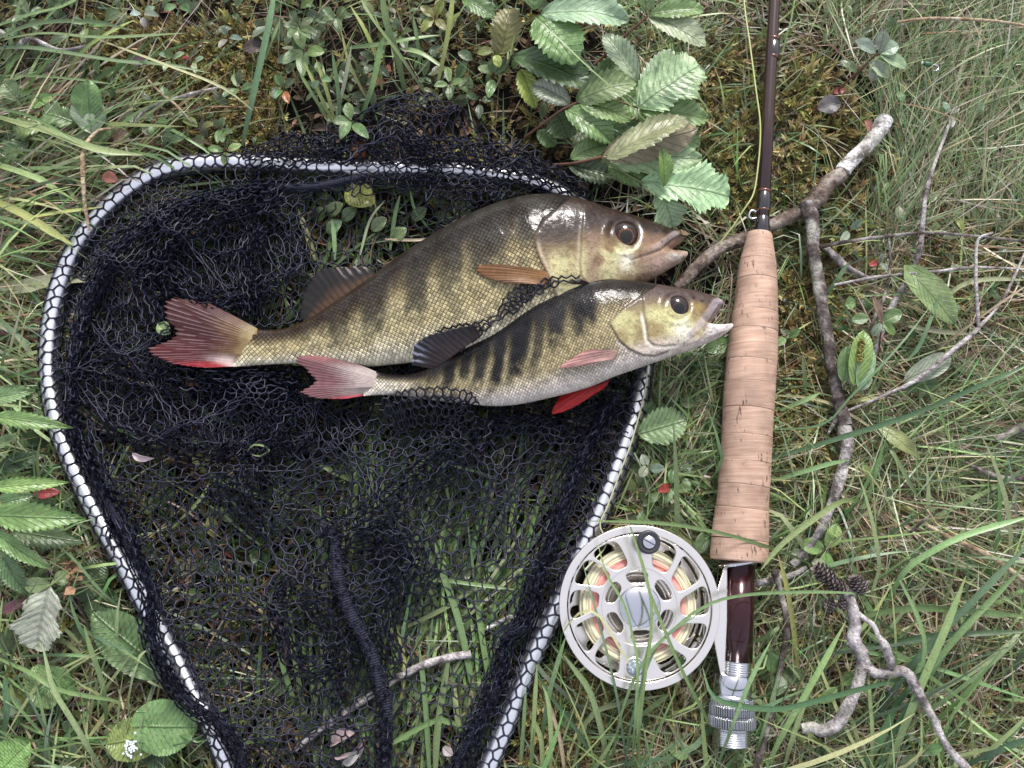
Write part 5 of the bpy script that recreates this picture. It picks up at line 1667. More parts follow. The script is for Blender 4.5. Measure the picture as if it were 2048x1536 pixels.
plant('bramble', 'bramble sprig with three-part toothed leaves beside the top right of the net', 'plant', (1080, 262), [
    ((1152, 202), (1272, 166), 30, 30, 34, dict(S, colour='mid', arch=.12, fold=.3)),
    ((1158, 208), (1262, 240), 24, 30, 30, dict(S, colour='fresh', arch=.1, fold=.3)),
    ((1130, 218), (1226, 288), 27, 27, 26, dict(S, colour='fresh', arch=.14, fold=.25)),
    ((1140, 208), (1066, 172), 25, 27, 24, dict(S, colour='grey', arch=.12)),
    ((1110, 226), (1136, 280), 28, 18, 16, dict(S, colour='dark', kind='oval', teeth=9)),
    ((1074, 262), (1110, 292), 18, 14, 12, dict(S, colour='mid', teeth=7)),
    ((1274, 164), (1208, 70), 24, 24, 26, dict(S, colour='grey', arch=.06, fold=.5)),
    ((1274, 216), (1398, 130), 50, 28, 34, dict(S, colour='pale', kind='lobed', teeth=16, arch=.08, fold=.12)),
    ((1278, 222), (1418, 236), 32, 28, 24, dict(S, colour='fresh', arch=.05, fold=.15)),
    ((1275, 214), (1345, 100), 26, 27, 32, dict(S, colour='pale', arch=.05, fold=.2)),
    ((1200, 250), (1300, 300), 30, 17, 18, dict(S, colour='mid', arch=.05)), ((1240, 180), (1330, 260), 30, 15, 17, dict(S, colour='fresh', arch=.05)),
    ((1150, 240), (1190, 320), 26, 15, 14, dict(S, colour='mid', arch=.05)), ((1170, 200), (1250, 120), 28, 16, 18, dict(S, colour='mid', arch=.05)), ((1300, 250), (1400, 290), 28, 19, 18, dict(S, colour='fresh', arch=.05))],
    [([(1050, 275), (1085, 248), (1120, 222), (1156, 204)], [10, 20, 26, 30], [6, 5], STEMBR), ([(1180, 180), (1230, 200), (1276, 216)], [16, 22, 28], [4, 4], STEMBR)])
plant('bramble', 'bramble sprig with a curled browned leaf and drooping pale leaves above the larger perch head', 'plant', (1120, 325), [
    ((1204, 312), (1394, 258), 36, 32, 34, dict(S, colour=(.25, .26, .15), arch=.1, fold=-.25, twist=.35, label='curled leaf showing its pale brown-edged underside')),
    ((1214, 318), (1376, 240), 30, 36, 42, dict(S, colour=(.20, .19, .12), arch=.06, fold=.2, twist=-.4)),
    ((1214, 328), (1404, 318), 34, 26, 27, dict(S, colour='pale', arch=.08, fold=.25)),
    ((1280, 364), (1458, 392), 44, 28, 24, dict(S, colour='pale', kind='lobed', teeth=16, arch=.08, fold=.1)),
    ((1318, 376), (1346, 455), 29, 28, 20, dict(S, colour='pale', kind='lobed', teeth=10, arch=.08, fold=.2)),
    ((1326, 374), (1322, 296), 15, 32, 40, dict(S, colour='bright', teeth=8, fold=.5, twist=.3)),
    ((1137, 332), (1232, 356), 27, 20, 18, dict(S, colour='dark', arch=.08)),
    ((1140, 318), (1212, 290), 20, 22, 22, dict(S, colour='mid')),
    ((1216, 334), (1290, 368), 24, 24, 26, dict(S, colour='mid'))],
    [([(1105, 330), (1150, 326), (1204, 314)], [12, 24, 31], [6, 6], STEMBR), ([(1204, 316), (1240, 340), (1282, 364), (1330, 378)], [30, 29, 28, 28], [5, 4], STEMGR)])
plant('bramble', 'bramble leaf cluster at the top edge just left of the rod', 'plant', (1270, 60), [
    ((1298, 34), (1412, 92), 27, 30, 28, dict(S, colour='pale', arch=.08)),
    ((1298, 30), (1408, 20), 21, 30, 32, dict(S, colour='fresh', arch=.06, fold=.4)),
    ((1292, 26), (1286, -70), 22, 30, 32, dict(S, colour='mid'))],
    [([(1190, 130), (1240, 80), (1296, 32)], [12, 22, 30], [5, 5], STEMBR)])
N = dict(kind='lance', teeth=15, ser=.26, fold=.3)
plant('willowherb', 'leafy plant with narrow toothed leaves at the left edge beside the hoop', 'plant', (-20, 960), [
    ((-20, 832), (147, 856), 22, 34, 26, dict(N, colour='bright', arch=.14)),
    ((-25, 800), (72, 782), 26, 32, 28, dict(N, colour='fresh', teeth=11)),
    ((-20, 976), (139, 965), 21, 34, 26, dict(N, colour='bright', arch=.12)),
    ((-25, 1030), (173, 1038), 38, 36, 28, dict(N, colour='bright', arch=.12)),
    ((-15, 1060), (106, 1138), 22, 32, 24, dict(N, colour='fresh', arch=.1)),
    ((20, 1060), (172, 1085), 30, 22, 16, dict(N, colour='mid', arch=.08)),
    ((-20, 900), (42, 868), 16, 28, 26, dict(N, colour='fresh', teeth=9)),
    ((-10, 945), (98, 906), 26, 18, 14, dict(N, colour='dark', arch=.08)),
    ((0, 1100), (60, 1190), 28, 22, 16, dict(N, colour='mid')),
    ((-10, 1010), (70, 990), 26, 24, 20, dict(N, colour='mid'))],
    [([(-60, 940), (-20, 970), (10, 1030)], [10, 28, 36], [8, 7], STEMGR)])
plant('avens', 'pale lobed toothed leaf on a short stalk by the left edge, below the willowherb', 'plant', (110, 1170), [
    ((100, 1172), (76, 1297), 52, 24, 20, dict(kind='lobed', teeth=13, ser=.16, colour='grey', arch=.06)),
    ((104, 1166), (52, 1172), 17, 24, 22, dict(kind='ovate', teeth=8, colour='fresh')), ((108, 1164), (140, 1150), 17, 24, 22, dict(kind='ovate', teeth=8, colour='fresh'))],
    [([(122, 1120), (112, 1150), (100, 1174)], [10, 20, 24], [4, 4], STEMGR)])
H = dict(kind='heart', teeth=22, ser=.05, fold=.12, arch=.05)
for lab, foot, lv in (
        ('broad rounded violet leaf tucked under the hoop at the lower left', (300, 1320), [((300, 1318), (186, 1224), 50, 12, 14, dict(H, colour='mid'))]),
        ('dark violet leaves in shade against the left side of the hoop', (180, 1190), [((165, 1180), (212, 1120), 36, 8, 8, dict(H, colour='dark')), ((190, 1195), (240, 1235), 36, 8, 8, dict(H, colour='dark'))]),
        ('violet with a kidney-shaped leaf near the left edge, under crossing grass', (100, 1370), [((108, 1362), (60, 1392), 46, 14, 12, dict(H, colour='bright')), ((104, 1352), (140, 1396), 34, 14, 12, dict(H, colour='fresh'))]),
        ('violet leaf cut by the lower left corner', (10, 1510), [((0, 1540), (60, 1482), 40, 18, 18, dict(H, colour='bright'))]),
        ('large pale heart leaf and smaller leaf beside the lower left of the hoop', (300, 1460), [((296, 1452), (396, 1452), 54, 16, 16, dict(H, colour='fresh')), ((300, 1470), (214, 1488), 42, 14, 14, dict(H, colour='bright')), ((290, 1480), (350, 1522), 34, 10, 10, dict(H, colour='dark'))])):
    plant('violet', lab, 'plant', foot, lv, [([(foot[0], foot[1]), (lv[0][0][0], lv[0][0][1])], [4, lv[0][3]], [3, 3], STEMGR, 'stalk')])
mbp = MB()
for i in range(40):
    p = W(262 + RNG.normal(0, 7), 1497 + RNG.normal(0, 11), .0188)
    V, F, _ = lathe(p - [0, 0, .001], p + [0, 0, .001], [(0, .0004), (.0004, .0006), (.0008, .0004), (.001, 1e-5)], 6)
    mbp.add(V, F, (.62, .66, .70))
tag(mbp.build('foam_fleck', M_plain), 'white frothy fleck on the smaller leaf at the bottom left', 'froth')
O = dict(kind='oval', fold=.22, arch=.06)
plant('round_leaf_plant', 'stack of rounded pale green leaves in the upper left, above the hoop', 'plant', (180, 270), [
    ((182, 240), (178, 160), 36, 20, 30, dict(O, colour='fresh')), ((184, 268), (180, 188), 38, 18, 24, dict(O, colour='pale')), ((196, 290), (204, 232), 32, 14, 18, dict(O, colour='fresh')),
    ((150, 246), (86, 226), 36, 18, 20, dict(S, kind='lobed', colour='fresh', teeth=9)), ((90, 250), (30, 268), 32, 16, 16, dict(S, kind='lobed', colour='fresh', teeth=9)),
    ((40, 200), (8, 166), 26, 20, 22, dict(S, colour='fresh', teeth=8)), ((60, 280), (10, 318), 30, 16, 14, dict(S, kind='lobed', colour='mid', teeth=9)), ((60, 215), (105, 195), 20, 16, 18, dict(S, colour='bright', teeth=8))],
    [([(190, 300), (186, 250), (182, 200)], [4, 16, 22], [4, 3], STEMGR), ([(190, 300), (120, 260), (60, 240)], [4, 14, 18], [3, 3], STEMGR)])
plant('lone_leaf_plant', 'single broad bright leaf on a long stalk, right of the grey dead stem', 'plant', (1790, 600), [
    ((1832, 556), (1910, 648), 33, 26, 24, dict(kind='heart', colour='bright', arch=.05))], [([(1740, 612), (1790, 602), (1850, 595)], [8, 18, 24], [3, 3], STEMGR, 'stalk')])
plant('leaf_rosette', 'pair of long smooth pale leaves lying low in the grass, mid right', 'plant', (1800, 760), [
    ((1806, 762), (1902, 712), 24, 16, 18, dict(kind='ovate', colour='grey')), ((1752, 850), (1842, 918), 16, 14, 16, dict(kind='lance', colour='bright')), ((1800, 775), (1880, 768), 16, 12, 12, dict(kind='ovate', colour='fresh'))],
    [([(1796, 768), (1806, 762)], [6, 16], [3, 3], STEMGR, 'stalk')])
cat_p = plant('willow_sprig', 'willow sprig with light green leaves and a seedy catkin right of the side branch', 'plant', (1712, 780), [
    ((1686, 766), (1694, 690), 20, 22, 26, dict(O, kind='ovate', colour='fresh')), ((1708, 772), (1728, 660), 25, 24, 28, dict(O, kind='ovate', colour='bright')),
    ((1716, 776), (1742, 690), 18, 24, 26, dict(O, colour='pale')), ((1720, 782), (1730, 738), 17, 22, 22, dict(O, colour='pale')), ((1690, 608), (1712, 606), 14, 24, 26, dict(O, colour='fresh')), ((1702, 640), (1738, 636), 12, 24, 26, dict(O, colour='fresh'))],
    [([(1690, 800), (1708, 776), (1724, 700)], [10, 22, 27], [4, 3], STEMGR)])
mb = MB()
for i in range(90):
    t = i / 90
    p = W(1719 + 5 * t + RNG.normal(0, 3.2), 724 - 46 * t, (29 + RNG.normal(0, 1)) * MM)
    V, F, _ = lathe(p - [0, 0, .0005], p + [0, 0, .0007], [(0, .0004), (.0005, .0006), (.0012, 1e-5)], 5)
    mb.add(V, F, np.array([.26, .22, .06]) * RNG.uniform(.3, 1.5))
mb.build('catkin', M_plain, cat_p)
plant('willow_sprig', 'small sprig with one reddish upright leaf and an oval leaf, above the catkin plant', 'plant', (1760, 690), [
    ((1763, 642), (1746, 594), 9, 28, 36, dict(O, colour=(.26, .17, .12))), ((1765, 642), (1804, 622), 15, 28, 30, dict(O, colour='fresh')), ((1765, 645), (1790, 670), 9, 28, 24, dict(O, colour='bright')), ((1762, 645), (1744, 672), 9, 28, 24, dict(O, colour='grey'))],
    [([(1756, 720), (1760, 680), (1764, 643)], [8, 20, 28], [4, 3], STEMRED)])
plant('willow_sprig', 'greyish willow sprig with a fan of pale oval leaves in the grass at upper right', 'plant', (1668, 190), [
    ((1752, 106), (1708, 80), 16, 40, 44, dict(O, colour='grey')), ((1758, 104), (1768, 56), 14, 40, 46, dict(O, colour='grey')), ((1760, 106), (1797, 88), 18, 40, 42, dict(O, colour='pale')), ((1760, 110), (1815, 136), 16, 40, 36, dict(O, colour='pale')),
    ((1752, 120), (1748, 162), 17, 38, 32, dict(O, colour='grey')), ((1738, 124), (1778, 156), 18, 37, 32, dict(O, colour='pale')), ((1714, 144), (1680, 120), 11, 30, 30, dict(O, colour='mid'))],
    [([(1655, 200), (1700, 158), (1756, 106)], [6, 26, 40], [5, 4], STEMBR)])
plant('serrated_leaf_plant', 'toothed green leaf between the right side of the hoop and the cork grip', 'plant', (1290, 870), [
    ((1276, 868), (1372, 840), 44, 16, 18, dict(S, kind='ovate', colour='fresh', arch=.06)), ((1268, 846), (1310, 806), 20, 10, 10, dict(S, colour='mid'))], [([(1262, 890), (1277, 868)], [4, 16], [3, 3], STEMGR, 'stalk')])
plant('mouth_leaf', 'green leaf showing under the open jaw of the smaller perch', 'plant', (1420, 700), [((1408, 700), (1462, 684), 20, 12, 12, dict(O, kind='ovate', colour='fresh'))], [([(1400, 712), (1410, 700)], [4, 12], [2, 2], STEMGR, 'stalk')])
plant('clover_like_plant', 'small dark green leaf pair behind the cork grip end, by the reel', 'plant', (1410, 1090), [((1420, 1060), (1392, 1110), 16, 8, 10, dict(O, colour='mid')), ((1400, 1075), (1420, 1120), 16, 8, 8, dict(O, colour='olive'))], [([(1420, 1050), (1415, 1062)], [4, 9], [2, 2], STEMGR, 'stalk')])

# lingonberry sprigs: leathery oval leaves on thin reddish stems
LING = [((478, 171), 6, 19, 'lingonberry sprig with a star of leaves left of the wide upright blade', 'mid'),
        ((598, 50), 6, 20, 'lingonberry sprig at the top edge with crowded glossy leaves', 'mid'),
        ((608, 99), 4, 30, 'lingonberry sprig with one long elliptic leaf below the top edge', 'fresh'),
        ((566, 172), 4, 18, 'lingonberry sprig with an orange and black curled leaf on a red stem', 'mid'),
        ((342, 112), 3, 15, 'lingonberry sprig with small pale leaves in the moss left of centre top', 'pale'),
        ((388, 116), 3, 14, 'lingonberry sprig with a round pale leaf beside a red leaf', 'pale'),
        ((286, 22), 4, 17, 'lingonberry sprig at the top edge above the long straw blade', 'grey'),
        ((356, 8), 3, 19, 'lingonberry sprig cut by the top edge', 'mid'),
        ((176, 44), 4, 20, 'lingonberry sprig with broad leaves above the arching green blades', 'fresh'),
        ((60, 30), 4, 20, 'lingonberry sprig in the upper left corner', 'mid'),
        ((456, 70), 3, 15, 'lingonberry sprig beside a thin red stem near the top', 'grey'),
        ((442, 254), 4, 17, 'lingonberry sprig just above the left shoulder of the spilled mesh', 'mid'),
        ((452, 296), 3, 18, 'lingonberry sprig touching the top of the hoop', 'bright'),
        ((310, 240), 3, 14, 'lingonberry sprig between the crossing dead stems and the hoop', 'mid'),
        ((672, 30), 5, 19, 'lingonberry sprig at the top edge beside pale grass stalks', 'mid'),
        ((702, 238), 4, 25, 'lingonberry sprig with two big leaves resting against the spilled mesh', 'fresh'),
        ((986, 146), 5, 23, 'lingonberry sprig with a whorl of glossy leaves left of the bramble', 'fresh'),
        ((990, 100), 3, 22, 'pale young lingonberry shoot standing over the glossy whorl', 'yellow'),
        ((900, 160), 4, 18, 'lingonberry sprig beside the thick green stem above the mesh', 'fresh'),
        ((960, 200), 3, 18, 'lingonberry sprig hidden low behind the spilled mesh at its right', 'dark'),
        ((137, 332), 3, 19, 'lingonberry sprig among the straw left of the hoop', 'mid'),
        ((1294, 928), 3, 21, 'lingonberry sprig with bluish leaves right of the hoop', 'grey'),
        ((1342, 970), 4, 20, 'lingonberry sprig with a reddish leaf between hoop and cork grip', 'mid'),
        ((1652, 1096), 3, 34, 'lingonberry sprig with two thick round leaves under the side branch', 'bright'),
        ((1620, 1112), 2, 24, 'lingonberry sprig with pale leaves above the alder cones', 'pale'),
        ((1574, 668), 2, 17, 'small round-leaved sprig against the cork grip', 'fresh'),
        ((1700, 452), 2, 18, 'small sprig with one bluish leaf below the level branch', 'grey'),
        ((1900, 226), 3, 15, 'small sprig in the dense grass far upper right', 'grey'),
        ((1758, 524), 3, 13, 'small sprig with a reddish leaf between the two level stalks', 'grey'),
        ((1560, 1340), 3, 34, 'rounded leaves beside the silver thread of the reel seat', 'mid'),
        ((1676, 1364), 2, 26, 'curled round leaf inside the crook of the alder twig', 'fresh'),
        ((1838, 1500), 2, 24, 'round leaf at the bottom edge between twig and grass tuft', 'mid'),
        ((800, 60), 4, 20, 'small-leaved sprig among the pale stalks at the top', 'mid'),
        ((752, 120), 4, 19, 'sprig with drooping leaves behind the leaning green blades', 'dark'),
        ((870, 30), 4, 22, 'sprig with long yellowish leaves at the top left of the bramble', 'yellow'),
        ((640, 150), 3, 17, 'sprig of small leaves below the long elliptic leaf', 'mid'),
        ((232, 196), 3, 14, 'sprig of small dull leaves right of the rounded leaf stack', 'dark'),
        ((1362, 1340), 3, 19, 'low sprig of green leaves under the reel edge', 'mid')]
for i, ((cx, cy), n, ln, lab, colr) in enumerate(LING):
    g = np.random.default_rng(500 + i)
    t = thing('lingonberry_sprig', lab, 'sprig', W(cx, cy + 12, 0), 'small leafy sprigs in the moss')
    zt = g.uniform(14, 24) if cy < 1000 else g.uniform(12, 18)
    fx, fy = cx + g.normal(0, 8), cy + g.uniform(18, 46)
    red = g.random() < .6 and cx < 800
    stalk_part(t, [(fx, fy), ((fx + cx) / 2 + g.normal(0, 3), (fy + cy) / 2), (cx, cy)], [2, zt * .6, zt], [3.4, 2.4], STEMRED if red else STEMBR)
    a0 = g.random() * 6.28
    for k in range(n):
        a = a0 + k * 2 * math.pi / n + g.normal(0, .3)
        l = ln * 1.55 * g.uniform(.8, 1.2)
        off = g.uniform(2, 5)
        cl = colr
        if 'reddish' in lab and k == 0:
            cl = 'red'
        if 'orange' in lab and k == 0:
            cl = 'orange'
        if 'red leaf' in lab and k == 0:
            cl = 'red'
        bp = (cx + off * math.cos(a), cy + off * math.sin(a) + g.uniform(0, 10))
        leaf_part(t, bp, (bp[0] + l * math.cos(a), bp[1] + l * math.sin(a)), ln * .46, zt - g.uniform(0, 3), zt + g.uniform(-4, 5), kind='oval', colour=cl, seed=i * 11 + k, fold=.25, arch=.08, nv=6, colvar=.16)

# leaves lying loose: fallen, dried or caught in the mesh
def loose(name, label, base, tip, hw, z0, z1, **kw):
    o = leaf_part(None, base, tip, hw, z0, z1, name=name, **kw)
    return tag(o, label, 'leaf')


loose('dead_leaf', 'dull brown dead leaf at the upper left, below the arching blades', (60, 178), (130, 188), 24, 6, 9, kind='ovate', colour='brown', seed=3, fold=-.3)
loose('dead_leaf', 'pinkish brown dead leaf against the straw above the hoop', (196, 300), (262, 268), 24, 8, 11, kind='ovate', colour=(.22, .14, .10), seed=4)
loose('dead_leaf', 'dark purplish dead leaf near the top, left of centre', (254, 118), (296, 128), 14, 10, 12, kind='oval', colour=(.09, .06, .07), seed=5)
loose('dead_leaf', 'small dark dead leaf at the top beside a pinkish one', (484, 100), (540, 92), 18, 10, 9, kind='oval', colour=(.06, .04, .035), seed=6)
loose('pink_leaf', 'small salmon pink leaf beside the hoop at the upper left', (204, 352), (238, 362), 13, 16, 18, kind='oval', colour='pink', seed=7)
loose('dead_leaf', 'grey brown dead leaf in the moss right of the rod', (1634, 218), (1682, 206), 21, 10, 12, kind='oval', colour=(.14, .11, .11), seed=8)
loose('red_leaf', 'small red leaf at the foot of the pale willow sprig', (1666, 186), (1692, 180), 8, 14, 15, kind='lance', colour='red', seed=9)
loose('orange_leaf', 'small orange leaf by the white end of the forked branch', (1742, 262), (1730, 240), 8, 22, 25, kind='oval', colour='pink', seed=10)
loose('red_leaf', 'red leaf with a dark tip under the left willowherb leaves', (66, 986), (124, 984), 12, 14, 14, kind='lance', colour='red', seed=11)
loose('dead_leaf', 'dark red narrow leaf above the lobed pale leaf at the left edge', (0, 1226), (62, 1196), 10, 14, 14, kind='lance', colour=(.10, .04, .05), seed=12)
loose('round_leaf', 'yellow green round leaf seen through the mesh at the top', (690, 380), (750, 408), 30, 7, 9, kind='oval', colour=(.34, .38, .10), seed=13)
loose('oval_leaf', 'small shiny green leaf in the mesh at the tail of the larger perch', (316, 646), (340, 668), 14, 21, 22, kind='oval', colour='bright', seed=14, fold=.1)
dl = thing('dry_leaf', 'white dried leaf curled up under the mesh at the bottom centre', 'leaf', W(695, 1490, .006))
for k, (b_, t_, h_, tw) in enumerate((((668, 1512), (728, 1478), 17, .9), ((660, 1494), (712, 1466), 14, -.7), ((680, 1518), (722, 1502), 12, .2))):
    leaf_part(dl, b_, t_, h_, 8, 13, name='leaf_fold', kind='oval', colour=(.52, .47, .43), seed=15 + k, fold=.7, twist=tw, arch=.15)
loose('dry_leaf', 'white shred of dry leaf lying on the mesh at its left', (264, 906), (310, 916), 8, 24, 25, kind='lance', colour=(.55, .53, .50), seed=16, fold=.8, twist=.6)
loose('dry_leaf', 'pale dry scrap in the mesh beside the right rim cord at the bottom', (886, 1494), (906, 1510), 9, 10, 12, kind='oval', colour=(.42, .34, .32), seed=17)
loose('brown_scrap', 'tan leaf scrap in the mesh left of the smaller tail', (370, 762), (396, 770), 9, 12, 13, kind='oval', colour=(.36, .2, .07), seed=18)
for k, (x, y, c_) in enumerate([(640, 430, 'dark'), (672, 420, 'fresh'), (700, 430, 'mid'), (800, 470, 'fresh'), (840, 430, 'dark'), (760, 450, 'mid'), (670, 455, 'mid')]):
    loose('green_leaf', ['dark oval leaf under the mesh window, nearest the rim cord', 'oval green leaf under the mesh left of the yellow round leaf', 'oval leaf under the mesh just below the yellow round leaf', 'oval leaf under the mesh above the dorsal edge of the larger perch', 'dark leaf under the mesh near the back of the larger perch', 'leaf under the mesh right of the cut green stalk', 'low leaf under the mesh window beside the cut green stalk'][k], (x - 16, y + 12), (x + 14, y - 14), 14, 5, 8, kind='oval', colour=c_, seed=60 + k)

# ------------------------------------------------------------------ tufts of grass with blades one can follow
GC = {'g': (.16, .24, .10), 'l': (.24, .33, .14), 'd': (.085, .155, .075), 'y': (.33, .37, .13), 's': (.45, .36, .22), 'b': (.14, .22, .12), 'p': (.36, .39, .22)}


def ribbon(mb, pts, wid, zs, col, seed=0, n=None):
    """One grass blade along photo pixels: a creased strip, widest a third of the way up, pointed at its last point."""
    p = np.asarray(pts, float)
    n = n or max(10, int(np.linalg.norm(np.diff(p, axis=0), axis=1).sum() / 22))
    s = spline(p, n)
    t = np.linspace(0, 1, n)
    z = np.interp(t, np.linspace(0, 1, np.size(zs)), np.atleast_1d(zs))
    P = W(s[:, 0], s[:, 1], z * MM)
    w = wid * PX * .5 * (1 - z * MM / DIST) * np.minimum(1, .55 + 1.6 * t) * np.clip((1 - t) * 5, .06, 1) ** .8
    T = np.gradient(P, axis=0)
    T /= np.linalg.norm(T, axis=1)[:, None] + 1e-12
    sd = np.cross(T, [0, 0, 1.])
    sd /= np.linalg.norm(sd, axis=1)[:, None] + 1e-9
    up = np.cross(sd, T)
    g = np.random.default_rng(seed)
    rl = .5 * (vnoise(t * 2.5 + g.random() * 9, t * 0, seed) - .5) * 2
    sd, up = sd * np.cos(rl)[:, None] + up * np.sin(rl)[:, None], up * np.cos(rl)[:, None] - sd * np.sin(rl)[:, None]
    V = np.stack([P - sd * w[:, None], P - up * w[:, None] * .35, P + sd * w[:, None]], 1).reshape(-1, 3)
    c = np.array(GC[col]) * g.uniform(.85, 1.15) * (1 + .06 * g.normal(0, 1, 3))
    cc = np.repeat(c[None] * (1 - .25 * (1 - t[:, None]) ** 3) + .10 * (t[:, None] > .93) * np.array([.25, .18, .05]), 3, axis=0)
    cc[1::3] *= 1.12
    mb.add(V, gridF(n, 3), cc)


def tuft(label, foot, blades, name='grass_tuft', group='tufts of long grass'):
    t = thing(name, label, 'grass', W(foot[0], foot[1], 0), group)
    for i, (pts, w, zs, col) in enumerate(blades):
        mb = MB()
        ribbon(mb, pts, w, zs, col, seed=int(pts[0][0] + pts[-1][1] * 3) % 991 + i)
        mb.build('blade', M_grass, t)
    return t


tuft('fine grass blades rising from the bottom edge and crossing over the fly reel', (1265, 1560), [
    ([(1270, 1560), (1287, 1379), (1300, 1286), (1303, 1214), (1294, 1161), (1275, 1098), (1246, 1010)], 6.5, [4, 36, 44, 44, 44, 43, 40], 'g'),
    ([(1262, 1560), (1275, 1348), (1266, 1276), (1247, 1207), (1212, 1145), (1192, 1070)], 5, [4, 36, 42, 42, 40, 34], 'g'),
    ([(1258, 1560), (1237, 1411), (1219, 1326), (1191, 1220), (1164, 1120)], 5, [4, 24, 38, 40, 34], 'b'),
    ([(1456, 1520), (1406, 1423), (1369, 1351), (1337, 1279), (1298, 1180), (1286, 1120)], 6.5, [8, 22, 36, 42, 44, 42], 'g'),
    ([(1218, 1540), (1250, 1404), (1294, 1314), (1350, 1257), (1397, 1220), (1459, 1195), (1560, 1185), (1700, 1186), (1790, 1202)], 6, [6, 30, 40, 42, 42, 40, 42, 34, 24], 'g'),
    ([(1282, 1560), (1276, 1440), (1290, 1330), (1300, 1270)], 7, [4, 26, 36, 40], 'l'),
    ([(1246, 1560), (1262, 1450), (1296, 1330), (1334, 1270), (1420, 1215)], 5, [4, 26, 38, 42, 42], 'b'),
    ([(1128, 1262), (1150, 1232), (1180, 1220), (1206, 1240), (1230, 1280), (1262, 1335)], 5, [34, 40, 42, 42, 42, 40], 'p')])
tuft('clump of upright blades between the hoop and the reel at the bottom edge', (1150, 1560), [
    ([(1222, 1560), (1205, 1470), (1180, 1384), (1150, 1340), (1126, 1308)], 11, [4, 18, 26, 30, 32], 'g'),
    ([(1080, 1500), (1098, 1390), (1120, 1310), (1132, 1272)], 9, [4, 20, 28, 32], 'g'),
    ([(1060, 1560), (1066, 1470), (1070, 1400), (1074, 1330)], 9, [4, 16, 22, 26], 'l'),
    ([(1100, 1560), (1102, 1470), (1096, 1400), (1084, 1370)], 9, [4, 16, 22, 24], 'l'),
    ([(1040, 1540), (1046, 1470), (1052, 1380)], 8, [4, 14, 20], 'g'),
    ([(1210, 1560), (1160, 1470), (1100, 1390), (1072, 1340)], 8, [4, 14, 20, 22], 'd'),
    ([(1130, 1560), (1120, 1480), (1090, 1380)], 7, [4, 14, 18], 's'),
    ([(1140, 1560), (1175, 1440), (1230, 1410), (1330, 1390)], 9, [4, 16, 18, 14], 'g'),
    ([(1270, 1440), (1310, 1410), (1340, 1388)], 10, [6, 12, 14], 'l'),
    ([(1086, 1560), (1082, 1480), (1062, 1430)], 9, [4, 12, 18], 'l')])
tuft('blades leaning over the reel seat and silver nut from the bottom right', (1600, 1500), [
    ([(1425, 1560), (1484, 1401), (1516, 1330), (1542, 1282)], 9, [6, 40, 42, 42], 'l'),
    ([(1860, 1338), (1804, 1357), (1730, 1376), (1633, 1402), (1560, 1418), (1475, 1411), (1424, 1390), (1404, 1330)], 11, [14, 26, 34, 38, 40, 42, 38, 24], 'd'),
    ([(1520, 1560), (1570, 1460), (1633, 1351), (1692, 1242)], 12, [4, 22, 30, 34], 'l'),
    ([(1560, 1560), (1590, 1462), (1617, 1381), (1624, 1340)], 9, [4, 18, 24, 26], 'l'),
    ([(1598, 1360), (1591, 1286), (1575, 1179), (1556, 1108)], 9, [4, 18, 28, 34], 'y'),
    ([(1735, 1010), (1690, 1000), (1620, 1044), (1560, 1092), (1522, 1140)], 12, [6, 26, 34, 36, 34], 'l'),
    ([(1500, 1560), (1530, 1450), (1560, 1340)], 7, [4, 18, 24], 'g'),
    ([(1626, 1130), (1560, 1102), (1444, 1067), (1319, 1046), (1170, 1042)], 7, [12, 34, 42, 34, 24], 'g')])
tuft('coarse tuft of broad green blades spreading from the lower right corner', (1780, 1540), [
    ([(1765, 1560), (1846, 1362), (1892, 1255), (1932, 1152)], 14, [4, 26, 34, 38], 'l'),
    ([(1730, 1470), (1823, 1332), (1938, 1210), (2070, 1075)], 13, [4, 26, 36, 40], 'd'),
    ([(1735, 1560), (1810, 1420), (1900, 1290), (2060, 1120)], 12, [4, 22, 30, 32], 'g'),
    ([(1750, 1560), (1800, 1440), (1880, 1320), (1960, 1200)], 10, [4, 20, 26, 28], 'd'),
    ([(1762, 1230), (1808, 1145), (1860, 1105), (1938, 1068), (2070, 1030)], 12, [6, 24, 32, 36, 38], 'l'),
    ([(1700, 1238), (1780, 1222), (1862, 1217), (2070, 1234)], 13, [12, 24, 30, 30], 'g'),
    ([(1680, 1290), (1760, 1290), (1860, 1272), (2070, 1262)], 11, [8, 18, 22, 24], 'd'),
    ([(1640, 1298), (1720, 1302), (1850, 1330), (2060, 1400)], 8, [6, 14, 18, 18], 'g'),
    ([(1900, 1550), (1970, 1512), (2070, 1472)], 15, [6, 24, 30], 'd'),
    ([(1800, 1160), (1834, 1230), (1850, 1290), (1838, 1340), (1790, 1362)], 8, [30, 34, 36, 32, 22], 'g'),
    ([(1742, 1560), (1745, 1470), (1740, 1400), (1736, 1330)], 8, [4, 18, 24, 26], 'l'),
    ([(1880, 1540), (1900, 1440), (1966, 1355)], 8, [4, 20, 28], 'l'),
    ([(1710, 1560), (1760, 1480), (1800, 1400), (1862, 1330)], 15, [4, 14, 18, 18], 'd'),
    ([(1960, 1560), (1990, 1500), (2070, 1420)], 14, [4, 18, 24], 'd')])
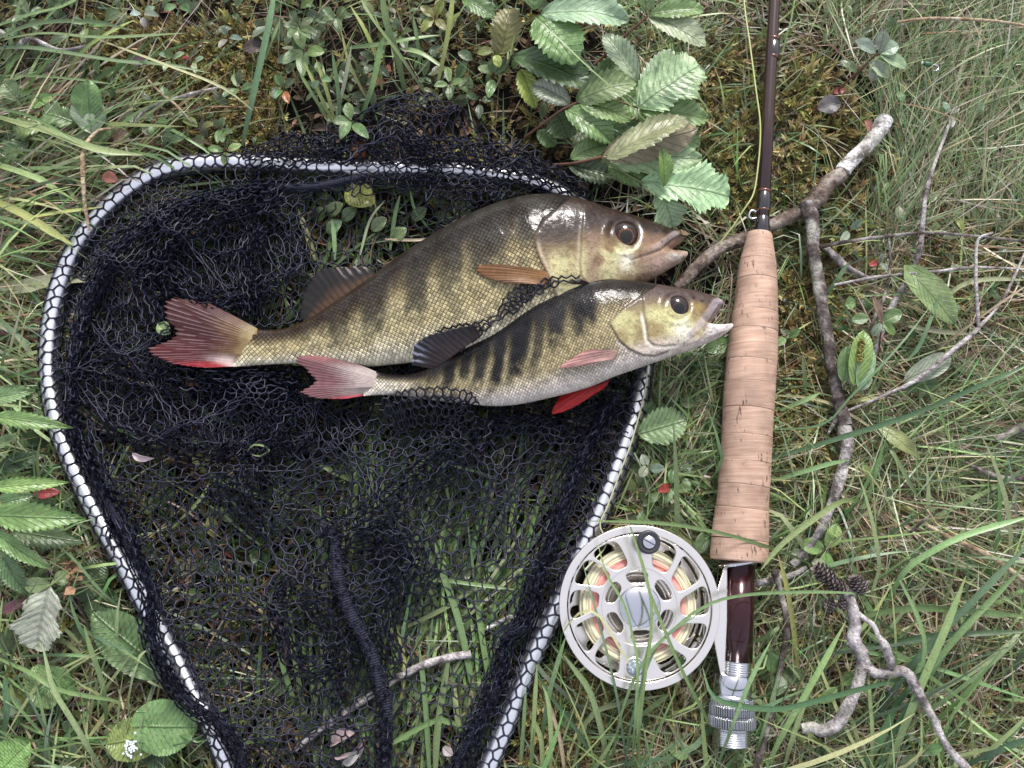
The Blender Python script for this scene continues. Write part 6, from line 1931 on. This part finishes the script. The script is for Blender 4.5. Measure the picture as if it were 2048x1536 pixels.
tuft('long dark blades arching across from the cork grip to the right edge', (1560, 960), [
    ([(1540, 917), (1600, 900), (1679, 876), (1822, 830), (1966, 769), (2080, 720)], 11, [16, 24, 30, 34, 36, 36], 'd'),
    ([(1536, 964), (1600, 945), (1661, 927), (1700, 920)], 9, [14, 20, 22, 18], 'g'),
    ([(1560, 820), (1610, 800), (1640, 786)], 9, [12, 16, 18], 'l'),
    ([(1612, 800), (1610, 760), (1605, 710)], 7, [8, 18, 24], 'g'),
    ([(1500, 860), (1640, 850), (1700, 795), (1800, 690), (1870, 600)], 4.5, [10, 26, 30, 34, 34], 'b'),
    ([(1648, 596), (1674, 560), (1697, 524)], 9, [10, 22, 26], 'b'),
    ([(1760, 860), (1800, 930), (1830, 985), (1842, 1002)], 8, [10, 18, 18, 14], 'g'),
    ([(1818, 652), (1870, 662), (1944, 668)], 9, [20, 22, 20], 'p'),
    ([(1880, 590), (1840, 690), (1812, 722)], 8, [28, 26, 18], 'b'),
    ([(1870, 620), (1920, 572), (1980, 558), (2050, 560)], 9, [16, 24, 26, 24], 'p'),
    ([(1855, 715), (1900, 680), (1980, 620), (2070, 560)], 5, [14, 24, 28, 28], 's'),
    ([(1670, 812), (1720, 800), (1770, 795)], 9, [10, 14, 14], 'y'),
    ([(1550, 790), (1640, 800), (1720, 840), (1760, 870)], 6, [10, 14, 14, 10], 's')])
tuft('arching green blades entering from the left edge at the top', (-30, 80), [
    ([(-40, 96), (40, 56), (102, 43), (191, 44), (272, 62)], 8, [8, 24, 30, 30, 26], 'g'),
    ([(-40, 92), (40, 72), (102, 66), (205, 74), (372, 66)], 8, [8, 22, 28, 30, 28], 'g'),
    ([(-40, 98), (50, 94), (140, 106), (240, 122), (330, 128), (420, 146)], 9, [8, 20, 26, 28, 28, 24], 'b'),
    ([(200, 80), (270, 106), (342, 133), (444, 174), (505, 220)], 6, [24, 30, 32, 32, 26], 'p'),
    ([(130, 158), (150, 118), (190, 82), (250, 48), (270, 40)], 8, [8, 20, 26, 28, 26], 'y'),
    ([(-30, 150), (80, 152), (170, 160), (240, 170)], 5, [10, 22, 24, 18], 'g'),
    ([(-30, 60), (60, 28), (130, 10), (190, -30)], 9, [8, 20, 24, 22], 'g')])
tuft('straight wide blade standing alone above the left shoulder of the spilled mesh', (485, 292), [
    ([(484, 292), (506, 191), (526, 102), (543, 20), (552, -40)], 13, [8, 24, 32, 38, 40], 'b'),
    ([(530, 120), (548, 70), (560, 40)], 6, [26, 34, 36], 'g')])
tuft('bunch of yellow pale shoots above the spilled mesh', (665, 240), [
    ([(663, 240), (640, 190), (608, 124)], 8, [8, 20, 28], 'y'), ([(668, 240), (656, 190), (632, 118)], 8, [8, 20, 28], 'y'),
    ([(655, 238), (620, 180), (596, 140)], 7, [8, 18, 24], 'l'), ([(672, 236), (690, 160), (703, 90)], 8, [8, 22, 32], 'p'), ([(680, 240), (676, 180), (664, 100)], 9, [8, 20, 28], 'g'),
    ([(735, 200), (700, 130), (682, 60)], 6, [8, 20, 26], 'y')])
tuft('tall leaning blades and a thick green stem above the middle of the spilled mesh', (850, 190), [
    ([(850, 186), (800, 110), (740, 30), (710, -30)], 8, [10, 26, 34, 36], 'g'), ([(808, 178), (794, 110), (772, 40), (762, -30)], 15, [8, 24, 34, 40], 'g'),
    ([(872, 180), (888, 110), (900, 40), (908, -30)], 11, [10, 24, 34, 40], 'y'), ([(720, 240), (745, 170), (760, 100), (772, 60)], 12, [8, 20, 26, 28], 'g'),
    ([(840, 140), (836, 90), (826, 30)], 8, [14, 24, 30], 'g'), ([(690, 96), (760, 88), (830, 76), (880, 70)], 10, [18, 24, 26, 22], 'g'),
    ([(764, 180), (755, 120), (730, 60), (700, 10)], 9, [8, 18, 24, 26], 'y'), ([(880, 130), (840, 105), (800, 96)], 11, [26, 26, 22], 'l'),
    ([(1300, 250), (1240, 190), (1170, 128), (1120, 80), (1070, 34)], 5, [34, 42, 44, 44, 42], 'g')])
tuft('wide blades pushing in from the left edge among straw beside the hoop', (-30, 400), [
    ([(-40, 222), (40, 246), (102, 263), (191, 297), (286, 310)], 16, [10, 26, 30, 30, 24], 'l'),
    ([(-40, 318), (30, 340), (80, 358), (116, 376)], 14, [10, 22, 24, 22], 'l'),
    ([(-40, 388), (45, 427), (95, 458), (146, 490)], 16, [12, 26, 28, 24], 'y'),
    ([(-40, 580), (50, 572), (110, 558), (240, 548), (300, 540)], 30, [10, 14, 12, 7, 6], 'p'),
    ([(120, 380), (138, 420), (158, 448)], 14, [12, 14, 12], 'd'),
    ([(-40, 470), (40, 440), (120, 424), (205, 414)], 7, [10, 20, 22, 18], 'y'),
    ([(-30, 470), (20, 500), (60, 525)], 14, [8, 14, 12], 'g'),
    ([(-30, 640), (20, 660), (50, 690), (70, 720)], 12, [8, 14, 14, 8], 'p'),
    ([(-40, 210), (60, 232), (150, 282), (170, 292)], 6, [14, 28, 32, 30], 'g'),
    ([(-30, 375), (80, 345), (180, 314), (300, 306)], 5, [12, 22, 26, 22], 'b')])
tuft('long blades crossing near the bottom left corner', (200, 1560), [
    ([(215, 1560), (150, 1450), (108, 1380), (92, 1320), (84, 1286)], 10, [4, 22, 28, 30, 28], 'l'),
    ([(-20, 1310), (60, 1345), (120, 1380), (250, 1405)], 8, [10, 22, 24, 16], 'g'),
    ([(215, 1460), (205, 1370), (180, 1295), (168, 1250)], 9, [4, 18, 24, 26], 'g'),
    ([(300, 1330), (262, 1300), (225, 1270)], 10, [6, 20, 24], 'g'),
    ([(0, 1500), (14, 1420), (8, 1350)], 12, [6, 20, 24], 'd'), ([(105, 1560), (90, 1450), (70, 1360)], 6, [4, 16, 20], 'g'),
    ([(270, 1240), (200, 1180), (150, 1120), (104, 1082)], 6, [8, 22, 26, 26], 'g'), ([(40, 1312), (140, 1310), (220, 1318)], 6, [10, 16, 14], 'g'),
    ([(145, 1560), (138, 1500), (140, 1450)], 7, [4, 14, 18], 'g')])
tuft('green blades pressed flat under the mesh in the lower middle', (900, 1500), [
    ([(950, 1400), (920, 1250), (880, 1130), (870, 1080)], 13, [5, 7, 8, 8], 'g'), ([(990, 1420), (965, 1280), (950, 1160)], 11, [5, 7, 8], 'g'),
    ([(870, 1560), (876, 1450), (900, 1300)], 13, [5, 7, 8], 'g'), ([(770, 1180), (860, 1160), (960, 1170), (1040, 1180)], 7, [5, 7, 8, 7], 'g'),
    ([(940, 1480), (880, 1440), (760, 1500)], 11, [5, 7, 7], 'g'), ([(800, 1260), (900, 1210), (980, 1150)], 9, [5, 7, 7], 'g'),
    ([(740, 870), (744, 960), (735, 1010)], 10, [6, 8, 7], 'g'), ([(640, 930), (680, 950), (716, 965)], 10, [6, 8, 7], 'g'),
    ([(560, 1010), (500, 985), (440, 960), (400, 930)], 9, [6, 8, 8, 7], 'g'), ([(340, 1060), (400, 1000), (420, 960)], 7, [6, 8, 7], 'g'),
    ([(800, 1410), (810, 1330), (790, 1240)], 7, [5, 7, 8], 'y'), ([(520, 1090), (470, 1050), (430, 1010)], 6, [6, 8, 7], 'g'),
    ([(1000, 960), (940, 940), (900, 930)], 7, [6, 8, 8], 'g'), ([(860, 1560), (850, 1400), (838, 1290)], 10, [5, 7, 8], 'g'), ([(900, 1010), (890, 960), (884, 900)], 6, [6, 7, 8], 'g'),
    ([(330, 740), (370, 790), (420, 830), (470, 850)], 10, [6, 8, 8, 7], 'g'), ([(425, 960), (470, 962), (520, 960)], 9, [7, 8, 8], 'l'), ([(495, 905), (505, 890), (530, 892), (538, 902), (520, 912), (500, 908)], 4, [20, 22, 22, 22, 22, 20], 'l')])
tuft('cut pale green stalk and blades under the mesh behind the larger perch', (640, 520), [
    ([(632, 520), (618, 480), (604, 440), (596, 418)], 11, [6, 9, 10, 10], 'y'), ([(670, 520), (668, 470), (664, 440)], 9, [6, 8, 9], 'l'), ([(780, 500), (790, 430), (800, 390)], 8, [5, 8, 9], 'g'),
    ([(860, 460), (830, 420), (820, 380)], 6, [5, 8, 9], 'g'), ([(720, 510), (740, 440), (770, 400)], 6, [5, 7, 9], 'p'), ([(770, 478), (830, 480), (870, 476)], 6, [6, 9, 8], 's')])
# the fly line: a loose run along the rod from the tip towards the keeper
lp = spline([(1478, -160), (1488, 0), (1500, 90), (1512, 180), (1520, 240), (1520, 290), (1514, 350), (1506, 390), (1486, 422), (1468, 450), (1440, 486)], 90)
lt = np.linspace(0, 1, 90)
mb = MB()
tube_cap(mb, W(lp[:, 0], lp[:, 1], np.interp(lt, [0, .3, .6, .85, 1], [18, 20, 22, 22, 14]) * MM), .00045, 8, np.array([.36, .40, .16]))
tag(mb.build('fly_line', M_line), 'loose pale yellow green fly line running down beside the brown rod blank', 'fishing line')
lp = spline([(1296, 730), (1288, 790), (1264, 880), (1240, 945), (1216, 1010), (1200, 1050), (1212, 1090), (1170, 1140)], 60)
mb = MB()
tube_cap(mb, W(lp[:, 0], lp[:, 1], np.interp(np.linspace(0, 1, 60), [0, .2, .8, 1], [22, 20, 20, 30]) * MM), .0004, 8, np.array([.36, .38, .22]))
tag(mb.build('fly_line', M_line), 'thin pale line lying across the right side of the hoop down to the reel', 'fishing line')
# a stray bead and hook in the grass: a small fly
fl = thing('artificial_fly', 'tiny bead-headed fishing fly with green body and bare hook in the upper right grass', 'fishing fly', W(1855, 128, .03))
V, F, _ = lathe(W(1848, 127, .036), W(1864, 130, .036), disc_cap([(0, .0009), (.001, .0013), (.003, .0013), (.0042, .0007)]), 10)
obj('fly_body', V, F, M_plain, fl, col=(.03, .10, .04))
c0 = W(1844, 126, .036)
V, F, _ = lathe(c0 - [0, 0, .0011], c0 + [0, 0, .0011], [(0, 1e-5), (.0002, .0006), (.0011, .0011), (.002, .0006), (.0022, 1e-5)], 12)
obj('bead', V, F, M_chrome, fl)
hk = spline([(1862, 130), (1872, 130), (1877, 135), (1873, 141), (1867, 141)], 20)
mb = MB()
tube_cap(mb, W(hk[:, 0], hk[:, 1], .036), .0003, 6)
mb.build('hook', M_chrome, fl)
# a dried seed head by the left edge
mb = MB()
for i in range(60):
    p = W(140 + RNG.normal(0, 9), 1150 + RNG.normal(0, 20), (20 + RNG.normal(0, 3)) * MM)
    q = p + RNG.normal(0, .0016, 3)
    e = RNG.normal(0, .0012, 3)
    mb.add([p - e, p + e, q + e * .6, q - e * .6], [(0, 1, 2, 3)], np.array([.20, .12, .07]) * RNG.uniform(.5, 1.5))
tag(mb.build('seed_head', M_litter), 'crumpled brown dried flower head beside the willowherb at left', 'seed head')
# ------------------------------------------------------------------ ground cover nobody could count: grass, moss, litter
def blades(n, px, py, az, elev, length, width, bend, cols, zcap=None, M_=6, lift=None, seed=0, wob=.25):
    """Many grass blades as creaseless strips. az in photo directions (0 = right, pi/2 = up). Kept below what lies on them."""
    g = np.random.default_rng(seed)
    base = W(px, py, 0.0)
    base[:, 2] = ground_h(base[:, 0], base[:, 1]) - .001
    u = np.linspace(0, 1, M_)[None]
    el = elev[:, None] - bend[:, None] * u
    azz = az[:, None] + (g.normal(0, wob, (n, 1)) * u + g.normal(0, wob * .6, (n, 1)) * u ** 2)
    st = (length / (M_ - 1))[:, None]
    dx, dy, dz = np.cos(el) * np.cos(azz) * st, np.cos(el) * np.sin(azz) * st, np.sin(el) * st
    X = base[:, 0:1] + np.concatenate([np.zeros((n, 1)), np.cumsum(dx[:, :-1], 1)], 1)
    Y = base[:, 1:2] + np.concatenate([np.zeros((n, 1)), np.cumsum(dy[:, :-1], 1)], 1)
    Z = base[:, 2:3] + np.concatenate([np.zeros((n, 1)), np.cumsum(dz[:, :-1], 1)], 1)
    lay = g.random((n, 1))
    Z = np.maximum(Z, ground_h(X, Y) + (.001 + .006 * lay))
    pxx, pyy = PJ(np.stack([X, Y, Z], -1))
    cp = cap_at(pxx, pyy) * MM
    Z = np.where(Z > cp, cp * (.55 + .43 * lay), Z)
    w = width[:, None] * .5 * np.clip((1 - u) * 3.2, .08, 1) * np.minimum(1, .6 + 2 * u)
    nx, ny = -np.sin(azz), np.cos(azz)
    tw = g.normal(0, .7, (n, 1)) + g.normal(0, .5, (n, 1)) * u
    L_ = np.stack([X - nx * w * np.cos(tw), Y - ny * w * np.cos(tw), Z - w * np.sin(tw)], -1)
    R_ = np.stack([X + nx * w * np.cos(tw), Y + ny * w * np.cos(tw), Z + w * np.sin(tw)], -1)
    V = np.stack([L_, R_], 2).reshape(-1, 3)
    i = (np.arange(n) * M_ * 2)[:, None, None] + (np.arange(M_ - 1) * 2)[None, :, None]
    F = (i + np.array([0, 1, 3, 2])[None, None]).reshape(-1, 4)
    shade = 1 + .0 * u
    c = (cols[:, None, :] * shade[..., None])
    C = np.repeat(c, 2, axis=1).reshape(-1, 3)
    C = np.broadcast_to(np.repeat(cols, M_ * 2, axis=0), (len(V), 3)) if C.shape[0] != len(V) else C
    return V, F, C


def pick(g, n, table):
    cs, ws = np.array([t[0] for t in table]), np.array([t[1] for t in table], float)
    c = cs[g.choice(len(cs), n, p=ws / ws.sum())]
    return np.clip(c * g.uniform(.7, 1.3, (n, 1)) * (1 + .08 * g.normal(0, 1, (n, 3))), .008, .7)


GREEN = [((.20, .285, .115), 3), ((.125, .205, .08), 3), ((.28, .36, .155), 2), ((.17, .245, .145), 2), ((.34, .395, .19), 2)]
PALE = [((.29, .375, .19), 3), ((.20, .295, .13), 3), ((.40, .46, .27), 2), ((.12, .20, .085), 1.5)]
STRAW = [((.50, .43, .30), 3), ((.34, .27, .17), 3), ((.60, .55, .43), 2.5), ((.13, .085, .055), 2), ((.22, .13, .08), 1)]
DULL = [((.24, .18, .11), 3), ((.36, .30, .20), 1.5), ((.10, .065, .045), 3), ((.16, .09, .06), 2)]
gm, sm_ = MB(), MB()


def region(mbx, n, poly, az, azs, el, ln, wd, table, seed, bend=(.5, 1.2), wob=.25, dens=None, M_=6):
    g = np.random.default_rng(seed)
    poly = np.asarray(poly, float)
    lo, hi = poly.min(0), poly.max(0)
    P = g.random((n * 3, 2)) * (hi - lo) + lo
    P = P[inpoly(P[:, 0], P[:, 1], poly)]
    if dens is not None:
        P = P[g.random(len(P)) < dens(P[:, 0], P[:, 1])]
    P = P[:n]
    n = len(P)
    azv = math.radians(az) + math.radians(azs) * g.normal(0, 1, n) + 1.1 * (fbm(P[:, 0] / 160, P[:, 1] / 160, seed) - .5)
    V, F, C = blades(n, P[:, 0], P[:, 1], azv, np.radians(g.uniform(*el, n)), g.uniform(*ln, n) * MM, g.uniform(*wd, n) * MM, g.uniform(*bend, n), pick(g, n, table), seed=seed, wob=wob, M_=M_)
    mbx.add(V, F, C)


clump = lambda s, a=.35, b=.62, sc=90: (lambda x, y: .12 + .88 * sm(a, b, fbm(x / sc, y / sc, s)))
UR = [(1600, -260), (2320, -260), (2320, 500), (1850, 560), (1700, 470), (1780, 330), (1740, 200), (1600, 120)]
MR = [(1550, 420), (1650, 440), (2320, 480), (2320, 1080), (1560, 1080)]
LR = [(1330, 1060), (2320, 1040), (2320, 1800), (1000, 1800), (1040, 1480), (1120, 1330), (1300, 1400)]
RB = [(1300, 700), (1480, 700), (1440, 1060), (1280, 1060), (1240, 1000)]
UM = [(1180, -100), (1560, -260), (1560, 520), (1430, 620), (1400, 460), (1200, 420)]
TL = [(-350, -300), (1180, -300), (1180, 250), (900, 210), (560, 280), (430, 320), (250, 360), (-350, 340)]
LS = [(-350, 200), (300, 200), (240, 380), (120, 520), (80, 760), (-350, 760)]
LL = [(-350, 700), (90, 720), (160, 960), (300, 1260), (450, 1540), (540, 1800), (-350, 1800)]
IN = [(140, 400), (400, 340), (1150, 400), (1270, 760), (1000, 1440), (900, 1700), (560, 1700), (330, 1240), (130, 800)]
# dense fresh turf, upper right
region(gm, 4000, UR, 68, 38, (18, 58), (25, 65), (.3, .85), PALE, 1, (.2, 1.2), .5, clump(8, .3, .55))
region(sm_, 3000, UR, 60, 55, (10, 45), (25, 70), (.35, .9), STRAW, 2, (.2, .6), .35)
# matted grass, middle right
region(gm, 1400, MR, 160, 60, (8, 45), (25, 80), (.35, 1.1), GREEN, 3, (.3, 1.1), .35, clump(9, .3, .55))
region(sm_, 4300, MR, -22, 45, (0, 26), (25, 80), (.3, .9), STRAW, 4, (.1, .5), .3, clump(10, .3, .55))
region(gm, 1700, [(1660, 780), (2320, 820), (2320, 1120), (1650, 1080)], 5, 28, (5, 30), (40, 100), (.4, 1.2), GREEN, 5, (.2, .7), .25)
region(sm_, 2600, [(1660, 800), (2320, 820), (2320, 1180), (1650, 1120)], -25, 26, (0, 20), (40, 100), (.4, 1.2), STRAW, 6, (.1, .4), .25)
# lower right
region(gm, 1700, LR, 70, 50, (10, 50), (25, 80), (.35, 1.15), GREEN, 7, (.3, 1.1), .25, clump(11, .25, .5))
region(sm_, 3600, LR, 15, 70, (0, 32), (20, 70), (.3, .9), STRAW, 8, (.1, .5), .3)
region(gm, 150, LR, 60, 35, (20, 50), (50, 110), (1.6, 2.8), GREEN, 9, (.4, 1.0), .2, None, 9)
# between hoop and rod
region(gm, 1100, RB, 20, 70, (8, 45), (20, 60), (.5, 1.3), GREEN, 10, (.3, 1.0), .3)
region(sm_, 1900, RB, 10, 60, (0, 25), (20, 70), (.4, 1.2), STRAW, 11, (.1, .5), .3)
region(gm, 900, UM, 40, 70, (8, 50), (20, 55), (.5, 1.2), GREEN, 12, (.3, 1.0), .3, clump(13, .4, .65))
region(sm_, 1300, UM, 20, 70, (0, 25), (20, 60), (.4, 1.0), STRAW, 13, (.1, .5), .3)
# upper left: thin grass over moss
region(gm, 650, TL, 60, 60, (10, 60), (20, 60), (.4, 1.2), GREEN, 14, (.3, 1.0), .3, clump(15, .35, .65))
region(sm_, 1500, TL, 20, 80, (0, 30), (10, 45), (.3, .8), DULL, 15, (.1, .5), .3)
region(sm_, 1500, LS, 8, 34, (2, 25), (35, 100), (.4, 1.5), STRAW, 16, (.1, .4), .25)
region(gm, 900, LS, 0, 35, (5, 40), (40, 100), (.8, 2.2), GREEN, 17, (.2, .8), .25)
region(gm, 1300, LL, 40, 60, (15, 60), (25, 70), (.7, 2.0), GREEN, 18, (.3, 1.0), .3)
region(sm_, 1800, LL, 10, 70, (0, 25), (20, 70), (.4, 1.2), STRAW, 19, (.1, .5), .3)
# pressed down under the net; darker colours for wet blades and painted-in shade
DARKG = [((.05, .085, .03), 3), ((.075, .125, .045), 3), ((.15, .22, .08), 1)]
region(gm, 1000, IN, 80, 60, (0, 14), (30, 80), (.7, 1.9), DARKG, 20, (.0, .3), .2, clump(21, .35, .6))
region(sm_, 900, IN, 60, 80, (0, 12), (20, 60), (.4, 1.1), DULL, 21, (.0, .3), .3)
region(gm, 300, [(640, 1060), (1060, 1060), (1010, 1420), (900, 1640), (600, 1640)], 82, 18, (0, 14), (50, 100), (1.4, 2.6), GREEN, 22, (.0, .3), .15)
# the same turf runs on past the frame
for k, q in enumerate(([(-1300, -1200), (3300, -1200), (3300, -280), (-1300, -280)], [(-1300, 1780), (3300, 1780), (3300, 2500), (-1300, 2500)], [(-1300, -300), (-330, -300), (-330, 1800), (-1300, 1800)], [(2300, -300), (3300, -300), (3300, 1800), (2300, 1800)])):
    region(gm, 3200, q, 60, 50, (10, 50), (30, 80), (.6, 1.8), GREEN, 30 + k, (.3, 1.1), .3, None, 5)
    region(sm_, 2600, q, 20, 60, (0, 30), (25, 70), (.6, 1.6), STRAW, 40 + k, (.1, .5), .3, None, 5)
tag(sm_.build('dry_straw', M_grass), kind='stuff')
tag(gm.build('grass', M_grass), kind='stuff')

# moss: feathery shoots
def moss_shoot(g):
    V, F, C = [], [], []
    n = 17
    for i in range(n):
        t = (i + .3) / n
        a = i * 2.4 + g.normal(0, .2)
        up = .35 + .9 * t + g.normal(0, .15)
        L = (1.0 - .35 * t) * g.uniform(.34, .5) if i < n - 5 else g.uniform(.3, .45)
        d = np.array([math.cos(a) * math.cos(up), math.sin(a) * math.cos(up), math.sin(up)])
        e = np.array([-math.sin(a), math.cos(a), 0])
        b0 = np.array([0, 0, t * 1.0])
        k = len(V)
        V += [b0, b0 + d * L * .45 + e * L * .17, b0 + d * L, b0 + d * L * .45 - e * L * .17]
        F.append((k, k + 1, k + 2, k + 3))
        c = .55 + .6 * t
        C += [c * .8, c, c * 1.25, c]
    return np.array(V), np.array(F), np.array(C)


def scatter_moss(n, poly, seed, hmin, hmax, table, dens=None):
    g = np.random.default_rng(seed)
    poly = np.asarray(poly, float)
    lo, hi = poly.min(0), poly.max(0)
    P = g.random((n * 4, 2)) * (hi - lo) + lo
    P = P[inpoly(P[:, 0], P[:, 1], poly)]
    if dens is not None:
        P = P[g.random(len(P)) < dens(P[:, 0], P[:, 1])]
    P = P[:n]
    out = MB()
    base = W(P[:, 0], P[:, 1], 0)
    base[:, 2] = ground_h(base[:, 0], base[:, 1]) - .001
    H = g.uniform(hmin, hmax, len(P)) * MM
    H = np.minimum(H, np.maximum(cap_at(P[:, 0], P[:, 1]) * MM * .9, .003))
    col = pick(g, len(P), table)
    for v in range(7):
        ix = np.arange(v, len(P), 7)
        V0, F0, C0 = moss_shoot(g)
        m_ = len(ix)
        a = g.random(m_) * 6.28
        tx, ty = g.normal(0, .45, m_), g.normal(0, .45, m_)
        S_ = H[ix]
        sw = np.minimum(S_ * 1.0, .0125)
        x = V0[None, :, 0] * np.cos(a)[:, None] - V0[None, :, 1] * np.sin(a)[:, None]
        y = V0[None, :, 0] * np.sin(a)[:, None] + V0[None, :, 1] * np.cos(a)[:, None]
        z = V0[None, :, 2] * S_[:, None]
        X = base[ix, 0:1] + x * sw[:, None] + z * tx[:, None]
        Y = base[ix, 1:2] + y * sw[:, None] + z * ty[:, None]
        Z = base[ix, 2:3] + z * .9
        V = np.stack([X, Y, Z], -1).reshape(-1, 3)
        F = (np.arange(m_)[:, None, None] * len(V0) + F0[None]).reshape(-1, 4)
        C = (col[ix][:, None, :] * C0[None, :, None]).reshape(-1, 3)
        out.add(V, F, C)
    return out


GOLD = [((.28, .24, .09), 3), ((.20, .175, .06), 3), ((.40, .35, .16), 2), ((.10, .07, .035), 3), ((.20, .23, .07), 1)]
ms = MB()
FULL = [(-350, -300), (2320, -300), (2320, 1800), (-350, 1800)]
for a in ((9500, FULL, 70, 5, 12, GOLD, clump(71, .38, .6, 120)),
          (2300, [(1400, 100), (1560, 100), (1720, 240), (1760, 340), (1680, 560), (1600, 640), (1560, 460), (1420, 440), (1400, 300)], 72, 7, 14, GOLD, None),
          (1500, [(1540, 560), (1680, 560), (1700, 760), (1620, 960), (1540, 960)], 73, 7, 13, GOLD, None),
          (1300, [(1840, 440), (2200, 440), (2200, 640), (1860, 660)], 74, 6, 12, GOLD, None),
          (3800, [(180, 60), (560, 60), (560, 300), (240, 360), (180, 260)], 75, 5, 11, GOLD, None),
          (1300, [(1050, 1340), (1440, 1360), (1440, 1600), (1040, 1600)], 76, 5, 10, GOLD, clump(77, .3, .55, 70))):
    o_ = scatter_moss(*a)
    for V_, F_, C_ in zip(o_.V, o_.F4, o_.C):
        ms.F4.append(F_ + ms.n)
        ms.V.append(V_)
        ms.C.append(C_)
        ms.U.append(np.zeros((len(V_), 2)))
    ms.n += o_.n
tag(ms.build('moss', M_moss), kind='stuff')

# litter: bits of dead leaf, needles, flakes; and low leaflets through the turf
def flakes(n, poly, seed, ln, asp, table, z0, z1, dens=None, mat=None, name='leaf_litter', tilt=.5):
    g = np.random.default_rng(seed)
    poly = np.asarray(poly, float)
    lo, hi = poly.min(0), poly.max(0)
    P = g.random((n * 3, 2)) * (hi - lo) + lo
    P = P[inpoly(P[:, 0], P[:, 1], poly)]
    if dens is not None:
        P = P[g.random(len(P)) < dens(P[:, 0], P[:, 1])]
    P = P[:n]
    n = len(P)
    b0 = W(P[:, 0], P[:, 1], 0)
    zc = np.minimum(g.uniform(z0, z1, n), cap_at(P[:, 0], P[:, 1]) * .85) * MM
    b0[:, 2] = ground_h(b0[:, 0], b0[:, 1]) + zc
    a = g.random(n) * 6.28
    L = g.uniform(*ln, n) * MM
    Wd = L * g.uniform(*asp, n)
    d = np.stack([np.cos(a), np.sin(a), g.normal(0, tilt * .5, n)], -1)
    e = np.stack([-np.sin(a), np.cos(a), g.normal(0, tilt, n)], -1)
    up = np.array([0, 0, 1.0])
    pts = []
    for u, w, h in ((0, .05, 0), (.3, .85, .06), (.6, .9, .05), (.85, .5, .0), (1, .04, -.06)):
        for sgn in (-1, 0, 1):
            pts.append(b0 + d * (L * (u - .5))[:, None] + e * (Wd * .5 * w * sgn)[:, None] + up * (L * h + Wd * .18 * abs(sgn) * w)[:, None])
    V = np.stack(pts, 1).reshape(-1, 3)
    F = (np.arange(n)[:, None, None] * 15 + gridF(5, 3)[None]).reshape(-1, 4)
    C = np.repeat(pick(g, n, table), 15, axis=0)
    cpx = cap_at(*PJ(V)) * MM
    V[:, 2] = np.minimum(V[:, 2], np.maximum(cpx, .003))
    U = np.tile(np.array([(u, .5 + s * .5) for u in (0, .3, .6, .85, 1) for s in (-1, 0, 1)]), (n, 1))
    return tag(obj(name, V, F, mat or M_litter, None, C, U), kind='stuff')


BROWN = [((.06, .035, .022), 3), ((.11, .065, .038), 3), ((.19, .12, .075), 1.5), ((.03, .02, .016), 3), ((.22, .07, .04), .4)]
flakes(6500, FULL, 81, (2.5, 10), (.2, .6), BROWN, 0, 4)
LEAFY = [((.075, .125, .048), 3), ((.11, .17, .065), 2), ((.15, .19, .10), 1.5), ((.05, .085, .03), 2), ((.2, .24, .07), .5)]
flakes(1300, TL, 82, (4, 11), (.45, .65), LEAFY, 4, 18, clump(83, .35, .6, 100), M_leaf, 'undergrowth')
flakes(420, LL, 84, (5, 14), (.5, .9), LEAFY, 3, 12, None, M_leaf, 'undergrowth')
flakes(330, MR, 85, (4, 9), (.4, .7), LEAFY, 4, 14, None, M_leaf, 'undergrowth')
flakes(260, LR, 86, (4, 11), (.45, .9), LEAFY, 3, 12, None, M_leaf, 'undergrowth')
flakes(480, IN, 87, (5, 15), (.4, .9), LEAFY, 1, 5, clump(88, .35, .6, 110), M_leaf, 'undergrowth', .15)
flakes(250, RB, 89, (4, 9), (.45, .8), LEAFY, 3, 12, None, M_leaf, 'undergrowth')
flakes(300, UR, 90, (4, 9), (.3, .6), LEAFY, 6, 22, None, M_leaf, 'undergrowth')
